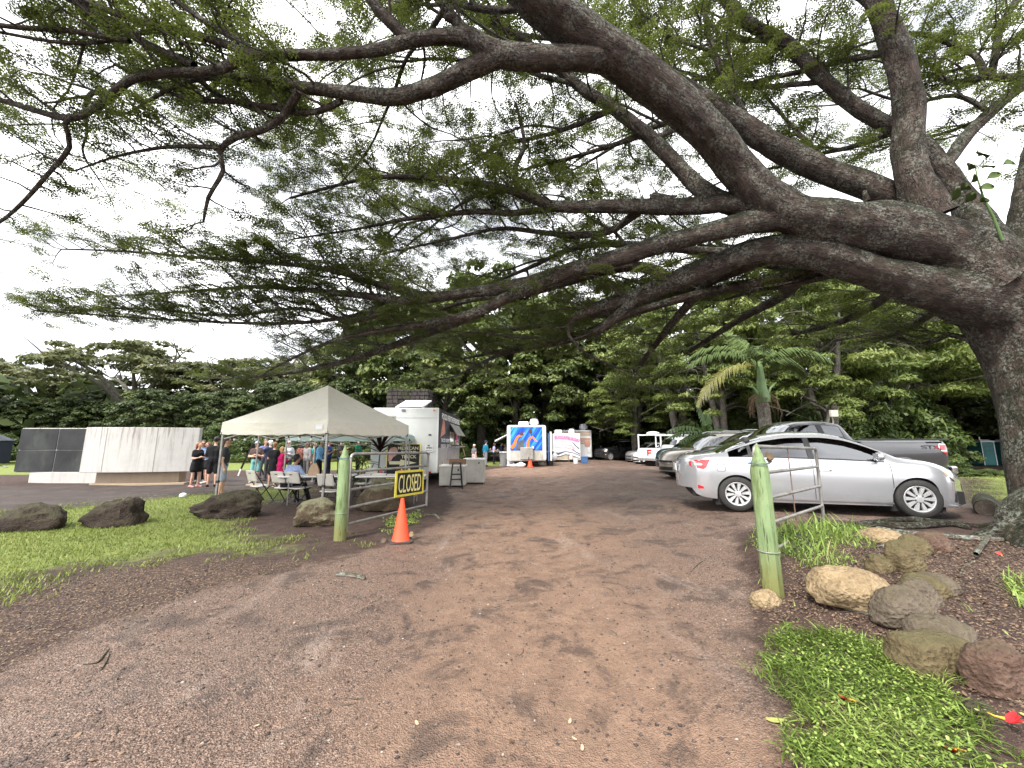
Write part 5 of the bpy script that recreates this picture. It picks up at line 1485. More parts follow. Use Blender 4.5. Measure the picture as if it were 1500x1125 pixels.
for i in range(7):
 p = A.lerp(B, (i + .5) / 7) + Vector((0, 0, -.10 * math.sin((i + .5) / 7 * PI) - .05))
 MB().ball(p, .04, 8, 6).build('bulb', M['bulb'], sl2, 60)
# pole on a plate and the black tripod leg beside the teal tent
pp = G(372, 711)
pl = thing('pole_stand', 'thin grey pole standing on a square base plate on the path', 'pole', tuple(pp))
MB().tube([(0, 0, .03), (0, 0, 1.9)], .028, 8).build('pole', M['galv'], pl, 40)
MB().box((0, 0, .03), (.42, .34, .06)).build('base_plate', M['tan_concrete'], pl, bev=.01)
q = G(352, 697)
st = thing('tripod', 'black slanting tripod with white foot standing on the far lawn', 'tripod', tuple(q))
MB().bar((0, 0, .35), (.42, 0.1, 1.62), .07).build('leg', M['black_metal'], st)
MB().bar((-.10, 0, 0.0), (0.0, 0, .36), .06).build('foot', M['bright_white'], st)
MB().bar((.85, .5, 0.0), (.44, .1, 1.6), .06).build('leg', M['black_metal'], st)
MB().bar((.3, .9, 0.0), (.43, .12, 1.6), .06).build('leg', M['black_metal'], st)
# ---------------------------------------------------------------- the white food trailer
M['stainless'] = dull('stainless side panel', (0.40, 0.39, 0.36, 1), 0.35, 0.15, 1.5, 0.5, dirt=(0.22, 0.19, 0.15, 1))
M['food_print'] = dull('printed food picture', (0.45, 0.17, 0.10, 1), 0.5, 0.6, 3.5)
FX, FY, FW, FL = -2.92, 15.4, 2.62, 6.2
ft = thing('food_trailer', 'white mexican food trailer with black serving side and open roof hatch', 'food trailer', (FX - FW / 2, FY + FL / 2, 0))
fl = lambda x, y, z: (x - (FX - FW / 2), y - (FY + FL / 2), z)
z0, z1 = 0.46, 3.02
MB().box((0, 0, (z0 + z1) / 2), (FW, FL, z1 - z0)).build('body', M['white_paint'], ft, bev=0.03)
for z in (1.30, 2.62):
 MB().box((0, -FL / 2 - .003, z), (FW - .06, .012, .014)).build('panel_seam', M['concrete_far'], ft)
for sx in (-1, 1):
 MB().box((sx * (FW / 2 - .022), -FL / 2 - .004, (z0 + z1) / 2), (.05, .02, z1 - z0 - .06)).build('corner_trim', M['bright_white'], ft)
# black serving side, seen in steep perspective
MB().box((FW / 2 + .006, 0, 2.22), (.03, FL - .08, 1.56)).build('serving_panel', M['sign_black'], ft)
MB().box((FW / 2 + .006, 0, 0.97), (.03, FL - .08, 0.92)).build('steel_skirt', M['stainless'], ft)
text('lettering', 'FOOD FOR THE FIGHTERS', 0.26, 5.3, M['letter_white'], ft, (FW / 2 + .024, 0.15, 2.74), (R(90), 0, R(90)), 0.015)
for k, (s, z) in enumerate((('TACOS  BURRITOS', 1.74), ('FRESH  SALSA', 1.50))):
 text('lettering', s, 0.15, 2.6, M['letter_white'], ft, (FW / 2 + .024, -1.25, z), (R(90), 0, R(90)), 0.01)
MB().prism([(-2.75, 1.85), (-1.65, 2.05), (-1.85, 2.58), (-2.25, 2.62)], .006, Matrix.Translation((FW / 2 + .022, 0, 0)) @ Matrix(((0, 0, 1, 0), (1, 0, 0, 0), (0, 1, 0, 0), (0, 0, 0, 1)))).build('printed_taco', M['food_print'], ft)
for y in (0.35, 1.95):
 h = MB(); h.add([(FW / 2 + .03, y - .7, 2.50), (FW / 2 + .03, y + .7, 2.50), (FW / 2 + .36, y + .7, 1.98), (FW / 2 + .36, y - .7, 1.98), (FW / 2 + .03, y - .7, 2.54), (FW / 2 + .03, y + .7, 2.54), (FW / 2 + .39, y + .7, 2.0), (FW / 2 + .39, y - .7, 2.0)],
      [(0, 1, 2, 3), (7, 6, 5, 4), (0, 3, 7, 4), (1, 5, 6, 2), (0, 4, 5, 1), (3, 2, 6, 7)])
 h.build('window_flap', M['stainless'], ft)
 MB().box((FW / 2 + .024, y, 1.85), (.01, 1.3, .62)).build('serving_window', M['white_lens'], ft)
MB().box((FW / 2 + .18, 1.1, 1.45), (.36, 3.6, .04)).build('counter', M['stainless'], ft)
MB().box((FW / 2 + .10, 1.5, 1.9), (.03, .5, .36)).build('poster', M['letter_pink'], ft)
MB().bar((FW / 2 + .45, 2.2, 0.95), (FW / 2 + .22, 2.2, 1.7), .10, .03).build('board', M['pale_wood'], ft)
# roof hatch
MB().add([(-.55, -FL / 2 + .35, 3.04), (.55, -FL / 2 + .35, 3.04), (.80, -FL / 2 + 1.0, 3.38), (-.30, -FL / 2 + 1.0, 3.38), (-.55, -FL / 2 + .35, 3.09), (.55, -FL / 2 + .35, 3.09), (.80, -FL / 2 + .98, 3.43), (-.30, -FL / 2 + .98, 3.43)],
   [(3, 2, 1, 0), (4, 5, 6, 7), (0, 1, 5, 4), (1, 2, 6, 5), (2, 3, 7, 6), (3, 0, 4, 7)]).build('roof_hatch', M['bright_white'], ft)
MB().box((.1, -FL / 2 + .75, 3.05), (1.0, .8, .08)).build('hatch_frame', M['white_paint'], ft)
for x, z, w, h, m in ((.98, 1.95, .11, .05, 'black_plastic'), (.95, 1.20, .10, .05, 'black_plastic'), (.95, 1.53, .09, .04, 'black_plastic'), (-.10, 2.92, .16, .09, 'grey_plastic'), (1.12, 2.92, .08, .06, 'amber_lens'), (1.0, .50, .16, .07, 'red_lens')):
 MB().box((x, -FL / 2 - .015, z), (w, .03, h)).build('marker_lamp' if 'lens' in m else 'bracket', M[m], ft, bev=.008)
MB().box((-.60, -FL / 2 - .01, 2.58), (.40, .03, .26)).build('vent', M['concrete_far'], ft, bev=.01)
MB().box((-.60, -FL / 2 - .02, 2.58), (.30, .03, .17)).build('vent_opening', M['grey_plastic'], ft)
no = MB().box((.96, -FL / 2 - .012, 1.40), (.30, .02, .26)).build('notice', M['bright_white'], ft)
text('lettering', 'OPEN', .075, .22, M['letter_grey'], no, (.96, -FL / 2 - .026, 1.44), bold=.02)
MB().box((.96, -FL / 2 - .024, 1.33), (.26, .004, .02)).build('rule', M['letter_grey'], no)
MB().tube([(.45, -FL / 2 - .02, 1.42), (.62, -FL / 2 - .05, 1.55)], .008, 5).build('cable_stub', M['black_plastic'], ft)
MB().ball((.62, -FL / 2 - .05, 1.56), .03, 8, 6).build('cable_clip', M['black_plastic'], ft)
fl_ = MB(); fl_.box((-.30, -FL / 2 - .08, 1.60), (.10, .10, .07)); fl_.box((-.30, -FL / 2 - .10, 1.67), (.22, .12, .05)); fl_.tube([(-.42, -FL / 2 - .02, 1.5), (-.36, -FL / 2 - .1, 1.6)], .012, 5)
fl_.build('flood_lamp', M['black_metal'], ft)
un = MB(); un.box((0, 0, .40), (FW - .5, FL - .3, .10)); un.box((-.2, -FL / 2 - .25, .42), (.12, .9, .1)); un.build('chassis', M['dark_void'], ft)
for sx in (-1, 1):
 for y in (0.0, .9):
  wl_ = MB().lathe([(.10, -.10), (.33, -.10), (.36, -.06), (.36, .06), (.33, .10), (.10, .10)], 20, M=Matrix.Translation((sx * (FW / 2 - .16), y, .36)) @ Matrix.Rotation(R(90), 4, 'Y'))
  w_ = wl_.build('wheel', M['rubber'], ft, 40)
  MB().lathe([(.0, -.11), (.2, -.11), (.2, .11), (.0, .11)], 14, M=Matrix.Translation((sx * (FW / 2 - .16), y, .36)) @ Matrix.Rotation(R(90), 4, 'Y')).build('hub', M['steel'], w_, 40)
MB().box((.6, -FL / 2 - .10, .42), (.7, .14, .03)).build('step', M['bright_white'], ft)
# signboard reading MEXICAN FOOD TRUCK, leaning on the trailer's end
sgp = AT(591, 672, 15.05)
sg = thing('food_truck_sign', 'black signboard reading MEXICAN FOOD TRUCK with a cream arrow', 'sign', (sgp.x, sgp.y, 0))
sw, zt_, zb_ = 1.28, AT(591, 650, 15.05).z, 0.30
MB().box((0, 0, (zt_ + zb_) / 2), (sw, .04, zt_ - zb_)).build('board', M['sign_black'], sg)
fr = MB()
for x in (-sw / 2, sw / 2): fr.box((x, -.005, (zt_ + zb_) / 2), (.05, .06, zt_ - zb_ + .05))
for z in (zb_, zt_): fr.box((0, -.005, z), (sw - .05, .06, .05))
fr.build('frame', M['pale_yellow'], sg)
for s, z, w in (('MEXICAN', zt_ - .17, .78), ('FOOD', zt_ - .33, .58), ('TRUCK', zt_ - .49, .58)):
 text('lettering', s, .125, w, M['letter_cream'], sg, (.17 + (.04 if s != 'MEXICAN' else 0), -.026, z), bold=.022)
za = zt_ - .72
MB().prism([(-.52, -.06), (-.12, -.06), (-.14, -.125), (.52, .0), (-.10, .125), (-.12, .06), (-.55, .06)], .008, Matrix.Translation((0, -.022, za)) @ Matrix.Rotation(R(90), 4, 'X')).build('painted_arrow', M['letter_cream'], sg)
MB().prism([(-.58, -.25), (-.50, -.30), (-.40, -.12), (-.26, -.02), (-.22, .10), (-.26, .22), (-.36, .30), (-.48, .28), (-.57, .12)], .008, Matrix.Translation((0, -.022, zt_ - .40)) @ Matrix.Rotation(R(90), 4, 'X')).build('painted_shape', dull('faded pink paint', (0.62, 0.36, 0.32, 1), .6, .3, 4), sg)
# things beside the serving side
def chest(name, label, cat, c, d, rz=0, lid=.08, mat='concrete_far'):
 t = thing(name, label, cat, (c[0], c[1], H(c[0], c[1])), rz)
 MB().box((0, 0, (d[2] - lid) / 2 + .03), (d[0], d[1], d[2] - lid - .06)).build('body', M[mat], t, bev=.02)
 MB().box((0, 0, d[2] - lid / 2), (d[0] + .03, d[1] + .03, lid)).build('lid', M['white_plastic'], t, bev=.025)
 MB().box((d[0] * .25, -d[1] / 2 - .01, d[2] - lid - .10), (.05, .02, .08)).build('latch', M['black_plastic'], t)
 for sx in (-1, 1):
  for sy in (-1, 1):
   MB().box((sx * d[0] * .42, sy * d[1] * .4, .015), (.06, .06, .03)).build('foot', M['black_plastic'], t)
 return t
chest('chest_freezer', 'white chest freezer behind the black stool beside the food trailer', 'freezer', (-2.25, 15.15), (.95, .75, .82))
chest('chest_freezer', 'taller grey chest freezer with the white lid behind the wooden crate', 'freezer', (-1.55, 16.3), (.85, .75, 1.02))
sp_ = (-2.02, 14.35)
sto = thing('bar_stool', 'black metal bar stool standing in front of the white chest freezer', 'stool', (sp_[0], sp_[1], H(*sp_)), R(10))
MB().box((0, 0, .915), (.33, .33, .03)).build('seat', M['black_metal'], sto, bev=.012)
for sx in (-1, 1):
 for sy in (-1, 1):
  MB().bar((sx * .22, sy * .20, 0), (sx * .14, sy * .13, .90), .04, .03).build('leg', M['black_metal'], sto)
rb = MB()
for z, k in ((.30, .19), (.48, .175)):
 for sx in (-1, 1):
  rb.bar((sx * k, -.17, z), (sx * k, .17, z), .025); rb.bar((-k, sx * .16, z + .02), (k, sx * .16, z + .02), .025)
rb.build('foot_rail', M['black_metal'], sto)
cr = thing('wooden_crate', 'open brown wooden crate resting on the white chest freezer', 'crate', (-2.1, 15.2, H(-2.25, 15.15) + .822), R(4))
for y in (-.22, .22):
 for z in (.05, .15):
  MB().box((0, y, z), (.62, .02, .085)).build('slat', M['wood'], cr)
for x in (-.31, .31):
 for z in (.05, .15):
  MB().box((x, 0, z), (.02, .42, .085)).build('slat', M['wood'], cr)
MB().box((0, 0, .012), (.62, .42, .02)).build('bottom', M['wood'], cr)
# ---------------------------------------------------------------- far food trailers
def roof_fan(name, loc, parent, s=1.0, mat='bright_white'):
 MB().lathe([(.28 * s, 0), (.28 * s, .18 * s), (.40 * s, .22 * s), (.40 * s, .48 * s), (.33 * s, .52 * s), (.33 * s, .66 * s), (.10 * s, .70 * s)], 18, loc).build(name, M[mat], parent, 40)
def mat_mural():
 n = NT('blue mural print')
 co = n.coord()
 rays = n.noise(5.5, 3, 0.5, n.scaled(n_rot(n, co, (0, R(-32), 0)), (1.6, 1, 0.12)))
 c = n.ramp(rays, [(0.32, (0.004, 0.03, 0.36)), (0.5, (0.01, 0.11, 0.62)), (0.68, (0.05, 0.36, 0.86))])
 sep = n.n('ShaderNodeSeparateXYZ'); n.t.links.new(co, sep.inputs[0])
 c = n.mix(n.rng(sep.outputs['Z'], .95, 1.35, 1, 0), c, (0.02, 0.05, 0.14, 1))
 return n.done(n.bsdf(c, 0.4))
def n_rot(n, vec, rot):
 nd = n.n('ShaderNodeMapping'); n.t.links.new(vec, nd.inputs['Vector']); nd.inputs['Rotation'].default_value = rot
 return nd.outputs['Vector']
OY = 27.0
oc = AT(771.5, 650, OY)
ot = thing('food_trailer', 'white food trailer with a blue mural of orange arms holding kitchen tools', 'food trailer', (oc.x, OY + 2.6, H(oc.x, OY)))
OW, OH = 2.74, 2.62
o0 = H(oc.x, OY)
MB().box((0, 0, .42 + OH / 2 - .1), (OW, 5.2, OH - .15)).build('body', M['bright_white'], ot, bev=.14)
ym = -2.6 - .012
MB().box((-.02, ym, 1.93), (2.22, .02, 1.62)).build('mural', mat_mural(), ot)
M['mural_orange'] = dull('orange mural paint', (0.80, 0.22, 0.03, 1), .45, .35, 3)
M['mural_grey'] = dull('grey mural paint', (0.09, 0.095, 0.11, 1), .45, .4, 2)
M['mural_brown'] = dull('brown mural paint', (0.10, 0.045, 0.03, 1), .45, .4, 4)
def ribbon(pts, ws, y):
 mb = MB(); rows = []
 for i, (x, z) in enumerate(pts):
  a, b = pts[max(i - 1, 0)], pts[min(i + 1, len(pts) - 1)]
  d = Vector((b[0] - a[0], b[1] - a[1])).normalized()
  rows.append([(x - d.y * ws[i], y, z + d.x * ws[i]), (x + d.y * ws[i], y, z - d.x * ws[i])])
 mb.grid(rows)
 return mb
mx = lambda px: (px - 771.5) / FPX * OY * 1.0
mz = lambda py: AT(771, py, OY).z - o0
def px_rib(pts, y):
 return ribbon([(mx(p[0]), mz(p[1])) for p in pts], [p[2] / FPX * OY for p in pts], y)
yy = ym - .016
px_rib([(749, 656, 2.6), (752.5, 653, 2.4), (755, 648, 2.1), (756.5, 643, 1.9), (759, 639.5, 1.7), (762, 638, 1.5), (765.5, 637, 1.2), (769, 634, .4)], yy).build('painted_arm', M['mural_orange'], ot)
px_rib([(774, 660, 2.2), (773, 654, 2.1), (773.5, 648, 1.9), (776, 642.5, 1.7), (779.5, 639.5, 1.5), (782, 642, 1.4), (784.5, 645.5, .9), (787.5, 647, .4)], yy).build('painted_arm', M['mural_orange'], ot)
def flat(pts, y, h=.006):
 return MB().prism([(mx(a), mz(b)) for a, b in pts], h, Matrix.Translation((0, y, 0)) @ Matrix.Rotation(R(90), 4, 'X'))
flat([(763, 638), (764, 638), (764, 645), (768.5, 644), (767, 658), (755, 658.5), (759, 646.5), (763, 645.5)], yy + .008).build('painted_spatula', M['mural_grey'], ot)
flat([(777.5, 628), (779.5, 629), (779.8, 632.5), (778.8, 635.5), (779.6, 639), (778.6, 639), (777.2, 635.5), (774.8, 633), (774.4, 630), (775.5, 628.3)], yy - .008).build('painted_spoon', M['mural_brown'], ot)
flat([(763, 632.5), (766, 633.5), (767, 637), (764, 638), (761, 637)], yy - .008).build('painted_cuff', M['mural_brown'], ot)
MB().box((0, ym - .002, .78), (2.3, .03, .62)).build('lower_panel', M['concrete_far'], ot)
MB().box((-.02, ym - .16, .93), (.86, .34, .80)).build('tongue_box', M['stainless'], ot, bev=.02)
MB().box((.12, ym - .34, .60), (.05, .03, .2)).build('box_latch', M['black_plastic'], ot)
ac = MB(); ac.box((-.20, -1.9, 2.95), (.70, .9, .36)); ac.build('air_conditioner', M['bright_white'], ot, bev=.06)
roof_fan('roof_fan', (.58, -1.7, 2.80), ot, .80)
MB().tube([(.42, ym - .10, .35), (.42, ym - .10, 1.25)], .02, 6).build('jack_post', M['steel'], ot)
MB().box((.42, ym - .10, 1.32), (.14, .1, .16)).build('power_box', M['bright_white'], ot, bev=.02)
MB().box((0, .2, .32), (1.6, 5.0, .18)).build('chassis', M['dark_void'], ot)
for sx in (-1, 1):
 w_ = MB().lathe([(.10, -.10), (.33, -.10), (.36, -.06), (.36, .06), (.33, .10), (.10, .10)], 16, M=Matrix.Translation((sx * 1.15, .4, .36)) @ Matrix.Rotation(R(90), 4, 'Y')).build('wheel', M['rubber'], ot, 40)
MB().box((OW / 2 + .16, -2.3, 1.35), (.06, .34, 1.9)).build('menu_board', M['blue_plastic'], ot)
MB().box((OW / 2 + .33, -2.3, 1.42), (.12, .05, 2.0)).build('side_post', M['bright_white'], ot)
aw = MB(); aw.add([(-OW / 2, -2.4, 2.18), (-OW / 2, 2.0, 2.18), (-OW / 2 - .85, 2.0, 1.72), (-OW / 2 - .85, -2.4, 1.72), (-OW / 2, -2.4, 2.24), (-OW / 2, 2.0, 2.24), (-OW / 2 - .85, 2.0, 1.82), (-OW / 2 - .85, -2.4, 1.82)],
     [(0, 3, 2, 1), (4, 5, 6, 7), (0, 4, 7, 3), (1, 2, 6, 5), (3, 7, 6, 2), (0, 1, 5, 4)])
aw.build('awning', M['bright_white'], ot)
# clutter at its foot
def far(px, py):
 return G(px, py)
def bin_(label, px, py, d, mat, bag=False):
 p = far(px, py)
 t = thing('rubbish_bin', label, 'bin', tuple(p))
 MB().lathe([(d * .40, 0), (d * .5, 0.92), (d * .53, .92), (d * .53, .98), (d * .44, .98), (d * .36, .05)], 16, cap=False).build('barrel', M[mat], t, 40)
 MB().lathe([(0.001, .04), (d * .42, .04)], 16, cap=False).build('bottom', M[mat], t)
 lid = MB().lathe([(d * .54, .97), (d * .5, 1.03), (d * .1, 1.06)], 16); lid.build('rim', M['white_bag'] if bag else M['grey_plastic'], t, 40)
 return t
bin_('grey rubbish bin with white liner left of the mural trailer', 738, 683, .62, 'grey_plastic', True)
bin_('black rubbish bin right of the mural trailer behind a white bag', 805.5, 682, .60, 'black_plastic')
def lumpy(name, label, cat, p, r, mat, seed, sub='bag_body'):
 t = thing(name, label, cat, tuple(p))
 mb = MB().ball((0, 0, r[2] * .8), r, 14, 10)
 mb.v = [tuple(Vector(v) * (1 + .28 * mnoise.noise(Vector(v) * 4 / max(r) * .6 + Vector((seed, 0, 0))))) for v in mb.v]
 mb.v = [(v[0], v[1], max(v[2], 0.004)) for v in mb.v]
 mb.build(sub, M[mat], t, 80)
 MB().tube([(0, 0, r[2] * 1.6), (.02, 0, r[2] * 1.85)], [r[0] * .22, r[0] * .34], 8).build('knot', M[mat], t, 60)
 return t
lumpy('plastic_bag', 'white bin bag hanging over the side of the black bin', 'bag', far(810, 681.5) + Vector((0, -.15, .35)), (.30, .26, .36), 'white_bag', 3)
lumpy('plastic_bag', 'crumpled white plastic bag nearest the orange cone', 'bag', far(763, 684.5), (.30, .25, .17), 'white_bag', 5)
lumpy('plastic_bag', 'low heap of white plastic sheeting under the mural trailer', 'bag', far(753.5, 684), (.52, .25, .11), 'white_bag', 8)
bk = thing('water_tub', 'translucent white tub at the left corner of the mural trailer', 'tub', tuple(far(748.5, 683)))
MB().lathe([(.26, 0), (.30, .75), (.32, .75), (.32, .8), (.05, .84)], 16).build('barrel', M['white_bag'], bk, 40)
gn = thing('generator', 'black generator with white top beside the mural trailer', 'generator', tuple(far(793, 681) + Vector((0, 0, .22))))
MB().box((0, 0, .18), (.40, .36, .34)).build('housing', M['black_plastic'], gn, bev=.03)
MB().box((0, 0, .39), (.34, .32, .08)).build('top_cover', M['bright_white'], gn, bev=.02)
MB().ball((0.02, -.18, .20), (.11, .03, .09), 10, 8).build('gauge', M['white_lens'], gn, 60)
MB().box((0, 0, -.11), (.36, .34, .22)).build('stand', M['concrete_far'], gn)
def cone(label, p, h, mats=('orange_plastic', 'cone_base'), rz=.3, group=None):
 t = thing('traffic_cone', label, 'traffic cone', tuple(p), rz, group)
 s = h / .71
 b = MB(); r = .19 * s
 b.prism([(-r, -r * .7), (-r * .7, -r), (r * .7, -r), (r, -r * .7), (r, r * .7), (r * .7, r), (-r * .7, r), (-r, r * .7)], .035 * s)
 b.build('base', M[mats[1]], t, bev=.008 * s)
 MB().lathe([(.150 * s, .036 * s), (.140 * s, .055 * s), (.030 * s, .685 * s), (.026 * s, .71 * s), (.014 * s, .71 * s), (.012 * s, .66 * s)], 32, cap=False).build('cone', M[mats[0]], t, 35)
 return t
cone('small orange traffic cone standing before the mural trailer', far(776.5, 684.5), .88, ('orange_plastic', 'wood'))
# the pink lettered trailer
BY = 33.0
bc_ = AT(830.5, 650, BY); bz = H(bc_.x, BY)
bt = thing('food_trailer', 'white food trailer painted with grey waves and pink hand lettering', 'food trailer', (bc_.x, BY + 2.5, bz))
BWd = 39.0 / FPX * BY
zz = lambda py: AT(830, py, BY).z - bz
MB().box((0, 0, (zz(635) + zz(674)) / 2), (BWd, 5.0, zz(635) - zz(674))).build('body', M['bright_white'], bt, bev=.05)
yb = -2.5 - .01
bx = lambda px: (px - 830.5) / FPX * BY
def rib2(pts, y): return ribbon([(bx(p[0]), zz(p[1])) for p in pts], [p[2] / FPX * BY for p in pts], y)
M['wave_grey'] = dull('grey wave paint', (0.10, 0.11, 0.14, 1), .5, .4, 3)
M['wave_pale'] = dull('pale wave paint', (0.42, 0.46, 0.52, 1), .5, .3, 2)
M['wave_sand'] = dull('sand paint', (0.40, 0.34, 0.24, 1), .5, .3, 2)
M['pale_pink'] = dull('pale pink paint', (0.72, 0.38, 0.46, 1), .5, .25, 5)
rib2([(812, 672, 1.8), (818, 671.5, 1.8), (828, 669, 2.6), (838, 670.5, 2.2), (848.5, 673, 1.2)], yb).build('painted_wave', M['wave_sand'], bt)
rib2([(812, 664, 1.6), (818, 664.5, 1.6), (828, 661.2, .6), (838, 663, .6), (849, 667.5, .5)], yb - .006).build('painted_wave', M['wave_grey'], bt)
rib2([(812, 669, .8), (820, 668.6, .8), (828, 665.8, .7), (838, 667.5, .6), (849, 671.5, .4)], yb - .006).build('painted_wave', M['wave_grey'], bt)
rib2([(838, 648, .3), (842, 652, .8), (848, 657.5, .9)], yb - .006).build('painted_wave', M['wave_grey'], bt)
rib2([(812, 645.5, 1.2), (822, 646.5, 1.0), (834, 646, .9), (846, 651, .7)], yb).build('painted_wave', M['wave_pale'], bt)
rib2([(838, 658, .5), (843, 662, .7), (849, 665, .8)], yb - .006).build('painted_wave', M['wave_grey'], bt)
rib2([(812, 640.5, 3.1), (822, 640.6, 3.1), (832, 641.2, 3.0), (840, 643.2, 2.8), (848.8, 646.5, 2.6)], yb - .004).build('lettering_band', M['pale_pink'], bt)
rib2([(812, 652.0, 4.1), (820, 652.4, 4.1), (830, 652.6, 4.0), (836, 655, 3.4), (841, 658.5, 2.4)], yb - .004).build('lettering_band', M['pale_pink'], bt)
text('lettering', 'BUGGAH', .26, 1.15, M['letter_pink'], bt, (bx(822.5), yb - .012, zz(640.8)), bold=.03)
text('lettering', 'BURGERS', .25, .98, M['letter_pink'], bt, (bx(840.5), yb - .012, zz(643.8)), (R(90), R(12), 0), bold=.03)
text('lettering', 'HOUSE MADE', .24, 1.25, M['letter_white'], bt, (bx(823.5), yb - .012, zz(650.5)), bold=.03)
text('lettering', 'SMOKED MEATS', .2, 1.35, M['letter_white'], bt, (bx(826.5), yb - .012, zz(654.6)), (R(90), R(5), 0), bold=.03)
MB().box((bx(819.5), -1.8, zz(632.5)), (.62, .8, .36)).build('air_conditioner', M['bright_white'], bt, bev=.08)
roof_fan('roof_fan', (bx(841), -1.2, zz(636)), bt, .72)
MB().box((bx(835), yb - .2, zz(670)), (.26, .16, .30)).build('power_box', M['bright_white'], bt, bev=.02)
MB().tube([(bx(832.5), yb - .25, .02), (bx(832.5), yb - .25, .75)], .035, 6).build('jack_post', M['rusty'], bt)
MB().box((0, .3, .24), (1.5, 4.6, .3)).build('chassis', M['dark_void'], bt)
for sx in (-1, 1):
 MB().lathe([(.10, -.10), (.30, -.10), (.34, -.06), (.34, .06), (.30, .10), (.10, .10)], 16, M=Matrix.Translation((sx * BWd * .42, .5, .34)) @ Matrix.Rotation(R(90), 4, 'Y')).build('wheel', M['rubber'], bt, 40)
wb = thing('bucket', 'white plastic bucket standing under the pink lettered trailer', 'bucket', tuple(far(843.5, 679)))
MB().lathe([(.17, 0), (.20, .36), (.21, .36), (.21, .40), (.05, .41)], 14).build('pail', M['bright_white'], wb, 40)
MB().tube([(-.2, 0, .36), (-.1, -.16, .2), (.1, -.16, .2), (.2, 0, .36)], .008, 5).build('handle', M['steel'], wb)
cl = thing('cooler', 'blue cool box on the ground between two far trailers', 'cooler', tuple(far(856, 678.5)))
MB().box((0, 0, .22), (.52, .36, .42)).build('body', M['blue_plastic'], cl, bev=.03)
MB().box((0, 0, .48), (.56, .40, .12)).build('lid', M['blue_plastic'], cl, bev=.03)
pk = thing('jerry_can', 'pink plastic can beside the pink lettered trailer', 'can', tuple(far(809, 676) + Vector((.02, .5, .55))))
MB().box((0, 0, .20), (.22, .2, .42)).build('can_body', M['pink_plastic'], pk, bev=.03)
MB().lathe([(.04, .41), (.04, .47)], 8).build('cap', M['bright_white'], pk)
MB().box((0, 0, -.28), (.4, .4, .55)).build('stand', M['grey_plastic'], pk)
# the third far trailer, striped
SY = 37.0
sc_ = AT(846, 650, SY); szz = H(sc_.x, SY)
stt = thing('food_trailer', 'tall white trailer with salmon stripes behind the pink lettered one', 'food trailer', (sc_.x, SY + 2.5, szz))
SW = 41 / FPX * SY
z3 = lambda py: AT(846, py, SY).z - szz
s3 = lambda px: (px - 846) / FPX * SY
MB().box((0, 0, (z3(630) + z3(670)) / 2), (SW, 5, z3(630) - z3(670))).build('body', M['bright_white'], stt, bev=.05)
M['salmon'] = dull('salmon paint', (0.55, 0.27, 0.19, 1), .5, .2, 3)
M['tan_wash'] = dull('tan paint', (0.50, 0.38, 0.29, 1), .5, .2, 3)
for py, h, m in ((633.5, .20, 'tan_wash'), (637, .16, 'tan_wash'), (642.5, .10, 'salmon'), (645.5, .30, 'tan_wash'), (649.5, .12, 'salmon')):
 MB().box((0, -2.512, z3(py)), (SW - .22, .02, h)).build('painted_stripe', M[m], stt)
MB().box((s3(860), -2.53, z3(650)), (.52, .05, .50)).build('painted_badge', M['salmon'], stt, bev=.05)
MB().box((s3(862), -2.53, z3(662)), (.40, .05, .95)).build('door', M['white_paint'], stt)
MB().box((s3(862), -2.565, z3(659)), (.28, .03, .4)).build('door_panel', M['bright_white'], stt)
MB().box((s3(862), -2.565, z3(667)), (.28, .03, .28)).build('door_panel', M['bright_white'], stt)
roof_fan('roof_fan', (s3(857.5), -1.6, z3(631)), stt, 1.0)
MB().box((0, .2, .30), (1.6, 4.8, .4)).build('chassis', M['dark_void'], stt)
# ---------------------------------------------------------------- lava stone tower behind the food trailer
ta, tb = AT(566, 600, 30), AT(627, 600, 30)
ttop = AT(596, 570, 30).z
tw = thing('stone_tower', 'square dark lava stone tower rising behind the white food trailer', 'tower', ((ta.x + tb.x) / 2, 31.6, 0))
tws = tb.x - ta.x
MB().box((0, 0, ttop / 2), (tws - .2, 3.0, ttop - .1)).build('core', M['dark_void'], tw)
M['lava'] = dull('dark lava stone', (0.036, 0.030, 0.028, 1), .9, .5, 2.2, bump=.6, bscale=14, dirt=(0.085, 0.072, 0.060, 1))
ms = MB(); ms2 = MB()
z = 0.0
while z < ttop - .05:
 hh = rng.uniform(.26, .38)
 hh = min(hh, ttop - z)
 x = -tws / 2
 while x < tws / 2 - .02:
  ww = min(rng.uniform(.3, .6), tws / 2 - x)
  ms.box((x + ww / 2, -1.52 + rng.uniform(-.04, .04), z + hh / 2), (ww - .04, .3, hh - .04), rng.uniform(-.04, .04))
  x += ww
 for sx in (-1, 1):
  y = -1.5
  while y < 1.5:
   ww = min(rng.uniform(.3, .6), 1.5 - y + .01)
   ms.box((sx * (tws / 2 - .1) + rng.uniform(-.03, .03), y + ww / 2, z + hh / 2), (.3, ww - .04, hh - .04))
   y += ww
 z += hh
tag(ms.build('stones', M['lava'], tw, bev=.03), kind='stuff')
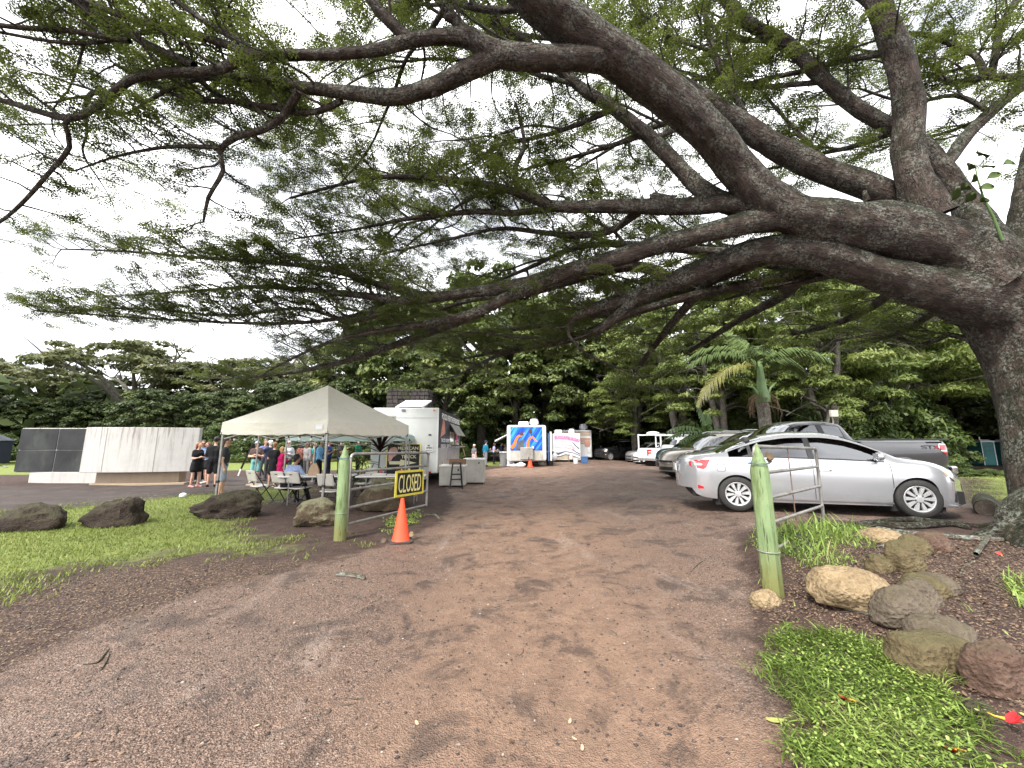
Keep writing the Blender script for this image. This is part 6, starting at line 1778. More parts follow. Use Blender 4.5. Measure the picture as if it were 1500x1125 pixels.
# ---------------------------------------------------------------- portable toilets and grey box on a post
def toilet(px, label, rz):
 Y = 34.0
 p = AT(px, 650, Y); p.z = H(p.x, p.y)
 t = thing('portable_toilet', label, 'portable toilet', tuple(p), rz, None)
 MB().box((0, 0, 1.02), (1.06, 1.06, 1.95)).build('cabin', M['teal_plastic'], t, bev=.02)
 MB().box((0, -.535, 1.0), (.78, .02, 1.75)).build('door', M['teal_plastic'], t, bev=.015)
 for x in (-.49, .49): MB().box((x, -.54, 1.02), (.055, .03, 1.95)).build('corner_post', M['bright_white'], t)
 for z in (1.25, 1.62): MB().box((0, -.548, z), (.7, .02, .03)).build('door_rib', M['navy_metal'], t)
 r = MB(); r.box((0, 0, 2.04), (1.14, 1.14, .10)); r.add([(-.52, -.52, 2.09), (.52, -.52, 2.09), (.52, .52, 2.09), (-.52, .52, 2.09), (-.36, -.3, 2.22), (.36, -.3, 2.22), (.36, .3, 2.22), (-.36, .3, 2.22)], [(0, 1, 5, 4), (1, 2, 6, 5), (2, 3, 7, 6), (3, 0, 4, 7), (4, 5, 6, 7)])
 r.build('roof', M['bright_white'], t, bev=.015)
 MB().tube([(.3, .3, 2.1), (.3, .3, 2.45)], .05, 8).build('vent_pipe', M['bright_white'], t)
 return t
toilet(1436, 'teal portable toilet with white roof standing clear of the tree trunk', R(-4))
toilet(1472, 'teal portable toilet half hidden behind the great tree trunk', R(-4))
gp = AT(1221, 607, 21.0)
gbx = thing('utility_box', 'small pale grey utility box on a thin post above the pickup bed', 'box', (gp.x, gp.y, H(gp.x, gp.y)))
gz = gp.z - H(gp.x, gp.y)
MB().tube([(0, 0.1, 0), (0, 0.1, gz)], .035, 8).build('post', M['galv'], gbx, 40)
MB().box((0, 0, gz + .05), (.34, .14, .36)).build('box', M['concrete_far'], gbx, bev=.01)
MB().box((.18, .03, gz + .05), (.14, .12, .34)).build('side_box', M['concrete_far'], gbx, bev=.01)
# ---------------------------------------------------------------- vehicles
def car_paint(name, c, flake=0.12, rough=0.28, metal=0.5):
 n = NT(name)
 co = n.coord()
 f = n.noise(700, 2, 0.5, co)
 col = n.ramp(f, [(0.35, tuple(x * (1 - flake) for x in c)), (0.65, tuple(min(1, x * (1 + flake)) for x in c))])
 sep = n.n('ShaderNodeSeparateXYZ'); n.t.links.new(co, sep.inputs[0])
 d = n.noise(4.0, 6, 0.7, co)
 low = n.rng(sep.outputs['Z'], 0.22, 0.62, 1.0, 0.0)
 col = n.mix(n.math('MULTIPLY', n.math('MULTIPLY', low, n.rng(d, 0.2, 0.9)), 0.30), col, (0.16, 0.11, 0.08, 1))
 return n.done(n.bsdf(col, rough, metal, None, 0.5, 1.0))
M['silver_paint'] = car_paint('silver car paint', (0.52, 0.535, 0.56), .10, .22, .6)
M['grey_paint'] = car_paint('dark grey car paint', (0.085, 0.085, 0.088))
M['beige_paint'] = car_paint('bronze beige car paint', (0.30, 0.27, 0.23))
M['mid_grey_paint'] = car_paint('mid grey car paint', (0.26, 0.265, 0.27))
M['white_car_paint'] = car_paint('white car paint', (0.70, 0.71, 0.72), .03, .3, .0)
M['black_car_paint'] = car_paint('black car paint', (0.015, 0.015, 0.017), .1, .25, .1)
M['green_paint'] = car_paint('dark teal car paint', (0.03, 0.09, 0.10))
def mat_glass():
 n = NT('tinted car glass')
 gl = n.n('ShaderNodeBsdfGlossy'); gl.inputs['Roughness'].default_value = 0.02; gl.inputs['Color'].default_value = (.95, .97, 1, 1)
 tr = n.n('ShaderNodeBsdfTransparent'); tr.inputs['Color'].default_value = (0.10, 0.13, 0.12, 1)
 fr = n.n('ShaderNodeFresnel'); fr.inputs['IOR'].default_value = 1.6
 mx = n.n('ShaderNodeMixShader')
 n.t.links.new(n.math('MINIMUM', n.math('ADD', n.math('MULTIPLY', fr.outputs[0], 1.4), 0.07), 1.0), mx.inputs[0])
 n.t.links.new(tr.outputs[0], mx.inputs[1]); n.t.links.new(gl.outputs[0], mx.inputs[2])
 return n.done(mx.outputs[0])
M['car_glass'] = mat_glass()
M['seat_cloth'] = dull('dark seat cloth', (0.045, 0.043, 0.042, 1), .85, .2, 7)
M['trim'] = dull('black window trim', (0.012, 0.012, 0.013, 1), .35, .1, 7)
def pchip(xs, ys):
 xs = np.array(xs, float); ys = np.array(ys, float)
 h = np.diff(xs); d = np.diff(ys) / h
 m = np.zeros(len(xs)); m[0], m[-1] = d[0], d[-1]
 for i in range(1, len(xs) - 1):
  if d[i - 1] * d[i] > 0:
   w1, w2 = 2 * h[i] + h[i - 1], h[i] + 2 * h[i - 1]
   m[i] = (w1 + w2) / (w1 / d[i - 1] + w2 / d[i])
 def f(x):
  i = min(max(int(np.searchsorted(xs, x)) - 1, 0), len(xs) - 2)
  t = min(max((x - xs[i]) / h[i], 0), 1)
  return float((2 * t ** 3 - 3 * t * t + 1) * ys[i] + (t ** 3 - 2 * t * t + t) * h[i] * m[i] + (-2 * t ** 3 + 3 * t * t) * ys[i + 1] + (t ** 3 - t * t) * h[i] * m[i + 1])
 return f
_bulge = pchip([0, .12, .35, .62, .82, 1], [.935, .965, .985, 1.0, .992, .955])
NLOW = 10
GF_ = [.05, .11, .5, .89, 1.0]
class Car:
 def __init__(s, spec, paint, loc, rz, label, name='parked_car', cat='car', group=None, scale=1.0, detail=True):
  s.sp = spec
  s.f0, s.r0 = spec['ends']
  s.ztop = pchip(*zip(*spec['top'])); s.zsh = pchip(*zip(*spec['belt'])); s.zb = pchip(*zip(*spec['bottom'])); s.w = pchip(*zip(*spec['width']))
  s.t = thing(name, label, cat, loc, rz, group)
  s.t.scale = (scale,) * 3
  s.paint = M[paint]
  s.zr = max(z for _, z in spec['top'])
  s.zbelt0 = s.zsh(0.0)
  s.shell()
  s.wheels()
 def deform(s, x, y, z, wx):
  q = min(1.0, abs(y) / max(wx, .01)) ** 2.2
  kf, kr = s.sp.get('round', (.30, .22))
  a = float(sstep(s.f0 - .85, s.f0, x)); b = float(sstep(-s.r0 + .75, -s.r0, -x)) if False else float(sstep(-s.r0 - .75, -s.r0, -x))
  return (x - kf * q * a + kr * q * b, y, z)
 def zlow(s, x):
  z = s.zb(x)
  for wx in s.sp['wheels']:
   Rr = s.sp['arch']
   d = abs(x - wx)
   if d < Rr:
    z = max(z, s.sp['tyre'] + math.sqrt(Rr * Rr - d * d) * 1.0 - 0.01)
  return z
 def section(s, x):
  zl, zs, zt, w = s.zlow(x), s.zsh(x), s.ztop(x), s.w(x)
  zl = min(zl, zs - .05)
  zt = max(zt, zs + .012)
  z00 = s.zb(x)
  pts = []
  for k in range(NLOW + 1):
   z = zl + (zs - zl) * k / NLOW
   pts.append((w * _bulge(min(1, max(0, (z - z00) / (zs - z00)))), z))
  ysh = pts[-1][0]
  sfrac = min(1.0, max(0.0, (zt - zs) / (s.zr - s.zbelt0)))
  yr = ysh * .965 * (1 - sfrac) + s.sp['roof_w'] * sfrac
  crown = min(.075, .4 * (zt - zs))
  zr = zt - crown
  for g in GF_:
   yy = ysh + (yr - ysh) * g + 0.02 * math.sin(PI * g) * sfrac
   pts.append((yy, zs + (zr - zs) * g))
  for q in (.8, .5, .25, 0.0):
   pts.append((yr * q, zt - crown * q ** 2.2 * .8))
  return pts, w
 def surf(s, x, z, off=0.006):
  pts, w = s.section(x)
  zs = [p[1] for p in pts[:NLOW + 6]]; ys = [p[0] for p in pts[:NLOW + 6]]
  y = float(np.interp(z, zs, ys)) + off
  return s.deform(x, y, z, w)
 def shell(s):
  sp = s.sp
  xs = set(np.round(np.arange(s.r0, s.f0 + .001, .075), 4).tolist()) | {s.r0, s.f0}
  for wx in sp['wheels']:
   Rr = sp['arch']
   for a in np.linspace(0, PI, 17):
    xs.add(round(wx + Rr * math.cos(a), 4))
   xs.add(round(wx - Rr - .004, 4)); xs.add(round(wx + Rr + .004, 4))
  cuts = sp['doors']
  for c in cuts:
   xs |= {round(c - .005, 4), round(c + .005, 4)}
  for a, b in sp['windows']:
   xs |= {a, b}
  for e in ('shield', 'back'):
   xs |= set(sp[e])
  for e in (s.r0 + .02, s.r0 + .05, s.f0 - .02, s.f0 - .05): xs.add(round(e, 4))
  xs = sorted(xs)
  ys = [xs[0]]
  keep = set(round(c + d, 4) for c in cuts for d in (-.005, .005)) | {v for w_ in sp['windows'] for v in w_} | set(sp['shield']) | set(sp['back'])
  for x in xs[1:]:
   if x - ys[-1] < .003 and x not in keep: continue
   ys.append(x)
  xs = ys
  secs = [s.section(x) for x in xs]
  npt = len(secs[0][0])
  def V(i, k, sd, inn=0.0):
   (y, z), w = secs[i][0][k], secs[i][1]
   return s.deform(xs[i], sd * max(0, y - inn), z - (inn if k > NLOW + 4 else 0), w)
  buckets = {}
  def put(key, quad):
   b = buckets.setdefault(key, ({}, [], []))
   idx = []
   for kk, p in quad:
    if kk not in b[0]:
     b[0][kk] = len(b[1]); b[1].append(p)
    idx.append(b[0][kk])
   b[2].append(tuple(idx))
  door_rng = [(cuts[j], cuts[j + 1]) for j in range(len(cuts) - 1)]
  for i in range(len(xs) - 1):
   xm = (xs[i] + xs[i + 1]) / 2
   isgap = any(abs(xm - c) < .0051 for c in cuts)
   dno = next((j for j, (a, b) in enumerate(door_rng) if a < xm < b), None)
   wno = next((j for j, (a, b) in enumerate(sp['windows']) if a < xm < b), None)
   inglass = sp['windows'][0][0] if False else (min(a for a, b in sp['windows']) < xm < max(b for a, b in sp['windows']))
   for k in range(npt - 1):
    for sd in (-1, 1):
     inn = 0.0
     if k < NLOW:
      if isgap and k > 0: key = ('trim_gap', 0, sd); inn = .006
      elif dno is not None and k >= 1: key = ('door', dno, sd)
      else: key = ('body', 0, 0)
     elif k < NLOW + 5:
      g = k - NLOW
      if g in (2, 3) and wno is not None: key = ('window', wno, sd); inn = .010
      elif g == 1 and inglass: key = ('window_trim', 0, sd)
      elif g in (2, 3) and inglass: key = ('window_trim', 0, sd)
      elif g == 0 and dno is not None and not isgap: key = ('door', dno, sd)
      else: key = ('body', 0, 0)
     else:
      if sp['shield'][0] < xm < sp['shield'][1]: key = ('windscreen', 0, 0) ; inn = .004
      elif sp['back'][0] < xm < sp['back'][1]: key = ('rear_window', 0, 0); inn = .004
      elif 'cover' in sp and sp['cover'][0] < xm < sp['cover'][1]: key = ('bed_cover', 0, 0)
      else: key = ('body', 0, 0)
     q = [((i, k, sd if not (k == npt - 1) else 0), V(i, k, sd, inn)), ((i + 1, k, sd), V(i + 1, k, sd, inn)),
       ((i + 1, k + 1, sd if k + 1 < npt - 1 else 0), V(i + 1, k + 1, sd, inn)), ((i, k + 1, sd if k + 1 < npt - 1 else 0), V(i, k + 1, sd, inn))]
     if sd > 0: q = q[::-1]
     put(key, q)
  for end, i in ((0, 0), (1, len(xs) - 1)):
   fr = (1, .75, .5, .25, 0)
   for k in range(npt - 1):
    for j in range(4):
     for sd in (-1, 1):
      def P(kk, jj):
       (y, z), w = secs[i][0][kk], secs[i][1]
       return s.deform(xs[i], sd * y * fr[jj], z, w)
      q = [(('c', end, k, j, sd if j else sd), P(k, j)), (('c', end, k, j + 1, sd if j < 3 else 0), P(k, j + 1)), (('c', end, k + 1, j + 1, sd if j < 3 else 0), P(k + 1, j + 1)), (('c', end, k + 1, j, sd), P(k + 1, j))]
      # share the rim with the side shell
      q = [(((i, kk, sd) if jj == 0 else key), p) for (key, p), (kk, jj) in zip(q, ((k, j), (k, j + 1), (k + 1, j + 1), (k + 1, j)))]
      if (sd > 0) != (end == 0): q = q[::-1]
      put(('body', 0, 0), q)
  mats = {'body': s.paint, 'door': s.paint, 'trim_gap': M['dark_void'], 'window': M['car_glass'], 'window_trim': M['trim'], 'windscreen': M['car_glass'], 'rear_window': M['car_glass'], 'bed_cover': M['black_plastic']}
  s.parts = {}
  for key, (vi, vs, fs) in buckets.items():
   mb = MB(); mb.add(vs, fs)
   par = s.t
   nm = {'trim_gap': 'door_gap'}.get(key[0], key[0])
   o = mb.build(nm, mats[key[0]], par, 50)
   s.parts[key] = o
  # underside, wheel wells, cabin
  u = MB(); u.box(((s.f0 + s.r0) / 2, 0, .34), (s.f0 - s.r0 - .5, s.w(0) * 1.5, .2))
  u.build('underside', M['dark_void'], s.t)
  for wx in sp['wheels']:
   a, tr = sp['arch'], sp['tyre']
   wb_ = MB()
   for sd in (-1, 1):
    wb_.box((wx, sd * (s.w(wx) - .30), tr + .10), (a * 2.02, .36, a * 1.75))
   wb_.build('wheel_well', M['dark_void'], s.t)
  lo, hi = min(a for a, b in sp['windows']), max(b for a, b in sp['windows'])
  fl = MB(); fl.box(((lo + hi) / 2, 0, s.zbelt0 - .25), (hi - lo + .3, s.w(0) * 1.7, .3)); fl.build('cabin_floor', M['seat_cloth'], s.t)
  for sx in sp['seats']:
   for sd in (-1, 1):
    st = MB().box((sx, sd * .37, s.zbelt0 - .02), (.16, .46, .55)).build('seat', M['seat_cloth'], s.t, bev=.05)
    MB().box((sx - .06, sd * .37, s.zbelt0 + .36), (.10, .26, .17)).build('headrest', M['seat_cloth'], st, bev=.04)
 def wheels(s):
  sp = s.sp
  tr, wd = sp['tyre'], sp.get('tyre_w', .21)
  for wx in sp['wheels']:
   for sd in (-1, 1):
    y = sd * (s.w(wx) - wd / 2 - .015)
    T = Matrix.Translation((wx, y, tr)) @ Matrix.Rotation(R(90) * (-sd), 4, 'X') @ Matrix.Rotation(rng.random() * 1.2, 4, 'Z')
    # local z points out of the wheel
    rr = sp['rim']
    ty = MB().lathe([(rr * .96, -wd / 2), (tr - .03, -wd / 2), (tr, -wd / 2 + .03), (tr, wd / 2 - .035), (tr - .012, wd / 2 - .018), (tr - .035, wd / 2), (rr * 1.06, wd / 2), (rr, wd / 2 - .012), (rr * .98, wd / 2 - .05)], 40, M=T, cap=False)
    wo = ty.build('wheel', M['rubber'], s.t, 40)
    rm = MB()
    rm.lathe([(rr * 1.0, wd / 2 - .014), (rr * .97, wd / 2 - .008), (rr * .90, wd / 2 - .012), (rr * .86, wd / 2 - .05)], 40, M=T, cap=False)
    nsp = sp.get('spokes', 10)
    for k in range(nsp):
     a = 2 * PI * k / nsp
     S = T @ Matrix.Rotation(a, 4, 'Z')
     z1, z2 = wd / 2 - .012, wd / 2 - .018
     rm.add([(rr * .20, -.012, z2), (rr * .88, -.028, z1), (rr * .88, .028, z1), (rr * .20, .012, z2), (rr * .20, -.016, z2 - .03), (rr * .88, -.034, z1 - .03), (rr * .88, .034, z1 - .03), (rr * .20, .016, z2 - .03)],
       [(0, 1, 2, 3), (0, 4, 5, 1), (2, 6, 7, 3), (3, 7, 4, 0), (1, 5, 6, 2)], S)
    rm.lathe([(rr * .27, wd / 2 - .02), (rr * .24, wd / 2 - .008), (.001, wd / 2 - .004)], 20, M=T, cap=False)
    rm.build('rim', M[sp.get('rim_mat', 'alloy')], wo, 35)
    MB().lathe([(rr * .97, wd / 2 - .055), (.001, wd / 2 - .06)], 24, M=T, cap=False).build('brake', M['dark_void'], wo)
    ln = MB()
    for k in range(5):
     a = 2 * PI * k / 5 + .3
     ln.lathe([(.011, wd / 2 - .02), (.011, wd / 2 - .003), (.001, wd / 2 - .002)], 6, M=T @ Matrix.Translation((rr * .30 * math.cos(a), rr * .30 * math.sin(a), 0)), cap=False)
    tag(ln.build('wheel_nuts', M['trim'], wo), kind='stuff')
 def patch(s, name, poly, mat, sides=(-1, 1), off=.006, parent=None, thick=0.012, sub=3):
  """A lamp, flap or badge lying on the flank: poly in (x, z)."""
  out = []
  pts = []
  n = len(poly)
  for i in range(n):
   a, b = poly[i], poly[(i + 1) % n]
   for j in range(sub):
    pts.append((a[0] + (b[0] - a[0]) * j / sub, a[1] + (b[1] - a[1]) * j / sub))
  cx, cz = sum(p[0] for p in pts) / len(pts), sum(p[1] for p in pts) / len(pts)
  for sd in sides:
   vs, fs = [], []
   m = len(pts)
   for ring, o_ in ((1.02, -thick), (1.0, off), (.66, off), (.33, off)):
    for p in pts:
     q = s.surf(cx + (p[0] - cx) * ring, cz + (p[1] - cz) * ring, o_)
     vs.append((q[0], sd * q[1], q[2]))
   q = s.surf(cx, cz, off); vs.append((q[0], sd * q[1], q[2]))
   for r_ in range(3):
    for i in range(m):
     f = (r_ * m + i, r_ * m + (i + 1) % m, (r_ + 1) * m + (i + 1) % m, (r_ + 1) * m + i)
     fs.append(f if sd < 0 else f[::-1])
   for i in range(m):
    f = (3 * m + i, 3 * m + (i + 1) % m, 4 * m)
    fs.append(f if sd < 0 else f[::-1])
   mb = MB(); mb.add(vs, fs)
   out.append(mb.build(name, M[mat], parent or s.t, 35))
  return out
 def front_strip(s, name, z0, z1, half, off, mat):
  kf = s.sp.get('round', (.30, .22))[0]; w = s.w(s.f0)
  row = lambda z, o: [(s.f0 + o - kf * min(1, abs(y) / w) ** 2.2, y, z) for y in np.linspace(-half, half, 13)]
  mb = MB(); mb.grid([row(z0, -.03), row(z0, off), row(z1, off), row(z1, -.03)])
  return mb.build(name, M[mat], s.t, 40)
 def mirror(s, x, z, mat=None):
  for sd in (-1, 1):
   q = s.surf(x, z, 0)
   m = MB()
   m.ball((0, 0, 0), (.085, .11, .075), 12, 8)
   m.v = [(min(v[0] + .0, .09) if v[0] > 0 else max(v[0], -.035), v[1], v[2]) for v in m.v]
   o = m.build('wing_mirror', mat or s.paint, s.t, 50, loc=(q[0], sd * (q[1] + .14), q[2] + .03))
   MB().box((-.037, 0, 0), (.006, .17, .11)).build('mirror_glass', M['chrome'], o)
   MB().bar((.0, -sd * .06, -.03), (.01, -sd * .17, -.06), .05, .04).build('mirror_arm', M['trim'], o)
 def handle(s, x, z, mat='chrome', w=.2):
  for sd in (-1, 1):
   a, b = s.surf(x - w / 2, z, .004), s.surf(x + w / 2, z, .004)
   mid = s.surf(x, z, .036)
   MB().tube([(a[0], sd * a[1], z), (a[0] + .03, sd * mid[1], z), (b[0] - .03, sd * mid[1], z), (b[0], sd * b[1], z)], .013, 6).build('door_handle', M[mat], s.t, 50)
SEDAN = dict(ends=(2.32, -2.32), wheels=(1.375, -1.325), arch=.365, tyre=.322, rim=.218, roof_w=.56, seats=(-.05, -.95), spokes=10,
 top=[(-2.32, .66), (-2.29, .92), (-2.20, 1.02), (-2.0, 1.065), (-1.72, 1.10), (-1.60, 1.125), (-1.15, 1.30), (-.75, 1.425), (-.25, 1.49), (.1, 1.49), (.45, 1.44), (.70, 1.35), (1.02, 1.18), (1.26, 1.045), (1.33, 1.015), (1.65, .965), (1.95, .89), (2.17, .79), (2.28, .70), (2.32, .62)],
 belt=[(-2.32, .60), (-2.27, .87), (-2.1, .955), (-1.6, 1.0), (-1.0, .985), (-.3, .955), (.5, .925), (1.1, .905), (1.5, .875), (1.9, .80), (2.18, .69), (2.32, .55)],
 bottom=[(-2.32, .40), (-2.22, .28), (-1.8, .225), (-1.0, .19), (1.0, .19), (1.75, .20), (2.2, .19), (2.32, .21)],
 width=[(-2.32, .70), (-2.22, .80), (-1.9, .865), (-1.2, .885), (0, .885), (1.2, .885), (1.75, .87), (2.1, .82), (2.25, .74), (2.32, .66)],
 doors=(-1.06, -.09, 1.04), windows=[(-1.42, -1.08), (-1.02, -.12), (-.03, .98)], shield=(.50, 1.25), back=(-1.62, -.80), round=(.34, .26))
def at_car(fx, fy, rx, ry, spec, front_right=True):
 """Ground point and heading from the pixels where two tyres of one side touch the ground."""
 A, B = G(fx, fy), G(rx, ry)
 return A, B
scar_f, scar_r = G(1348, 761), G(1082, 750)
hd = math.atan2(scar_f.y - scar_r.y, scar_f.x - scar_r.x)
sscale = (scar_f - scar_r).length / 2.70
print('sedan scale', sscale, math.degrees(hd))
SS = min(1.12, max(.95, sscale))
mid = (scar_f + scar_r) / 2
off_l = Vector((-math.sin(hd), math.cos(hd), 0)) * (.885 * SS - .10)
sl_ = mid + off_l
sed = Car(SEDAN, 'silver_paint', (sl_.x - .025 * math.cos(hd), sl_.y, H(mid.x, mid.y) + .0), hd, 'silver four door sedan parked nose to the tree trunk behind the right gate', scale=SS)
sed.t.rotation_euler[1] = math.atan2(scar_f.z - scar_r.z, 2.7 * SS) * -1
sed.patch('tail_light', [(-2.29, .80), (-2.30, .91), (-2.20, .945), (-1.80, .965), (-1.88, .90), (-1.98, .805), (-2.08, .775)], 'red_lens')
sed.patch('reversing_lens', [(-2.26, .845), (-2.26, .885), (-2.14, .888), (-2.09, .865), (-2.13, .845)], 'white_lens', off=.012)
sed.patch('headlight', [(1.88, .80), (2.06, .755), (2.235, .655), (2.27, .605), (2.22, .60), (2.08, .665), (1.96, .745)], 'white_lens')
sed.patch('indicator', [(1.92, .785), (2.04, .745), (2.10, .70), (2.04, .70), (1.97, .745)], 'amber_lens', off=.011)
sed.patch('headlight_bezel', [(2.11, .70), (2.235, .645), (2.26, .61), (2.22, .608), (2.12, .665)], 'trim', off=.011)
sed.patch('reflector', [(-2.22, .40), (-2.23, .47), (-2.10, .44), (-2.08, .40)], 'red_lens')
sed.patch('fog_vent', [(2.20, .27), (2.16, .29), (2.235, .42), (2.26, .42), (2.25, .28)], 'trim')
sed.patch('fuel_flap', [(-1.66, .755), (-1.64, .735), (-1.52, .735), (-1.50, .755), (-1.50, .855), (-1.52, .875), (-1.64, .875), (-1.66, .855)], 'trim', sides=(-1,), off=.0008, thick=.002)
sed.patch('fuel_flap', [(-1.653, .762), (-1.635, .742), (-1.525, .742), (-1.507, .762), (-1.507, .848), (-1.525, .868), (-1.635, .868), (-1.653, .848)], 'silver_paint', sides=(-1,), off=.0022, thick=.002)
sed.patch('sill_moulding', [(-.95, .225), (-.95, .25), (1.0, .25), (1.0, .225)], 'mid_grey_paint', off=.004, sub=8)
sed.patch('splitter', [(1.95, .20), (1.95, .235), (2.22, .225), (2.30, .215), (2.30, .20)], 'silver_paint', off=.03, sub=4)
sed.mirror(.86, .99); sed.handle(.08, .775); sed.handle(-.90, .80)
MB().box((-2.325, 0, .78), (.02, .50, .14)).build('number_plate', M['bright_white'], sed.t)
sed.front_strip('grille', .44, .55, .30, .008, 'trim')
MB().tube([(.60, -.2, 1.02), (.70, -.30, 1.16), (.72, -.37, 1.19), (.70, -.44, 1.16), (.64, -.46, 1.02)], .016, 6).build('steering_wheel', M['trim'], sed.t)
PICKUP = dict(ends=(2.98, -2.92), wheels=(2.02, -1.66), arch=.48, tyre=.395, rim=.25, roof_w=.66, seats=(.25, -.35), spokes=6, tyre_w=.26,
 top=[(-2.92, 1.34), (-2.80, 1.385), (-.62, 1.385), (-.58, 1.40), (-.52, 1.62), (-.40, 1.86), (-.30, 1.905), (.2, 1.945), (.6, 1.93), (.85, 1.87), (1.25, 1.58), (1.62, 1.32), (1.70, 1.285), (2.2, 1.27), (2.7, 1.22), (2.9, 1.12), (2.98, .98)],
 belt=[(-2.92, 1.30), (-2.8, 1.355), (-.6, 1.355), (-.5, 1.30), (.2, 1.275), (1.0, 1.26), (1.6, 1.235), (2.2, 1.20), (2.75, 1.13), (2.98, .92)],
 bottom=[(-2.92, .66), (-2.7, .60), (-2.2, .52), (-1, .45), (1.4, .45), (2.6, .48), (2.98, .52)],
 width=[(-2.92, .93), (-2.8, .965), (-1.5, .985), (0, .98), (1.6, .985), (2.5, .97), (2.85, .91), (2.98, .84)],
 doors=(-.52, .14, 1.30), windows=[(-.36, .10), (.24, 1.20)], shield=(.90, 1.62), back=(-.57, -.42), cover=(-2.86, -.64), round=(.22, .06))
pr = AT(1398, 685, 10.15); pr.z = 0
ph = R(180 - 2.5)
fw = Vector((math.cos(ph), math.sin(ph), 0)); lf = Vector((-math.sin(ph), math.cos(ph), 0))
PS = 1.0
pc_ = Vector((pr.x, pr.y, 0)) + fw * 2.92 * PS - lf * .965 * PS
pku = Car(PICKUP, 'grey_paint', (pc_.x, pc_.y, H(pc_.x, pc_.y) - .02), ph, 'dark grey pickup truck with STX lettering parked behind the silver sedan', 'pickup_truck', 'pickup truck', scale=PS)
pku.patch('tail_light', [(-2.87, .98), (-2.90, 1.29), (-2.70, 1.295), (-2.665, 1.27), (-2.66, 1.20), (-2.72, 1.10)], 'chrome', off=.004)
pku.patch('red_lens', [(-2.86, 1.13), (-2.885, 1.265), (-2.71, 1.27), (-2.69, 1.20), (-2.70, 1.13)], 'red_lens', off=.012)
pku.patch('red_lens', [(-2.86, 1.01), (-2.875, 1.105), (-2.72, 1.105), (-2.78, 1.04)], 'red_lens', off=.012)
pku.patch('headlight', [(2.62, 1.05), (2.66, .86), (2.90, .86), (2.92, 1.0)], 'white_lens')
pku.mirror(1.12, 1.34, M['trim']); pku.handle(.28, 1.12, 'trim'); pku.handle(-.40, 1.12, 'trim')
for sd in (-1, 1):
 rl = MB(); rl.box((-1.74, sd * .955, 1.40), (2.30, .08, .045)); rl.build('bed_rail', M['black_plastic'], pku.t, bev=.01)
MB().box((-2.98, 0, .62), (.16, 1.86, .20)).build('rear_bumper', M['chrome'], pku.t, bev=.04)
MB().box((2.99, 0, .60), (.20, 1.84, .24)).build('front_bumper', M['black_plastic'], pku.t, bev=.05)
MB().box((2.94, 0, .93), (.10, 1.30, .34)).build('grille', M['black_plastic'], pku.t, bev=.03)
# lettering on the bed side that faces the sedan
p1 = pku.surf(-2.42, 1.20, .004)
for s_, dx, m_, w_ in (('S', .15, 'letter_grey', .15), ('T', 0.0, 'letter_grey', .14), ('X', -.16, 'letter_red', .16)):
 o_ = text('lettering', s_, .10, w_, M[m_], pku.t, (-2.40 + dx, p1[1] + .002, 1.205), (R(90), 0, R(180)), 0.012, 0.004)
for wx in (-1.66,):                    # flared rear arch
 for sd in (-1, 1):
  fr_ = MB(); rows = []
  for j in range(19):
   a = PI * j / 18
   row = []
   for r_, o2 in ((.47, .004), (.485, .03), (.53, .022), (.56, .002)):
    x_, z_ = wx + r_ * math.cos(a), .395 + r_ * math.sin(a)
    q = pku.surf(x_, min(z_, 1.3), o2)
    row.append((q[0], sd * q[1], z_))
   rows.append(row if sd > 0 else row[::-1])
  fr_.grid(rows)
  fr_.build('arch_flare', M['grey_paint'], pku.t, 50)
SUV = dict(ends=(2.30, -2.30), wheels=(1.40, -1.32), arch=.40, tyre=.36, rim=.235, roof_w=.60, seats=(-.0, -.95), spokes=10,
 top=[(-2.30, .85), (-2.26, 1.05), (-2.20, 1.20), (-2.08, 1.45), (-1.92, 1.62), (-1.4, 1.69), (-.5, 1.71), (.2, 1.69), (.5, 1.62), (.9, 1.40), (1.22, 1.17), (1.32, 1.12), (1.7, 1.08), (2.0, 1.02), (2.18, .92), (2.27, .80), (2.30, .70)],
 belt=[(-2.30, .78), (-2.24, 1.0), (-2.0, 1.10), (-1.2, 1.09), (0, 1.05), (1.0, 1.02), (1.5, 1.00), (1.95, .93), (2.18, .82), (2.30, .62)],
 bottom=[(-2.30, .50), (-2.15, .36), (-1.5, .26), (1.5, .26), (2.15, .25), (2.30, .30)],
 width=[(-2.30, .76), (-2.2, .84), (-1.8, .90), (-1, .92), (1, .92), (1.7, .91), (2.05, .86), (2.22, .78), (2.30, .68)],
 doors=(-1.02, -.05, 1.02), windows=[(-1.85, -1.10), (-1.02, -.10), (-.0, .95)], shield=(.42, 1.26), back=(-2.16, -1.96), round=(.40, .22))
def suv_lamps(c):
 c.patch('headlight', [(1.78, .96), (2.0, .93), (2.20, .83), (2.24, .74), (2.12, .74), (1.95, .84)], 'white_lens')
 c.patch('fog_lamp', [(2.12, .46), (2.10, .54), (2.23, .57), (2.26, .50), (2.22, .46)], 'trim', off=.008)
 c.patch('fog_lens', [(2.16, .49), (2.16, .53), (2.22, .54), (2.22, .49)], 'white_lens', off=.014)
 c.patch('tail_light', [(-2.24, .86), (-2.24, 1.06), (-2.05, 1.08), (-2.05, .95)], 'red_lens')
 c.mirror(.84, 1.10); c.handle(.10, .90); c.handle(-.86, .91)
 c.front_strip('grille', .62, .69, .5, .012, 'trim'); c.front_strip('lower_grille', .34, .46, .5, .012, 'trim'); c.front_strip('grille_bar', .58, .605, .5, .02, 'chrome')
 for sd in (-1, 1):
  MB().tube([(-1.7, sd * .56, 1.66), (-1.5, sd * .56, 1.73), (.1, sd * .56, 1.745), (.3, sd * .56, 1.68)], .018, 6).build('roof_rail', M['steel'], c.t)
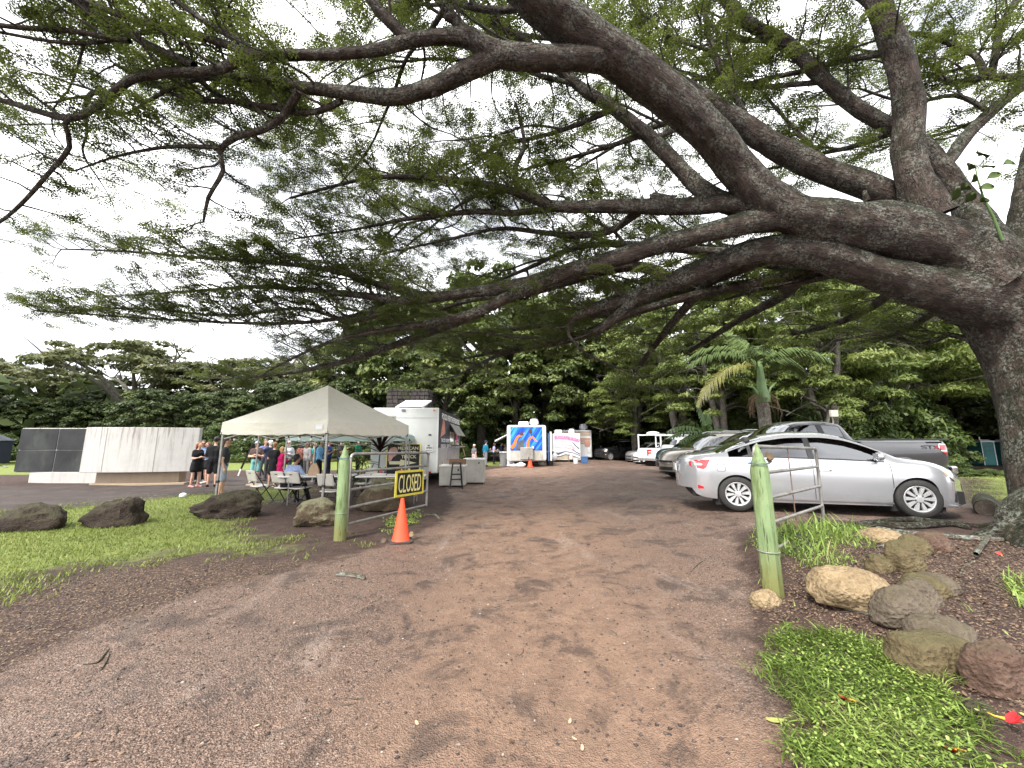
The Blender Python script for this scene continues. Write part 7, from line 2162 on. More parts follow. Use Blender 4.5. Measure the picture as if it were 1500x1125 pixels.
def park(spec, paint, px, py, Y, heading, label, name='parked_car', cat='car', group=None, lamps=suv_lamps, scale=1.0, end='front'):
 """Stand a car so that the middle of its front (or rear) end is at the pixel's bearing, Y metres out."""
 p = AT(px, py, Y)
 h = R(heading)
 e = spec['ends'][0] if end == 'front' else spec['ends'][1]
 c = Vector((p.x, p.y, 0)) - Vector((math.cos(h), math.sin(h), 0)) * e * scale
 car = Car(spec, paint, (c.x, c.y, H(c.x, c.y)), h, label, name, cat, group, scale)
 if lamps: lamps(car)
 return car
GC = 'vehicles parked in a row on the right of the drive'
park(SUV, 'mid_grey_paint', 1006, 665, 12.8, 176, 'grey crossover with sloping windscreen between the dark pickup and the beige one', 'parked_suv', 'car', GC)
park(SUV, 'beige_paint', 968, 680, 14.6, 184, 'bronze beige crossover backed into the row with chrome grille facing the drive', 'parked_suv', 'car', GC)
ws_ = park(SUV, 'white_car_paint', 972, 665, 19.5, 8, 'white crossover with roof rails beyond the bronze beige one', 'parked_suv', 'car', GC, end='rear')
park(SUV, 'green_paint', 962, 665, 17.5, 184, 'dark teal crossover with its bonnet showing past the bronze beige one', 'parked_suv', 'car', GC)
# white work pickup with a rack, tail towards the drive
wp = park(PICKUP, 'white_car_paint', 950, 665, 26.5, 35, 'white work pickup with an overhead rack and a red emblem on its tailgate', 'pickup_truck', 'pickup truck', GC, lamps=None, end='rear')
rk = MB()
for x in (-2.75, -.75):
 for sd in (-.88, .88): rk.bar((x, sd, 1.38), (x, sd, 2.25), .07)
 rk.bar((x, -.92, 2.25), (x, .92, 2.25), .07)
for sd in (-.88, .88): rk.bar((-2.8, sd, 2.28), (1.6, sd, 2.28), .06)
rk.build('ladder_rack', M['bright_white'], wp.t)
MB().ball((-2.3, 0, 2.36), (.55, .4, .14), 12, 8).build('rolled_tarp', M['bright_white'], wp.t, 60)
MB().box((-2.985, 0, .62), (.14, 1.8, .2)).build('rear_bumper', M['steel'], wp.t, bev=.03)
em = MB(); em.box((-2.935, .05, 1.06), (.02, .10, .42)); em.box((-2.935, -.12, 1.22), (.02, .26, .10)); em.box((-2.935, -.10, 1.04), (.02, .22, .10))
em.build('red_emblem', M['red_lens'], wp.t)
park(SUV, 'white_car_paint', 928, 665, 30, 187, 'white crossover seen front on left of the white work pickup', 'parked_suv', 'car', GC)
park(SUV, 'mid_grey_paint', 917, 663, 32.5, 190, 'pale grey car half in the shade at the far end of the row', 'parked_suv', 'car', GC)
park(SUV, 'black_car_paint', 872, 662, 37, 200, 'black van in the deep shade under the trees at the far end of the drive', 'parked_van', 'van', None, scale=1.12)
park(SUV, 'black_car_paint', 905, 662, 40, 185, 'dark car in deep shade right of the black van', 'parked_car', 'car', None)
# ---------------------------------------------------------------- people
JOBS = []
def fuse_later(mb, name, mat, parent, voxel=.022, smooth=4):
 """One continuous skin grown over overlapping limbs, made in one go with all the others."""
 o = mb.build(name, mat, parent)
 r = o.modifiers.new('skin', 'REMESH'); r.mode = 'VOXEL'; r.voxel_size = voxel; r.use_smooth_shade = True
 s = o.modifiers.new('soft', 'SMOOTH'); s.iterations = smooth; s.factor = .5
 JOBS.append((o, None))
 return o
def fuse_all():
 dg = bpy.context.evaluated_depsgraph_get()
 new = [(o, bpy.data.meshes.new_from_object(o.evaluated_get(dg)), extra) for o, extra in JOBS]
 for o, me, extra in new:
  me.name = o.data.name
  o.modifiers.clear()
  o.data = me
  if extra is not None:
   V, F = extra
   b = len(me.vertices)
   bmv = bmesh.new(); bmv.from_mesh(me)
   vs = [bmv.verts.new(v) for v in V]
   for f in F:
    try: bmv.faces.new([vs[i] for i in f])
    except ValueError: pass
   bmv.to_mesh(me); bmv.free()
   me.shade_smooth()
 JOBS.clear()
def cap(mb, a, b, ra, rb, n=10, sq=1.0):
 """Tapered limb with round ends."""
 a, b = Vector(a), Vector(b)
 d = (b - a)
 L = max(d.length, 1e-4); d = d / L
 pts, rad = [], []
 for k in range(4):
  an = -PI / 2 + (PI / 2) * k / 4
  pts.append(a + d * (ra * math.sin(an) * .95)); rad.append(max(.002, ra * math.cos(an)))
 for k in range(5):
  an = (PI / 2) * k / 4
  pts.append(b + d * (rb * math.sin(an) * .95)); rad.append(max(.002, rb * math.cos(an)))
 mb.tube(pts, rad, n)
SKINS = {'fair': (0.52, 0.30, 0.22, 1), 'tan': (0.36, 0.19, 0.13, 1), 'brown': (0.20, 0.10, 0.065, 1)}
for k, c in SKINS.items():
 M['skin_' + k] = dull('skin ' + k, c, .55, .08, 9)
def cloth(c, key=None):
 key = key or 'cloth %.3f %.3f %.3f' % tuple(c[:3])
 if key not in M:
  n = NT(key)
  co = n.coord()
  fold = n.noise(7.0, 4, .55, n.scaled(co, (1, 1, .6)), .8)
  col = n.ramp(n.noise(11, 4, .6, co), [(.3, tuple(x * .85 for x in c[:3])), (.7, tuple(min(1, x * 1.12) for x in c[:3]))])
  M[key] = n.done(n.bsdf(col, .85, 0, n.bump(fold, .7, .05), .2))
 return M[key]
def plaid(a, b):
 n = NT('plaid flannel'); co = n.coord()
 w = n.n('ShaderNodeTexChecker'); n.t.links.new(co, w.inputs['Vector']); w.inputs['Scale'].default_value = 14
 w.inputs['Color1'].default_value = a + (1,); w.inputs['Color2'].default_value = b + (1,)
 return n.done(n.bsdf(w.outputs['Color'], .9))
def hand(V, F, wrist, d, up, s, curl=.5):
 """Palm, four unequal fingers and a thumb from its side."""
 d = Vector(d).normalized(); up = Vector(up); up = (up - d * up.dot(d)).normalized(); sd = d.cross(up)
 def box_chain(pts, rs):
  mb = MB(); mb.tube(pts, rs, 5)
  b = len(V); V.extend([Vector(p) for p in mb.v]); F.extend([[i + b for i in f] for f in mb.f])
 w = Vector(wrist)
 pm = MB(); pm.tube([w - d * .02 * s, w + d * .03 * s, w + d * .085 * s], [.026 * s, .036 * s, .034 * s], 8)
 b = len(V); V.extend([Vector(p) for p in pm.v]); F.extend([[i + b for i in f] for f in pm.f])
 for k, (o_, L) in enumerate(((-.030, .066), (-.010, .078), (.010, .073), (.029, .056))):
  q = w + d * .078 * s + sd * o_ * s
  e1 = (d - up * curl * .5).normalized(); e2 = (d - up * curl * 1.5).normalized()
  box_chain([q, q + e1 * L * .5 * s, q + e1 * L * .5 * s + e2 * L * .5 * s], [.010 * s, .009 * s, .006 * s])
 q = w + d * .025 * s - sd * .028 * s
 e = (d * .7 - sd * .8 - up * .3).normalized()
 box_chain([q, q + e * .035 * s, q + e * .035 * s + (d - up * .5).normalized() * .03 * s], [.012 * s, .010 * s, .007 * s])
def person(px, py, h, face, label, top, bottom, skin='fair', arms=('down', 'down'), legs='stand', hair=(0.03, 0.02, 0.015), hairdo='short', sleeve='short', leg='long', shoe=(0.05, 0.05, 0.05), hat=None, glasses=False,
   group=None, female=False, build=1.0, loc=None, look=0.0, topmat=None, lean=0.0, vox=.028, props=None):
 s = h / 1.75
 p = Vector(loc) if loc is not None else G(px, py)
 t = thing('person', label, 'person', tuple(p), R(face), group)
 sw = (.175 if female else .20) * s * (0.5 + .5 * build)
 hw = (.095 if female else .09) * s
 sit = legs == 'sit'
 pz = (.52 if sit else .94) * s
 ch = Vector((lean * .25 * s, 0, pz + .32 * s)); nk = Vector((lean * .5 * s + .01, 0, pz + .53 * s))
 hd = nk + Vector((.035 * s + lean * .10, 0, .155 * s))
 pel = Vector((0, 0, pz))
 lk = Matrix.Rotation(look, 3, 'Z')
 b = MB()
 # head: skull, jaw, nose, ears, neck
 def hp(x, y, z): return hd + lk @ Vector((x * s, y * s, z * s))
 b.ball(tuple(hp(-.008, 0, .015)), (.098 * s, .078 * s, .105 * s), 14, 10)
 cap(b, hp(.035, 0, -.045), hp(.055, 0, -.085), .055 * s, .032 * s)
 cap(b, hp(.088, 0, .012), hp(.104, 0, -.022), .012 * s, .018 * s, 8)
 for sd in (-1, 1): b.ball(tuple(hp(-.005, sd * .080, -.005)), (.022 * s, .010 * s, .032 * s), 8, 6)
 cap(b, nk - Vector((0, 0, .06 * s)), hd - Vector((.01, 0, .05 * s)), .058 * s, .054 * s)
 # trunk
 tr = []
 def trunk(mb, g):
  for k in (-1, 1):
   cap(mb, pel + Vector((0, k * .055 * s, .0)), pel + Vector((0, k * .055 * s, .08 * s)), (.115 * build + g) * s, (.110 * build + g) * s, 12)
   cap(mb, pel + Vector((.01 * build, k * .05 * s, .14 * s)), ch + Vector((.015 * s, k * .065 * s, 0)), ((.105 if female else .115) * build + g) * s, (.125 * (.6 + .4 * build) + g) * s, 12)
   cap(mb, ch + Vector((.0, k * .07 * s, .02 * s)), nk + Vector((-.01, k * (sw - .06 * s), -.10 * s)), (.12 + g) * s, (.085 + g) * s, 12)
   if female: mb.ball(tuple(ch + Vector((.085 * s, k * .065 * s, .03 * s))), ((.07 + g) * s,) * 3, 10, 8)
  cap(mb, nk + Vector((-.01, -sw * .7, -.085 * s)), nk + Vector((-.01, sw * .7, -.085 * s)), (.07 + g) * s, (.07 + g) * s, 10)
 trunk(b, 0)
 # arms
 HV, HF = [], []
 AR = []
 for k, a in zip((-1, 1), arms):
  sh = nk + Vector((-.01, k * sw, -.095 * s))
  if a == 'down': el = sh + Vector((-.03, k * .055, -.30)) * s; wr = el + Vector((.06, k * .005, -.26)) * s
  elif a == 'pocket': el = sh + Vector((-.08, k * .11, -.28)) * s; wr = el + Vector((.13, -k * .07, -.19)) * s
  elif a == 'phone': el = sh + Vector((.03, k * .05, -.29)) * s; wr = el + Vector((.23, -k * .08, .07)) * s
  elif a == 'food': el = sh + Vector((.05, k * .07, -.28)) * s; wr = el + Vector((.20, -k * .10, .16)) * s
  elif a == 'cross': el = sh + Vector((.04, k * .07, -.29)) * s; wr = el + Vector((.17, -k * .24, .05 + .03 * k)) * s
  elif a == 'reach': el = sh + Vector((.18, k * .05, -.22)) * s; wr = el + Vector((.24, -k * .02, -.03)) * s
  elif a == 'table': el = sh + Vector((.12, k * .09, -.27)) * s; wr = el + Vector((.24, -k * .10, .02)) * s
  elif a == 'hip': el = sh + Vector((-.08, k * .17, -.23)) * s; wr = el + Vector((.10, -k * .16, -.13)) * s
  else: el = sh + Vector((.02, k * .05, -.29)) * s; wr = el + Vector((.16, -k * .02, -.18)) * s
  AR.append((sh, el, wr))
  ab = .85 + .15 * build
  cap(b, sh, el, .052 * s * ab, .042 * s * ab); cap(b, el, wr, .041 * s * ab, .027 * s)
  hand(HV, HF, wr, wr - el, Vector((0, 0, 1)) if abs((wr - el).normalized().z) < .8 else Vector((1, 0, 0)), s)
 # legs
 LG = []
 for k in (-1, 1):
  hip = pel + Vector((0, k * hw, -.02 * s))
  if sit:
   kn = hip + Vector((.42, k * .06, .0)) * s; an = Vector((kn.x + .06 * s + (.10 * s if k < 0 else 0), kn.y + k * .02, .09 * s))
  elif legs == 'step':
   kn = hip + Vector((.10 * k, 0, -.43)) * s; an = Vector((hip.x + (.16 if k > 0 else -.20) * s, hip.y, (.08 if k > 0 else .11) * s))
  else:
   kn = hip + Vector((.02 + .02 * k, k * .015, -.43)) * s; an = Vector((hip.x - .01 + .03 * k * s, hip.y + k * .02 * s, .085 * s))
  LG.append((hip, kn, an))
  lb = .8 + .2 * build
  cap(b, hip, kn, .088 * s * lb, .058 * s * lb, 12); cap(b, kn, kn.lerp(an, .35), .056 * s, .058 * s); cap(b, kn.lerp(an, .35), an, .058 * s, .036 * s)
  cap(b, an + Vector((-.03, 0, -.045)) * s, an + Vector((.15, k * .015, -.055)) * s, .038 * s, .030 * s)
 o = fuse_later(b, 'body', M['skin_' + skin], t, vox)
 JOBS[-1] = (o, (HV, HF))
 # clothes
 g = .014
 sm = MB(); trunk_top = MB()
 trunk(trunk_top, g)
 if topmat is None: topmat = cloth(top)
 for sh, el, wr in AR:
  e = {'short': .62, 'none': .12, 'long': 1.0}[sleeve]
  end = sh.lerp(el, e)
  cap(trunk_top, sh, end, (.062 if sleeve != 'none' else .060) * s, (.056 if sleeve == 'short' else .052) * s)
  if sleeve == 'long': cap(trunk_top, el, el.lerp(wr, .93), .051 * s, .038 * s)
 if leg == 'dress':
  for hip, kn, an in LG:
   cap(trunk_top, pel, hip.lerp(kn, .75) + Vector((0, 0, 0)), .13 * s, .12 * s, 12)
  cap(trunk_top, pel, Vector((0, 0, pz - .34 * s)), .15 * s, .17 * s, 14)
 fuse_later(trunk_top, 'shirt' if leg != 'dress' else 'dress', topmat, t, vox)
 if leg in ('long', 'shorts', 'skirt'):
  bm_ = MB()
  for k in (-1, 1):
   cap(bm_, pel + Vector((0, k * .05 * s, -.02 * s)), pel + Vector((0, k * .05 * s, .05 * s)), (.128 * build) * s, (.126 * build) * s, 12)
  for hip, kn, an in LG:
   if leg == 'shorts':
    cap(bm_, hip, hip.lerp(kn, .95), .108 * s, .088 * s, 12)
   elif leg == 'skirt':
    cap(bm_, hip, hip.lerp(kn, .55), .12 * s, .13 * s, 12); cap(bm_, pel, hip.lerp(kn, .5), .13 * s, .13 * s, 12)
   else:
    cap(bm_, hip, kn, .102 * s, .074 * s, 12); cap(bm_, kn, an + Vector((0, 0, .0)), .074 * s, .058 * s, 12)
  fuse_later(bm_, {'long': 'trousers', 'shorts': 'shorts', 'skirt': 'skirt'}[leg], cloth(bottom), t, vox)
 for (hip, kn, an), k in zip(LG, (-1, 1)):
  sb = MB()
  cap(sb, an + Vector((-.045, 0, -.035)) * s, an + Vector((.05, k * .01, -.035)) * s, .046 * s, .044 * s)
  cap(sb, an + Vector((.02, 0, -.045)) * s, an + Vector((.165, k * .02, -.052)) * s, .044 * s, .036 * s)
  sb.v = [(v[0], v[1], max(v[2], an.z - .088 * s)) for v in sb.v]
  sb.build('shoe', cloth(shoe), t, 50)
 # hair
 hm = M.setdefault('hair %.3f %.3f' % hair[:2], dull('hair %.3f %.3f' % hair[:2], hair + (1,), .6, .35, 40, bump=.5, bscale=120))
 if hairdo != 'bald':
  hb = MB()
  hb.ball(tuple(hp(-.030, 0, .040)), (.098 * s, .089 * s, .098 * s), 16, 12)
  if hairdo == 'short': cap(hb, hp(-.06, 0, .02), hp(-.075, 0, -.05), .072 * s, .05 * s)
  if hairdo in ('long', 'bob'):
   zl = -.30 if hairdo == 'long' else -.13
   for k in (-1, 0, 1): cap(hb, hp(-.05, k * .055, .02), hp(-.085, k * .06, zl), .062 * s, .04 * s)
  if hairdo == 'curly':
   for k in range(16):
    a = rng.random() * 6.28; e = rng.uniform(.1, 1.3)
    hb.ball(tuple(hp(-.03 + .095 * math.cos(a) * math.cos(e), .09 * math.sin(a) * math.cos(e), .05 + .09 * math.sin(e))), (.03 * s,) * 3, 7, 5)
  if hairdo == 'tail': cap(hb, hp(-.11, 0, .05), hp(-.14, 0, -.12), .035 * s, .018 * s)
  fuse_later(hb, 'hair', hm, t, .024)
 for k in (-1, 1):
  MB().ball(tuple(hp(.082, k * .033, .018)), (.010 * s, .013 * s, .009 * s), 8, 6).build('eye', M['dark_void'], t)
 MB().ball(tuple(hp(.083, 0, -.050)), (.008 * s, .022 * s, .007 * s), 8, 6).build('mouth', M['letter_red'], t)
 if glasses:
  gm = MB()
  for k in (-1, 1):
   gm.ball(tuple(hp(.095, k * .036, .018)), (.008 * s, .030 * s, .022 * s), 10, 6)
   gm.bar(hp(.09, k * .062, .022), hp(-.01, k * .085, .022), .006 * s)
  gm.build('glasses', M['trim'], t)
 if hat:
  kind, c = hat
  cm = cloth(c)
  if kind == 'cap':
   cb = MB()
   cb.ball(tuple(hp(-.015, 0, .062)), (.110 * s, .094 * s, .082 * s), 16, 10)
   cb.v = [(v[0], v[1], max(v[2], hp(0, 0, .045).z)) for v in cb.v]
   co_ = cb.build('cap', cm, t, 50)
   bb = MB(); n_ = 10
   P_ = [hp(.085, .07 * math.cos(PI * i / n_), .055) for i in range(n_ + 1)]
   Q_ = [hp(.085 + .085 * math.sin(PI * i / n_), .075 * math.cos(PI * i / n_), .042) for i in range(n_ + 1)]
   bb.grid([P_, Q_]); bb.grid([[v + Vector((0, 0, -.006)) for v in Q_], [v + Vector((0, 0, -.006)) for v in P_]])
   bb.build('cap_bill', cm, co_, 50)
  elif kind == 'hood':
   cb = MB()
   cb.ball(tuple(hp(-.030, 0, .035)), (.108 * s, .100 * s, .112 * s), 16, 12); cap(cb, hp(-.05, 0, -.03), hp(-.05, 0, -.12), .085 * s, .10 * s)
   fuse_later(cb, 'hood', cm, t, .024)
 if props: props(t, s, AR, hp, nk, ch)
 return t
BLACK, NAVY = (0.014, 0.014, 0.016), (0.020, 0.028, 0.06)
def p_phone(t, s, AR, hp, nk, ch):
 w = AR[1][2]
 MB().box((w.x + .10 * s, w.y - .02, w.z + .03 * s), (.08, .15, .015)).build('phone', M['black_plastic'], t)
def p_pink(t, s, AR, hp, nk, ch):
 w = AR[0][2]; MB().box((w.x + .10 * s, w.y + .04, w.z + .03 * s), (.16, .12, .09)).build('food_tray', M['pink_plastic'], t)
def p_board(t, s, AR, hp, nk, ch):
 w = AR[0][2]; MB().box((w.x + .05, w.y - .02, w.z - .06), (.02, .10, .42), 0, Matrix.Identity(4)).build('menu_card', M['letter_cream'], t)
def p_strap(t, s, AR, hp, nk, ch):
 MB().tube([nk + Vector((.09 * s, .12 * s, -.04)), ch + Vector((.16 * s, 0, 0)), ch + Vector((.12 * s, -.14 * s, -.25 * s))], .012, 5).build('bag_strap', M['trim'], t)
GQ = 'people waiting and eating by the tents'
person(322, 728, 1.80, 35, 'man in charcoal tee and grey shorts standing on the lawn by the tent leg', (0.040, 0.044, 0.048), (0.30, 0.33, 0.40), 'fair', ('down', 'down'), 'stand', (0.06, 0.035, 0.025), 'short', 'short', 'shorts', (0.25, 0.22, 0.2), glasses=True, group=GQ, build=1.08, vox=.022)
person(309, 713, 1.82, 120, 'person in black sweatshirt and black shorts with curly dark hair, back turned', BLACK, BLACK, 'fair', ('down', 'phone'), 'stand', (0.02, 0.014, 0.012), 'curly', 'long', 'shorts', BLACK, group=GQ)
person(284, 714, 1.66, -10, 'woman in black top and skirt with red hair holding a phone by the white slab', BLACK, BLACK, 'fair', ('phone', 'phone'), 'stand', (0.22, 0.085, 0.03), 'bob', 'short', 'skirt', (0.45, 0.22, 0.2), group=GQ, female=True, props=p_phone)
person(291, 706, 1.72, -50, 'woman in denim blue shirt and long black skirt wearing sunglasses', (0.16, 0.25, 0.42), BLACK, 'fair', ('food', 'phone'), 'stand', (0.08, 0.045, 0.03), 'bob', 'long', 'long', (0.5, 0.5, 0.5), glasses=True, group=GQ, female=True)
person(300, 708, 1.68, -120, 'woman in pale blue top and black skirt holding a pink tray and a card', (0.25, 0.36, 0.52), BLACK, 'fair', ('food', 'food'), 'stand', (0.10, 0.055, 0.03), 'bob', 'short', 'skirt', (0.55, 0.52, 0.5), group=GQ, female=True, props=lambda *a: (p_pink(*a), p_board(*a)))
person(372, 707, 1.72, -75, 'man with crossed arms in brown tee, teal shorts and blue and white cap', (0.085, 0.055, 0.050), (0.18, 0.42, 0.42), 'fair', ('cross', 'cross'), 'stand', (0.05, 0.03, 0.02), 'short', 'short', 'shorts', (0.55, 0.55, 0.55), hat=('cap', (0.30, 0.40, 0.62)), glasses=True, group=GQ, build=1.12)
person(384, 701, 1.80, -30, 'man in lilac blue tee behind the man with crossed arms', (0.15, 0.17, 0.34), (0.10, 0.10, 0.12), 'fair', ('down', 'reach'), 'stand', (0.18, 0.08, 0.03), 'short', 'short', 'long', group=GQ)
person(392, 704, 1.76, 150, 'man in navy tee with a white cap reaching forward', NAVY, (0.05, 0.05, 0.06), 'fair', ('reach', 'reach'), 'stand', (0.6, 0.58, 0.55), 'short', 'short', 'long', hat=('cap', (0.7, 0.7, 0.7)), group=GQ)
person(397, 714, 1.66, 95, 'woman in short black dress with cropped fair hair, back turned', BLACK, BLACK, 'fair', ('phone', 'phone'), 'stand', (0.26, 0.14, 0.06), 'short', 'short', 'dress', (0.5, 0.5, 0.5), group=GQ, female=True)
person(408, 714, 1.50, 80, 'girl in crimson top with blond hair, back turned', (0.42, 0.012, 0.10), (0.35, 0.02, 0.09), 'fair', ('phone', 'phone'), 'stand', (0.36, 0.21, 0.09), 'bob', 'long', 'dress', (0.5, 0.4, 0.4), group=GQ, female=True)
person(418, 706, 1.76, -60, 'woman in pale grey hoodie, white headscarf and sunglasses', (0.42, 0.42, 0.44), (0.06, 0.06, 0.07), 'fair', ('food', 'cross'), 'stand', (0.3, 0.2, 0.12), 'long', 'long', 'long', glasses=True, hat=('hood', (0.66, 0.65, 0.64)), group=GQ, female=True)
person(438, 704, 1.72, 85, 'woman in rust plaid shirt with black hair, back turned', (0.20, 0.07, 0.05), BLACK, 'tan', ('phone', 'phone'), 'stand', (0.012, 0.010, 0.010), 'bob', 'long', 'long', group=GQ, female=True, topmat=plaid((0.24, 0.075, 0.05), (0.09, 0.045, 0.04)))
person(447, 704, 1.74, 70, 'woman in grey cardigan with long brown hair, back turned', (0.23, 0.22, 0.22), (0.16, 0.15, 0.15), 'fair', ('down', 'phone'), 'stand', (0.07, 0.03, 0.018), 'long', 'long', 'long', group=GQ, female=True)
person(456, 702, 1.68, 20, 'woman in teal dress half hidden behind the light blue hoodie', (0.02, 0.26, 0.25), BLACK, 'fair', ('down', 'phone'), 'stand', (0.16, 0.08, 0.04), 'tail', 'short', 'dress', group=GQ, female=True)
person(465, 709, 1.78, 15, 'young man in light blue hooded jacket and black trousers by the paper bag', (0.20, 0.40, 0.68), BLACK, 'fair', ('bent', 'food'), 'stand', (0.025, 0.018, 0.014), 'short', 'long', 'long', group=GQ, props=p_strap)
person(478, 704, 1.78, 10, 'man in royal blue shirt behind the light blue hoodie', (0.02, 0.05, 0.24), (0.03, 0.035, 0.06), 'tan', ('food', 'food'), 'stand', (0.02, 0.015, 0.012), 'short', 'short', 'long', group=GQ)
person(496, 703, 1.88, 15, 'tall man in dark grey tee and dark trousers under the teal tent', (0.045, 0.045, 0.047), (0.03, 0.03, 0.033), 'tan', ('food', 'cross'), 'stand', (0.02, 0.015, 0.012), 'short', 'short', 'long', group=GQ)
person(522, 703, 1.84, 25, 'man in bright green polo shirt beside the white trailer', (0.008, 0.20, 0.11), BLACK, 'brown', ('down', 'bent'), 'stand', (0.015, 0.012, 0.012), 'short', 'short', 'long', group=GQ)
GF2 = 'people waiting in line by the far trailers'
person(694, 684, 1.56, 60, 'person in grey tee and white cap near the end of the tall freezer', (0.13, 0.13, 0.14), (0.55, 0.4, 0.4), 'fair', ('down', 'bent'), 'stand', (0.2, 0.1, 0.05), 'bob', 'short', 'shorts', (0.5, 0.5, 0.5), hat=('cap', (0.72, 0.72, 0.72)), group=GF2, female=True, vox=.034)
person(711, 683, 1.84, 40, 'man in teal sweater and navy cap with grey trousers', (0.012, 0.14, 0.24), (0.20, 0.20, 0.22), 'fair', ('phone', 'down'), 'stand', (0.05, 0.03, 0.02), 'short', 'long', 'long', BLACK, hat=('cap', NAVY), group=GF2, vox=.034)
person(723.5, 680, 1.68, 10, 'woman in lilac shirt and black trousers holding a phone', (0.38, 0.37, 0.58), BLACK, 'fair', ('phone', 'bent'), 'stand', (0.03, 0.018, 0.014), 'bob', 'short', 'long', group=GF2, female=True, vox=.034, props=p_phone)
person(734, 682, 1.72, 20, 'person in navy top and cap behind the grey bin', NAVY, (0.22, 0.22, 0.24), 'fair', ('phone', 'phone'), 'stand', (0.03, 0.02, 0.015), 'short', 'long', 'shorts', (0.6, 0.6, 0.6), hat=('cap', NAVY), group=GF2, vox=.034)
person(740.5, 681, 1.64, 185, 'person in tan top facing left beside the mural trailer', (0.35, 0.25, 0.18), (0.35, 0.25, 0.2), 'tan', ('phone', 'phone'), 'stand', (0.12, 0.07, 0.04), 'bob', 'short', 'long', group=GF2, female=True, vox=.034)
tp_ = G(957, 681)
person(0, 0, 1.70, 200, 'person in teal top and pale blue trousers sitting at the open back of a car', (0.02, 0.20, 0.22), (0.32, 0.50, 0.62), 'tan', ('table', 'table'), 'sit', (0.02, 0.015, 0.012), 'short', 'short', 'long', BLACK, loc=(tp_.x + .35, tp_.y, tp_.z + .05), vox=.034)
# ---- folding chairs and tables under the tent
M['chair_plastic'] = dull('off white chair plastic', (0.56, 0.53, 0.47, 1), .5, .06, 5)
def folding_chair(loc, face, label, folded=False, group='white folding chairs'):
 t = thing('folding_chair', label, 'chair', tuple(loc), R(face), group)
 def shell(name, rows, parent=t):
  mb = MB(); mb.grid(rows); o = mb.build(name, M['chair_plastic'], parent, 60)
  sol = o.modifiers.new('thick', 'SOLIDIFY'); sol.thickness = .02; sol.offset = 0
  return o
 w = .22
 # seat: dished, rolled front edge; x is forward
 shell('seat', [[(x, y * (1 - .06 * (x < -.15)), .445 + z - .012 * (1 - (y / w) ** 2)) for y in np.linspace(-w, w, 7)] for x, z in ((-.20, -.01), (-.12, -.012), (0, 0), (.12, .006), (.19, 0), (.215, -.02))])
 bk = shell('backrest', [[(-.235 - .10 * (z - .56) / .30 - .025 * (1 - (y / w) ** 2), y, z + (.012 * (1 - (y / w) ** 2) if z > .8 else 0)) for y in np.linspace(-w, w, 9)] for z in (.57, .60, .70, .80, .845, .86)])
 MB().box((-.345, 0, .80), (.03, .09, .018)).build('hand_slot', M['trim'], bk)
 for sd in (-1, 1):
  MB().tube([(.24, sd * (w + .012), 0.0), (-.06, sd * (w + .012), .43), (-.31, sd * (w + .008), .80), (-.325, sd * (w + .002), .84)], .013, 7).build('leg', M['black_metal'], t, 50)
  MB().tube([(-.30, sd * (w - .012), 0.0), (-.02, sd * (w - .012), .30), (.10, sd * (w - .012), .425)], .013, 7).build('leg', M['black_metal'], t, 50)
 MB().tube([(.185, -w, .075), (.185, w, .075)], .009, 6).build('stretcher', M['black_metal'], t)
 MB().tube([(-.24, -w, .065), (-.24, w, .065)], .009, 6).build('stretcher', M['black_metal'], t)
 if folded:
  t.rotation_euler[1] = R(-16)
 return t
CH = [(381, 735, 62, 'white folding chair standing empty at the left end of the row'), (417, 738, 72, 'white folding chair with the man in pale blue shirt seated on it'), (438, 739, 74, 'white folding chair empty, right beside the seated man')]
chairs = []
for px, py, fc_, lb in CH:
 p = G(px, py)
 chairs.append(folding_chair(p, fc_, lb))
for X, Y, fc_, lb in ((-5.05, 11.55, 260, 'white folding chair on the far side of the table behind the tent post'), (-4.35, 11.75, 255, 'white folding chair on the far side of the table right of the green post'),
      (-4.55, 10.05, 80, 'white folding chair tucked in just behind the green post'), (-3.35, 11.5, 200, 'white folding chair at the far right end of the table')):
 folding_chair((X, Y, H(X, Y)), fc_, lb)
# one leaning against the table edge, facing the camera
lc = folding_chair((-3.72, 10.35, .02), 250, 'white folding chair turned to the camera and leaning back on the table edge')
lc.rotation_euler = (R(0), R(-12), R(-98))
def table(loc, rz, L, label):
 t = thing('folding_table', label, 'table', loc, rz, 'white folding tables')
 MB().box((0, 0, .735), (L, .74, .045)).build('table_top', M['white_plastic'], t, bev=.018)
 for sx in (-1, 1):
  x = sx * (L / 2 - .28)
  for sy in (-1, 1):
   MB().tube([(x, sy * .28, .0), (x, sy * .30, .71)], .016, 7).build('leg', M['galv'], t, 50)
  MB().tube([(x, -.29, .18), (x, .29, .18)], .012, 6).build('leg_brace', M['galv'], t)
  MB().tube([(x, 0, .30), (x - sx * .42, 0, .70)], .012, 6).build('diagonal_brace', M['galv'], t)
 return t
table((-5.25, 10.75, H(-5.25, 10.75)), R(6), 1.83, 'white folding table in front of the seated man with a paper bag')
table((-3.30, 10.95, H(-3.30, 10.95)), R(6), 1.83, 'white folding table behind the gate and its green post')
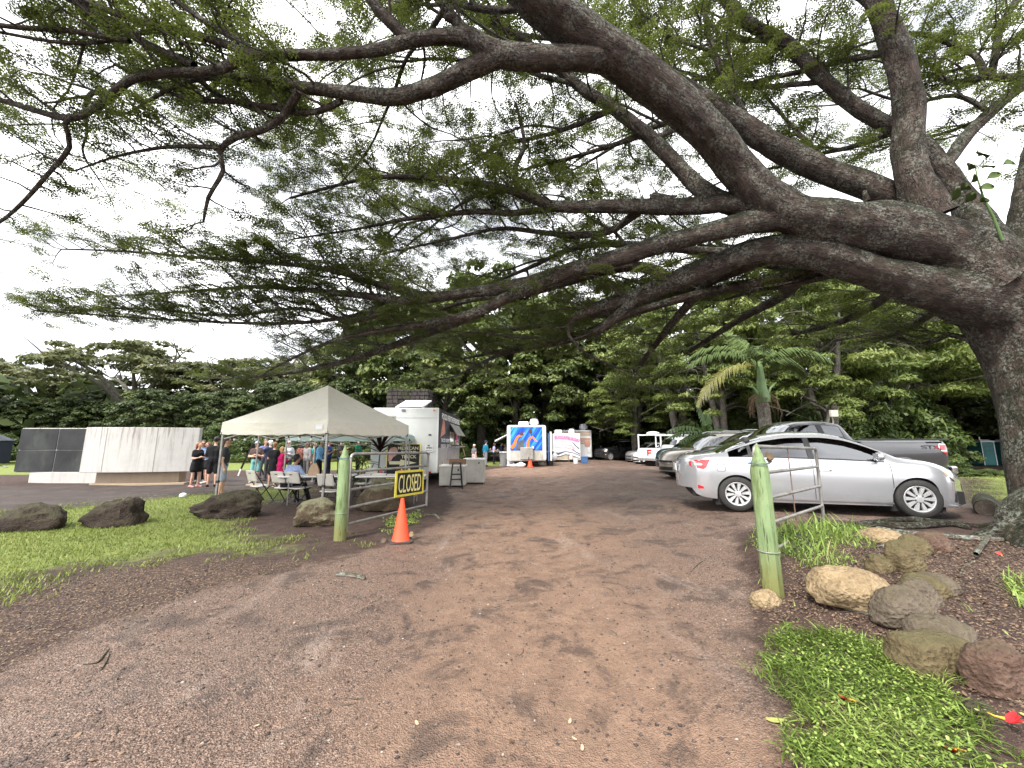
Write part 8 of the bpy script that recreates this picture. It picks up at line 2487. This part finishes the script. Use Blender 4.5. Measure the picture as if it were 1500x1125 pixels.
# the seated man
pm = chairs[1].location
fc_ = R(72)
person(0, 0, 1.76, 68, 'seated man in pale blue shirt and black trousers eating at the white table', (0.34, 0.42, 0.66), BLACK, 'tan', ('table', 'table'), 'sit', (0.012, 0.010, 0.010), 'short', 'long', 'long', BLACK, group=GQ, build=1.12, loc=(pm.x + .02 * math.cos(fc_), pm.y + .02 * math.sin(fc_), pm.z - .03), lean=.35, vox=.022)
bgp = (-5.32, 10.60, H(-5.25, 10.75) + .759)
bg = thing('paper_bag', 'brown paper takeaway bag with folded top on the table', 'bag', bgp, R(15))
MB().add([(-.13, -.08, 0), (.13, -.08, 0), (.13, .08, 0), (-.13, .08, 0), (-.12, -.07, .14), (.12, -.07, .14), (.12, .07, .14), (-.12, .07, .14), (-.07, -.008, .30), (.05, -.008, .32), (.05, .008, .32), (-.07, .008, .30)],
   [(0, 1, 5, 4), (1, 2, 6, 5), (2, 3, 7, 6), (3, 0, 4, 7), (4, 5, 9, 8), (5, 6, 10, 9), (6, 7, 11, 10), (7, 4, 8, 11), (8, 9, 10, 11), (3, 2, 1, 0)]).build('bag_body', M['paper'], bg)
for x, c, lb, hh in ((-3.62, 'letter_red', 'red sauce bottle on the table behind the gate', .2), (-3.50, 'black_plastic', 'black sauce bottle on the table behind the gate', .22), (-3.05, 'letter_red', 'red napkin holder on the table near the black signboard', .13)):
 b_ = thing('bottle' if 'bottle' in lb else 'napkin_holder', lb, 'bottle' if 'bottle' in lb else 'napkin holder', (x, 10.9, H(-3.30, 10.95) + .758))
 MB().lathe([(.035, 0), (.036, hh * .6), (.015, hh * .85), (.012, hh)] if 'bottle' in lb else [(.08, 0), (.08, hh), (.06, hh)], 12).build('holder' if 'napkin' in lb else 'bottle_body', M[c], b_, 40)
 MB().lathe([(.014, hh), (.012, hh + .03)], 8).build('cap', M['white_plastic'], b_)
fuse_all()
# ---------------------------------------------------------------- boulders and edging stones
def mat_rock(name, stops, moss=None, mossamt=.5, bump=.9):
 n = NT(name)
 co = n.coord()
 a = n.noise(2.6, 7, .7, co); b = n.noise(19, 5, .68, co)
 pit = n.voro(34, co)
 c = n.ramp(n.math('ADD', n.math('MULTIPLY', a, .6), n.math('MULTIPLY', b, .4)), stops)
 c = n.mix(n.rng(pit, .0, .22, .6, 0), c, tuple(x * .3 for x in stops[0][1]) + (1,))
 if moss:
  geo = n.n('ShaderNodeNewGeometry'); sep = n.n('ShaderNodeSeparateXYZ'); n.t.links.new(geo.outputs['Normal'], sep.inputs[0])
  m = n.rng(n.math('ADD', n.math('MULTIPLY', sep.outputs['Z'], .35), n.math('ADD', n.math('MULTIPLY', n.noise(3.4, 6, .7, co), .6), n.math('MULTIPLY', b, .35))), .60, .78)
  c = n.mix(n.math('MULTIPLY', m, mossamt), c, moss + (1,))
 h = n.math('ADD', n.math('MULTIPLY', b, .7), n.math('ADD', n.math('MULTIPLY', pit, .35), a))
 return n.done(n.bsdf(c, .88, 0, n.bump(h, bump, .035), .25))
M['rock_dark'] = mat_rock('dark lava boulder', [(.3, (.012, .009, .007)), (.5, (.036, .026, .020)), (.75, (.080, .060, .046))], (.07, .07, .036), .5, 1.3)
M['rock_moss'] = mat_rock('mossy boulder', [(.3, (.03, .022, .013)), (.5, (.075, .055, .034)), (.75, (.14, .105, .065))], (.19, .195, .12), .65, 1.2)
M['rock_tan'] = mat_rock('tan rock', [(.3, (.11, .075, .04)), (.5, (.29, .215, .125)), (.75, (.46, .36, .23))], None, 0, 1.4)
M['rock_grey'] = mat_rock('grey brown stone', [(.3, (.045, .035, .026)), (.5, (.115, .092, .068)), (.75, (.21, .17, .13))], (.085, .072, .04), .4, 1.2)
M['rock_green'] = mat_rock('green tinged stone', [(.3, (.045, .035, .019)), (.5, (.115, .088, .046)), (.75, (.21, .165, .09))], (.075, .072, .032), .5, 1.2)
M['rock_red'] = mat_rock('red brown stone', [(.3, (.042, .024, .017)), (.5, (.11, .068, .05)), (.75, (.20, .14, .105))], (.075, .07, .04), .3, 1.2)
def rock(x0, x1, y0, y1, mat, label, seed, tilt=0.0, depth=.7, group=None, name='boulder', cat='boulder', ridge=.22, flat=.35, boxy=0.0):
 """Boulder that fills the pixel box (x0, y0)-(x1, y1), standing on the ground."""
 c = G((x0 + x1) / 2, y1 - 2)
 t_ = c.y / ray((x0 + x1) / 2, y1).y
 w = (x1 - x0) / FPX * t_
 hh = AT((x0 + x1) / 2, y0, c.y + w * depth * .25).z - c.z
 hh = max(hh, .12 * w)
 t = thing(name, label, cat, (c.x, c.y + w * depth * .42, c.z))
 t.location.z = H(t.location.x, t.location.y)
 hh = max(hh - (t.location.z - c.z) * .8, .08)
 mb = MB().ball((0, 0, 0), (1, 1, 1), 40, 26)
 vs = []
 for v in mb.v:
  d = Vector(v).normalized()
  q = Vector((d.x * 1.1 + seed * 7.1, d.y * 1.1, d.z * 1.1))
  r = 1 + ridge * 1.2 * (mnoise.noise(q * 1.2) + .8 * (0.3 - abs(mnoise.noise(q * 2.3))) + .42 * (0.3 - abs(mnoise.noise(q * 5))) + .22 * mnoise.noise(q * 11))
  if boxy:
   k = max(abs(d.x), abs(d.y), abs(d.z)); r *= 1 + boxy * (1 / k - 1)
  p = d * r
  p.z = p.z if p.z > -flat else -flat + (p.z + flat) * .25
  vs.append(p)
 lo = Vector([min(v[i] for v in vs) for i in range(3)]); hi = Vector([max(v[i] for v in vs) for i in range(3)])
 out = []
 for v in vs:
  x = ((v.x - lo.x) / (hi.x - lo.x) - .5) * w
  y = ((v.y - lo.y) / (hi.y - lo.y) - .5) * w * depth
  z = (v.z - lo.z) / (hi.z - lo.z) * (hh + .05) - .05
  z += x * math.tan(tilt) * min(1, max(0, z / hh))
  out.append((x, y, z))
 mb.v = out
 me = mb.mesh(name, M[mat], 55)
 ob = bpy.data.objects[t.name]
 o = link('stone_body', me, t)
 tag(t, label, cat, group)
 return t
def rock1(*a, **k):
 """A boulder is one body: one mesh, no parts."""
 t = rock(*a, **k)
 b = t.children[0]
 b.parent = None
 nm = k.get('name', 'boulder')
 b.matrix_world = Matrix.Translation(t.location)
 b.location = t.location.copy()
 lb, ct, gp_ = t['label'], t['category'], t.get('group')
 bpy.data.objects.remove(t)
 b.name = nm
 return tag(b, lb, ct, gp_)
GBL = 'boulders edging the lawn'
rock1(-40, 67, 738, 782, 'rock_dark', 'dark brown boulder at the left edge of the lawn with a knobbed end', 1, group=GBL, depth=.6)
rock1(97, 187, 732, 776, 'rock_dark', 'dark brown wedge shaped boulder alone on the lawn below the monument', 2, R(14), group=GBL, depth=.6)
rock1(263, 372, 720, 762, 'rock_dark', 'long dark slab boulder in front of the man in grey shorts', 3, R(8), group=GBL, depth=.5, ridge=.3)
rock1(416, 489, 729, 775, 'rock_moss', 'mossy brown boulder in front of the folding chairs left of the green post', 4, group=GBL, depth=.8)
rock1(510, 592, 701, 753, 'rock_moss', 'large pale mossy boulder behind the rails of the left gate', 5, group=GBL, depth=.7, ridge=.2)
GST = 'stones edging the bank on the right'
kw = dict(name='edging_stone', cat='stone', group=GST)
rock1(1222, 1348, 834, 900, 'rock_tan', 'large flat tan rock with rough pitted surface, widest in the row', 11, depth=.8, ridge=.16, **kw)
rock1(1302, 1392, 860, 924, 'rock_grey', 'smooth grey brown oval stone leaning against the tan rock', 12, depth=.7, ridge=.12, **kw)
rock1(1326, 1398, 850, 892, 'rock_grey', 'thin pale topped stone wedged behind the oval grey one', 13, depth=.6, ridge=.14, **kw)
rock1(1340, 1408, 843, 880, 'rock_green', 'rounded brown stone behind the oval grey one', 14, depth=.7, ridge=.14, **kw)
rock1(1354, 1428, 842, 875, 'rock_grey', 'flat dark slab stone at the back of the row beside the mulch', 15, depth=.8, ridge=.14, **kw)
rock1(1317, 1368, 792, 842, 'rock_green', 'upright olive brown stone in the middle of the upper row', 16, depth=.8, ridge=.16, **kw)
rock1(1282, 1324, 813, 841, 'rock_green', 'small squat stone at the left of the upper row', 17, depth=.8, ridge=.16, **kw)
rock1(1333, 1378, 784, 818, 'rock_green', 'stone with white lichen spot behind the upright one', 18, depth=.8, ridge=.16, **kw)
rock1(1362, 1412, 780, 812, 'rock_red', 'dark brown round stone nearest the tree trunk', 19, depth=.8, ridge=.14, **kw)
rock1(1362, 1458, 906, 954, 'rock_grey', 'smooth dark grey stone behind the long green one', 20, depth=.7, ridge=.12, **kw)
rock1(1336, 1456, 931, 994, 'rock_green', 'long green tinged block of stone nearest the grass', 21, depth=.55, ridge=.10, boxy=.45, **kw)
rock1(1450, 1540, 942, 1022, 'rock_red', 'red brown stone at the right edge of the photograph', 22, depth=.7, ridge=.16, boxy=.2, **kw)
rock1(1107, 1155, 864, 892, 'rock_tan', 'small tan stone set against the foot of the right green post', 23, depth=.6, ridge=.14, **kw)
rock1(1283, 1345, 775, 800, 'rock_tan', 'low tan rock half buried below the fallen branches', 24, depth=.9, ridge=.14, **kw)
rock1(1425, 1478, 1040, 1062, 'rock_dark', 'small dark clod at the grass edge', 25, name='clod', cat='stone', depth=.7)
rock1(1312, 1330, 946, 960, 'rock_red', 'small red brown stone on the mulch above the grass', 26, name='pebble', cat='stone', depth=.8)
rock1(556, 566, 789, 797, 'rock_grey', 'small grey stone beside the cone base', 27, name='pebble', cat='stone', depth=.8)
rock1(597, 606, 779, 788, 'rock_tan', 'small tan stone behind the cone base', 28, name='pebble', cat='stone', depth=.8)
# ---------------------------------------------------------------- green posts and pipe gates
def mat_green():
 n = NT('flaking green paint')
 co = n.coord()
 v = n.scaled(co, (1, 1, .14))
 a = n.noise(9, 6, .7, v); b = n.noise(40, 5, .7, v)
 c = n.ramp(n.noise(2.5, 5, .6, co), [(.3, (.15, .22, .10)), (.7, (.235, .315, .16))])
 flake = n.rng(n.math('ADD', n.math('MULTIPLY', a, .55), n.math('MULTIPLY', b, .45)), .46, .60)
 c = n.mix(n.math('MULTIPLY', flake, .8), c, (.10, .125, .04, 1))
 sep = n.n('ShaderNodeSeparateXYZ'); n.t.links.new(co, sep.inputs[0])
 low = n.rng(n.math('ADD', sep.outputs['Z'], n.math('MULTIPLY', n.math('SUBTRACT', a, .5), .8)), .05, .55, .85, 0)
 c = n.mix(low, c, (.16, .155, .05, 1))
 crack = n.rng(n.noise(26, 5, .7, n.scaled(co, (1, 1, .10))), .57, .66)
 c = n.mix(n.math('MULTIPLY', crack, .75), c, (.03, .03, .015, 1))
 return n.done(n.bsdf(c, .75, 0, n.bump(n.math('ADD', b, a), .5, .012), .25))
M['green_post'] = mat_green()
def post(base, top, r, label, nsides=14):
 t = thing('gate_post', label, 'post', tuple(base))
 d = Vector(top) - Vector(base)
 hh = d.length
 n_ = 14
 pts = [Vector((0, 0, -.15))] + [d * k for k in (.0, .2, .4, .6, .80, .84, 1.0)]
 rad = [r * 1.06, r * 1.05, r * 1.03, r, r * .98, r * .96, r * .90, r * .06]
 mb = MB(); mb.tube(pts, rad, nsides, jit=.025)
 mb.build('timber', M['green_post'], t, 35)
 for z in (.28, .86):
  MB().tube([d * z + Vector((r * 1.03 * math.cos(a), r * 1.03 * math.sin(a), 0)) for a in np.linspace(0, 2 * PI, 17)], .006, 5).build('tie_wire', M['grey_plastic'] if z < .5 else M['blue_plastic'], t)
 return t
def gate(name, label, P0, P1, h0, h1, ztop0, ztop1, rails0, rails1, r, hinge_drop=.0):
 """Pipe gate between two upright ends; rails given as heights at both ends."""
 t = thing(name, label, 'gate', tuple(P0))
 a, b = Vector((0, 0, 0)), Vector(P1) - Vector(P0)
 c = .07
 d = b.normalized(); d.z = 0
 fr = [a + Vector((0, 0, h0)), a + Vector((0, 0, ztop0 - c)), a + d * (c * .3) + Vector((0, 0, ztop0 - c * .3)), a + d * c + Vector((0, 0, ztop0)),
   b - d * c + Vector((0, 0, ztop1)), b - d * (c * .3) + Vector((0, 0, ztop1 - c * .3)), b + Vector((0, 0, ztop1 - c)), b + Vector((0, 0, h1))]
 MB().tube(fr, r, 10).build('frame', M['galv'], t, 50)
 for z0_, z1_ in zip(rails0, rails1):
  MB().tube([a + d * .02 + Vector((0, 0, z0_)), b - d * .02 + Vector((0, 0, z1_))], r * .9, 10).build('rail', M['galv'], t, 50)
 return t, a, b, d
# left
lb_, lt_ = G(498, 791), AT(506, 652, G(498, 791).y)
post(lb_, (lt_.x, lt_.y, lt_.z), .098, 'pale green pointed timber post at the hinge of the left gate')
ly = G(511, 784).y
def zat(px, py, Y): return AT(px, py, Y).z
p0 = AT(511, 720, ly); p0.z = H(p0.x, p0.y)
Yf = 9.25
p1 = AT(626, 700, Yf); p1.z = p0.z
zr = lambda px, py, Y: zat(px, py, Y) - p0.z
g1, ga, gb, gd = gate('pipe_gate', 'grey pipe gate swung open on the left carrying the CLOSED sign', p0, p1, zr(511, 779, ly), zr(626, 741, Yf), zr(511, 665, ly), zr(626, 663, Yf),
      [zr(511, y, ly) for y in (691.5, 717.5, 744, 768)], [zr(626, y, Yf) for y in (682, 700.5, 719, 739.5)], .026)
for z in (zr(511, 687, ly), zr(511, 762, ly)):
 MB().tube([Vector((-.14, .02, z)), Vector((.0, 0, z))], .016, 6).build('hinge_pin', M['rusty'], g1)
k_ = (578 - 511) / (626 - 511)
kk = .72
q_ = ga.lerp(gb, .66)
MB().tube([q_ + Vector((0, 0, zr(511, 665, ly) * .34 + zr(626, 663, Yf) * .66)), q_ + Vector((0, 0, zr(511, 691.5, ly) * .34 + zr(626, 682, Yf) * .66))], .010, 6).build('strut', M['galv'], g1)
# CLOSED sign hung on the rails, a little askew
def on_gate(px, py):
 """Point of the gate's plane on that line of sight, 4 cm towards the drive."""
 n_ = Vector((gd.y, -gd.x, 0))
 if n_.x < 0: n_ = -n_
 o_ = Vector(p0) + n_ * .045
 r_ = ray(px, py); c_ = Vector((0, 0, CAM_H))
 return c_ + r_ * ((o_ - c_).dot(n_) / r_.dot(n_))
c0, c1, c2, c3 = (on_gate(*q) for q in ((577.5, 691), (617.5, 688), (622, 721.5), (580, 728)))
sgn = thing('closed_sign', 'black sign with yellow border and hand painted letters CLOSED hung on the left gate', 'sign', tuple((c0 + c1 + c2 + c3) / 4))
cc = (c0 + c1 + c2 + c3) / 4
ex = ((c1 - c0) + (c2 - c3)) / 2; ez = ((c0 - c3) + (c1 - c2)) / 2
W_, H_ = ex.length, ez.length
ex.normalize(); ny = ez.cross(ex).normalized(); ez = ex.cross(-ny).normalized() if False else (ez - ex * ez.dot(ex)).normalized()
ny = ez.cross(ex).normalized()
MW = Matrix((( ex.x, ny.x, ez.x), (ex.y, ny.y, ez.y), (ex.z, ny.z, ez.z)))
sgn.rotation_euler = MW.to_euler()
MB().box((0, 0, 0), (W_, .02, H_)).build('board', M['sign_black'], sgn)
bf = MB()
for x in (-W_ / 2 + .02, W_ / 2 - .02): bf.box((x, -.004, 0), (.045, .03, H_))
for z in (-H_ / 2 + .02, H_ / 2 - .02): bf.box((0, -.004, z), (W_ - .086, .03, .045))
bf.build('border', M['yellow_paint'], sgn)
text('lettering', 'CLOSED', H_ * .70, W_ * .80, M['pale_yellow'], sgn, (0.0, -.014, -.005), (R(90), 0, 0), .004)
# right
rb_ = G(1133, 872)
rt_ = AT(1108, 649, rb_.y)
post(rb_, rt_, .092, 'pale green pointed timber post leaning at the hinge of the right gate', 8)
ry = G(1117, 836).y
q0 = AT(1112, 740, ry); q0.z = H(q0.x, q0.y)
Yr = 6.55
q1 = AT(1201, 712, Yr); q1.z = q0.z
zq = lambda px, py, Y: zat(px, py, Y) - q0.z
g2, ha, hb_, hd_ = gate('pipe_gate', 'weathered pipe gate swung open on the right in front of the silver sedan', q0, q1, zq(1117, 829, ry), zq(1208, 766, Yr), zq(1100, 654, ry), zq(1194, 657, Yr),
      [zq(1109, y, ry) for y in (694, 733, 771, 812)], [zq(1200, y, Yr) for y in (683.5, 712, 741, 769)], .024)
MB().tube([ha.lerp(hb_, .46) + Vector((0, 0, zq(1150, 655, (ry + Yr) / 2.05))), ha.lerp(hb_, .48) + Vector((0, 0, zq(1172, 788, (ry + Yr) / 2.05)))], .007, 5).build('tie_rod', M['rusty'], g2)
for z in (zq(1104, 690, ry), zq(1114, 790, ry)):
 MB().ball((-.02, -.02, z), (.035, .03, .03), 8, 6).build('hinge', M['rusty'], g2, 60)
dl = MB()
for k in range(5):
 a = Vector((rng.uniform(-.04, .04), rng.uniform(-.03, .03), rng.uniform(-.06, .05)))
 dl.add([a, a + Vector((.05, .01, .03)), a + Vector((.07, 0, -.03)), a + Vector((.02, -.02, -.05))], [(0, 1, 2, 3)])
dlo = dl.build('dead_leaf_bunch', M['dead_frond'], None, loc=AT(1125, 668, rb_.y + .12))
tag(dlo, 'bunch of brown dead leaves caught behind the right green post', 'dead leaves')
# ---------------------------------------------------------------- the near cone
cp = G(587, 794)
cone('bright orange traffic cone on a dark rubber base in front of the left gate', cp, .70, rz=.35)
# ---------------------------------------------------------------- branches and sticks on the ground
def stick(label, pts, rad, mat='bark', name='fallen_branch', n=7, knob=.12, group=None, lift=.0):
 W3 = []
 for (px, py), r_ in zip(pts, rad):
  g = G(px, py); g.z += r_ * .75 + lift
  W3.append((g, r_))
 P, rr = smooth_line(W3, .07)
 L = Limbs(); L.add(P, rr, n, knob)
 o = L.build(name, M[mat])
 return tag(o, label, 'branch', group)
GSK = 'fallen branches by the tree roots'
stick('long thick fallen branch lying between the sedan and the stones', [(1215, 778), (1270, 772), (1330, 775), (1390, 771), (1420, 776)], [.03, .05, .055, .05, .035], group=GSK)
stick('fallen branch with pale broken end lying before the front wheel', [(1262, 768), (1330, 764), (1385, 768), (1450, 775)], [.03, .045, .04, .03], group=GSK)
stick('thin straight fallen branch running right towards the trunk foot', [(1285, 776), (1350, 786), (1420, 791), (1500, 796), (1560, 803)], [.03, .035, .035, .03, .02], 'bark_pale', group=GSK)
stick('short broken branch upright out of the mulch with a splintered end', [(1431, 820), (1440, 806), (1452, 790)], [.024, .026, .02], 'bark_pale', group=GSK, lift=.04)
stick('dead stick poking from behind the small squat stone', [(1283, 803), (1305, 801), (1330, 805)], [.012, .022, .018], 'bark_pale', group=GSK)
stick('curved thin twig in the mulch behind the stones', [(1405, 846), (1412, 832), (1428, 822)], [.006, .009, .006], 'bark_pale', group=GSK)
stick('pale straight twig lying along the foot of the tan rock', [(1238, 893), (1275, 902), (1310, 914), (1348, 930)], [.018, .016, .012, .008], 'bark_pale', group=GSK)
stick('loop of dry vine in front of the red brown stone', [(1465, 985), (1475, 1005), (1490, 1020), (1500, 1012), (1492, 1000)], [.006, .006, .005, .004, .003], 'bark_pale', group=GSK, lift=.03)
stick('brown piece of broken branch lying on the drive', [(493, 843), (512, 845), (534, 849)], [.022, .03, .026], 'bark_pale', group='sticks on the drive')
stick('forked dark twig on the left of the drive', [(122, 974), (142, 972), (150, 964), (160, 950)], [.004, .006, .007, .004], 'bark_dark', group='sticks on the drive')
stick('short dark twig right of the forked one', [(148, 982), (155, 972), (161, 958)], [.004, .006, .003], 'bark_dark', group='sticks on the drive')
stick('pale bent stick at the end of the weeds beside the left gate', [(622, 755), (636, 755), (644, 762)], [.02, .024, .022], 'bark_pale', group='sticks on the drive')
stick('short stub leaning on the foot of the right gate', [(1108, 800), (1113, 808), (1118, 818)], [.02, .024, .02], 'bark_pale', group='sticks on the drive')
stick('thin crooked twig beside the right edge of the drive', [(1012, 838), (1022, 828), (1033, 820)], [.004, .006, .003], 'bark_dark', group='sticks on the drive')
for k in range(26):                       # scraps of twig
 px, py = rng.uniform(60, 1080), rng.uniform(800, 1080)
 an = rng.random() * 3; l_ = rng.uniform(6, 16)
 stick('thin dark twig scrap lying on the wet drive', [(px, py), (px + l_ * math.cos(an), py + l_ * .5 * math.sin(an)), (px + 2 * l_ * math.cos(an + .3), py + l_ * math.sin(an + .3))], [.002, .0032, .002], 'bark_dark', 'twig', 4, 0, 'twig scraps on the drive')
# log section lying behind the sedan's nose
la, lb2 = G(1425, 757), G(1500, 757)
lg = thing('log', 'short dark section of felled log lying between the sedan and the tree trunk', 'log', (0, 0, 0))
Lg = Limbs(); pa_, pb_ = Vector((la.x + .45, la.y + .15, la.z + .11)), Vector((lb2.x + .3, lb2.y + .8, lb2.z + .15))
Lg.add([pa_.lerp(pb_, k / 6) for k in range(7)], [.16, .165, .16, .165, .17, .16, .155], 16, .06); Lg.build('trunk_piece', M['bark_dark'], lg)
dd_ = (pb_ - pa_).normalized()
MB().lathe([(.001, 0), (.145, 0), (.155, .02)], 16, M=Matrix.Translation(pa_ - dd_ * .02) @ dd_.to_track_quat('Z', 'Y').to_matrix().to_4x4()).build('cut_face', M['bark_dark'], lg)
# ---------------------------------------------------------------- fallen flowers and leaves
M['petal_red'] = dull('red petal', (0.62, 0.03, 0.035, 1), .4, .2, 30)
M['petal_yellow'] = dull('yellow petal base', (0.70, 0.42, 0.06, 1), .4, .2, 30)
M['leaf_fallen'] = dull('fallen yellow green leaf', (0.30, 0.30, 0.09, 1), .5, .25, 20)
def petal(mb, L, W, M4):
 P = []
 for i in range(6):
  t = i / 5
  w = W * math.sin(PI * min(1, .12 + t * .8)) ** .8
  P.append([(t * L, w * q, .25 * L * t * t + .10 * abs(q) * W) for q in (-1, 0, 1)])
 b = len(mb.v)
 mb.grid([[M4 @ Vector(p) for p in row] for row in P])
def flower(px, py, s, label, n=4):
 g = G(px, py); g.z += .012 if py < 1000 else .06
 t = thing('fallen_flower', label, 'flower', tuple(g), rng.random() * 6)
 for k in range(n):
  pm_ = MB(); petal(pm_, s, s * .28, Matrix.Rotation(-.5 + k * .42, 4, 'Z') @ Matrix.Rotation(-.15 - .1 * k, 4, 'Y'))
  pm_.build('petal', M['petal_red'], t, 60)
 MB().tube([(0, 0, .01), (-s * .5, 0, .006), (-s * .9, .02, .004)], [s * .10, s * .07, s * .03], 6).build('calyx', M['petal_yellow'], t, 60)
flower(1476, 1074, .07, 'red tulip tree flower with yellow base lying by the clod at the grass edge', 4)
flower(1284, 913, .07, 'wilted red flower lying below the tan rock', 3)
flower(1402, 1121, .055, 'faded orange red flower sunk in the near grass', 3)
flower(1246, 1043, .05, 'small coral flower lying in the middle of the near grass', 3)
flower(1466, 815, .05, 'tiny red flower on the mulch by the tree foot', 3)
def leaf(px, py, s, label, mat='leaf_fallen'):
 g = G(px, py); g.z += .008
 mb = MB(); petal(mb, s, s * .26, Matrix.Rotation(rng.random() * 6, 4, 'Z') @ Matrix.Rotation(.1, 4, 'Y'))
 o = mb.build('fallen_leaf', M[mat], None, 60, loc=tuple(g))
 return tag(o, label, 'leaf')
leaf(1122, 1055, .09, 'yellow green fallen leaf lying on the right edge of the drive')
leaf(1275, 1118, .06, 'pale cream leaf lying low in the near grass', 'petal_yellow')
leaf(1494, 1046, .07, 'narrow grey green leaf on the mulch at the frame edge')
for px, py, s in ((715, 888, .03), (834, 1062, .035), (853, 1102, .035), (845, 1086, .03), (612, 1064, .035), (1012, 880, .03), (955, 1010, .02), (380, 1063, .03), (430, 915, .03)):
 leaf(px, py, s, 'small pale scrap of leaf lying on the drive', 'paper')['group'] = 'pale leaf scraps on the drive'
pl_ = thing('path_lamp', 'small white dome lamp in the lawn at the path edge', 'lamp', tuple(G(268, 728)))
MB().lathe([(.09, 0), (.10, .05), (.085, .09), (.03, .12), (.001, .125)], 14, cap=False).build('dome', M['bright_white'], pl_, 60)
MB().lathe([(.11, 0), (.11, .015)], 14).build('rim', M['grey_plastic'], pl_)
# ---------------------------------------------------------------- plants beside the white trailer
M['ti_leaf'] = dull('maroon ti leaf', (0.030, 0.010, 0.012, 1), .35, .4, 3)
def strap_plant(name, label, loc, z, n, L, w, mat, spread=(0.2, 1.0), stem=True):
 t = thing(name, label, 'plant', tuple(loc))
 if stem: MB().tube([(0, 0, 0), (-.03, 0, z * .5), (0, 0, z)], [.03, .022, .02], 6).build('stem', M['bark_dark'], t, 60)
 for k in range(n):
  a = 2 * PI * k / n + rng.uniform(-.3, .3); e = rng.uniform(*spread)
  d = Vector((math.cos(a) * math.sin(e), math.sin(a) * math.sin(e), math.cos(e)))
  pts = [Vector((0, 0, z + rng.uniform(-.1, .05)))]
  for i in range(7):
   d = (d + Vector((0, 0, -.13))).normalized(); pts.append(pts[-1] + d * L * rng.uniform(.8, 1.1) / 7)
  rows = []
  for i, p in enumerate(pts):
   sd = d.cross(Vector((0, 0, 1))).normalized()
   ww = w * math.sin(PI * (i + .5) / 8) ** .7
   rows.append([p - sd * ww + Vector((0, 0, .02)), p, p + sd * ww + Vector((0, 0, .02))])
  mb = MB(); mb.grid(rows); mb.build('leaf', M[mat], t, 60)
 return t
tip = AT(557, 660, 13.2)
strap_plant('ti_plant', 'dark maroon ti plant with a fan of strap leaves in front of the white trailer', (tip.x, tip.y, H(tip.x, tip.y)), tip.z - H(tip.x, tip.y), 26, .95, .055, 'ti_leaf', (.15, .95))
for px, Y, z, lb in ((520, 12.9, .45, 'green spiky plant by the feet of the man in green polo'), (540, 13.3, .55, 'green spiky plant between the green polo and the ti plant'), (531, 14.0, .9, 'taller green strap leaved plant behind the folding table')):
 q = AT(px, 680, Y)
 strap_plant('spiky_plant', lb, (q.x, q.y, H(q.x, q.y)), z, 16, .6, .03, 'palm_leaf', (.2, 1.3))
# ---- no two look-alikes in view share a label unless nothing tells them apart
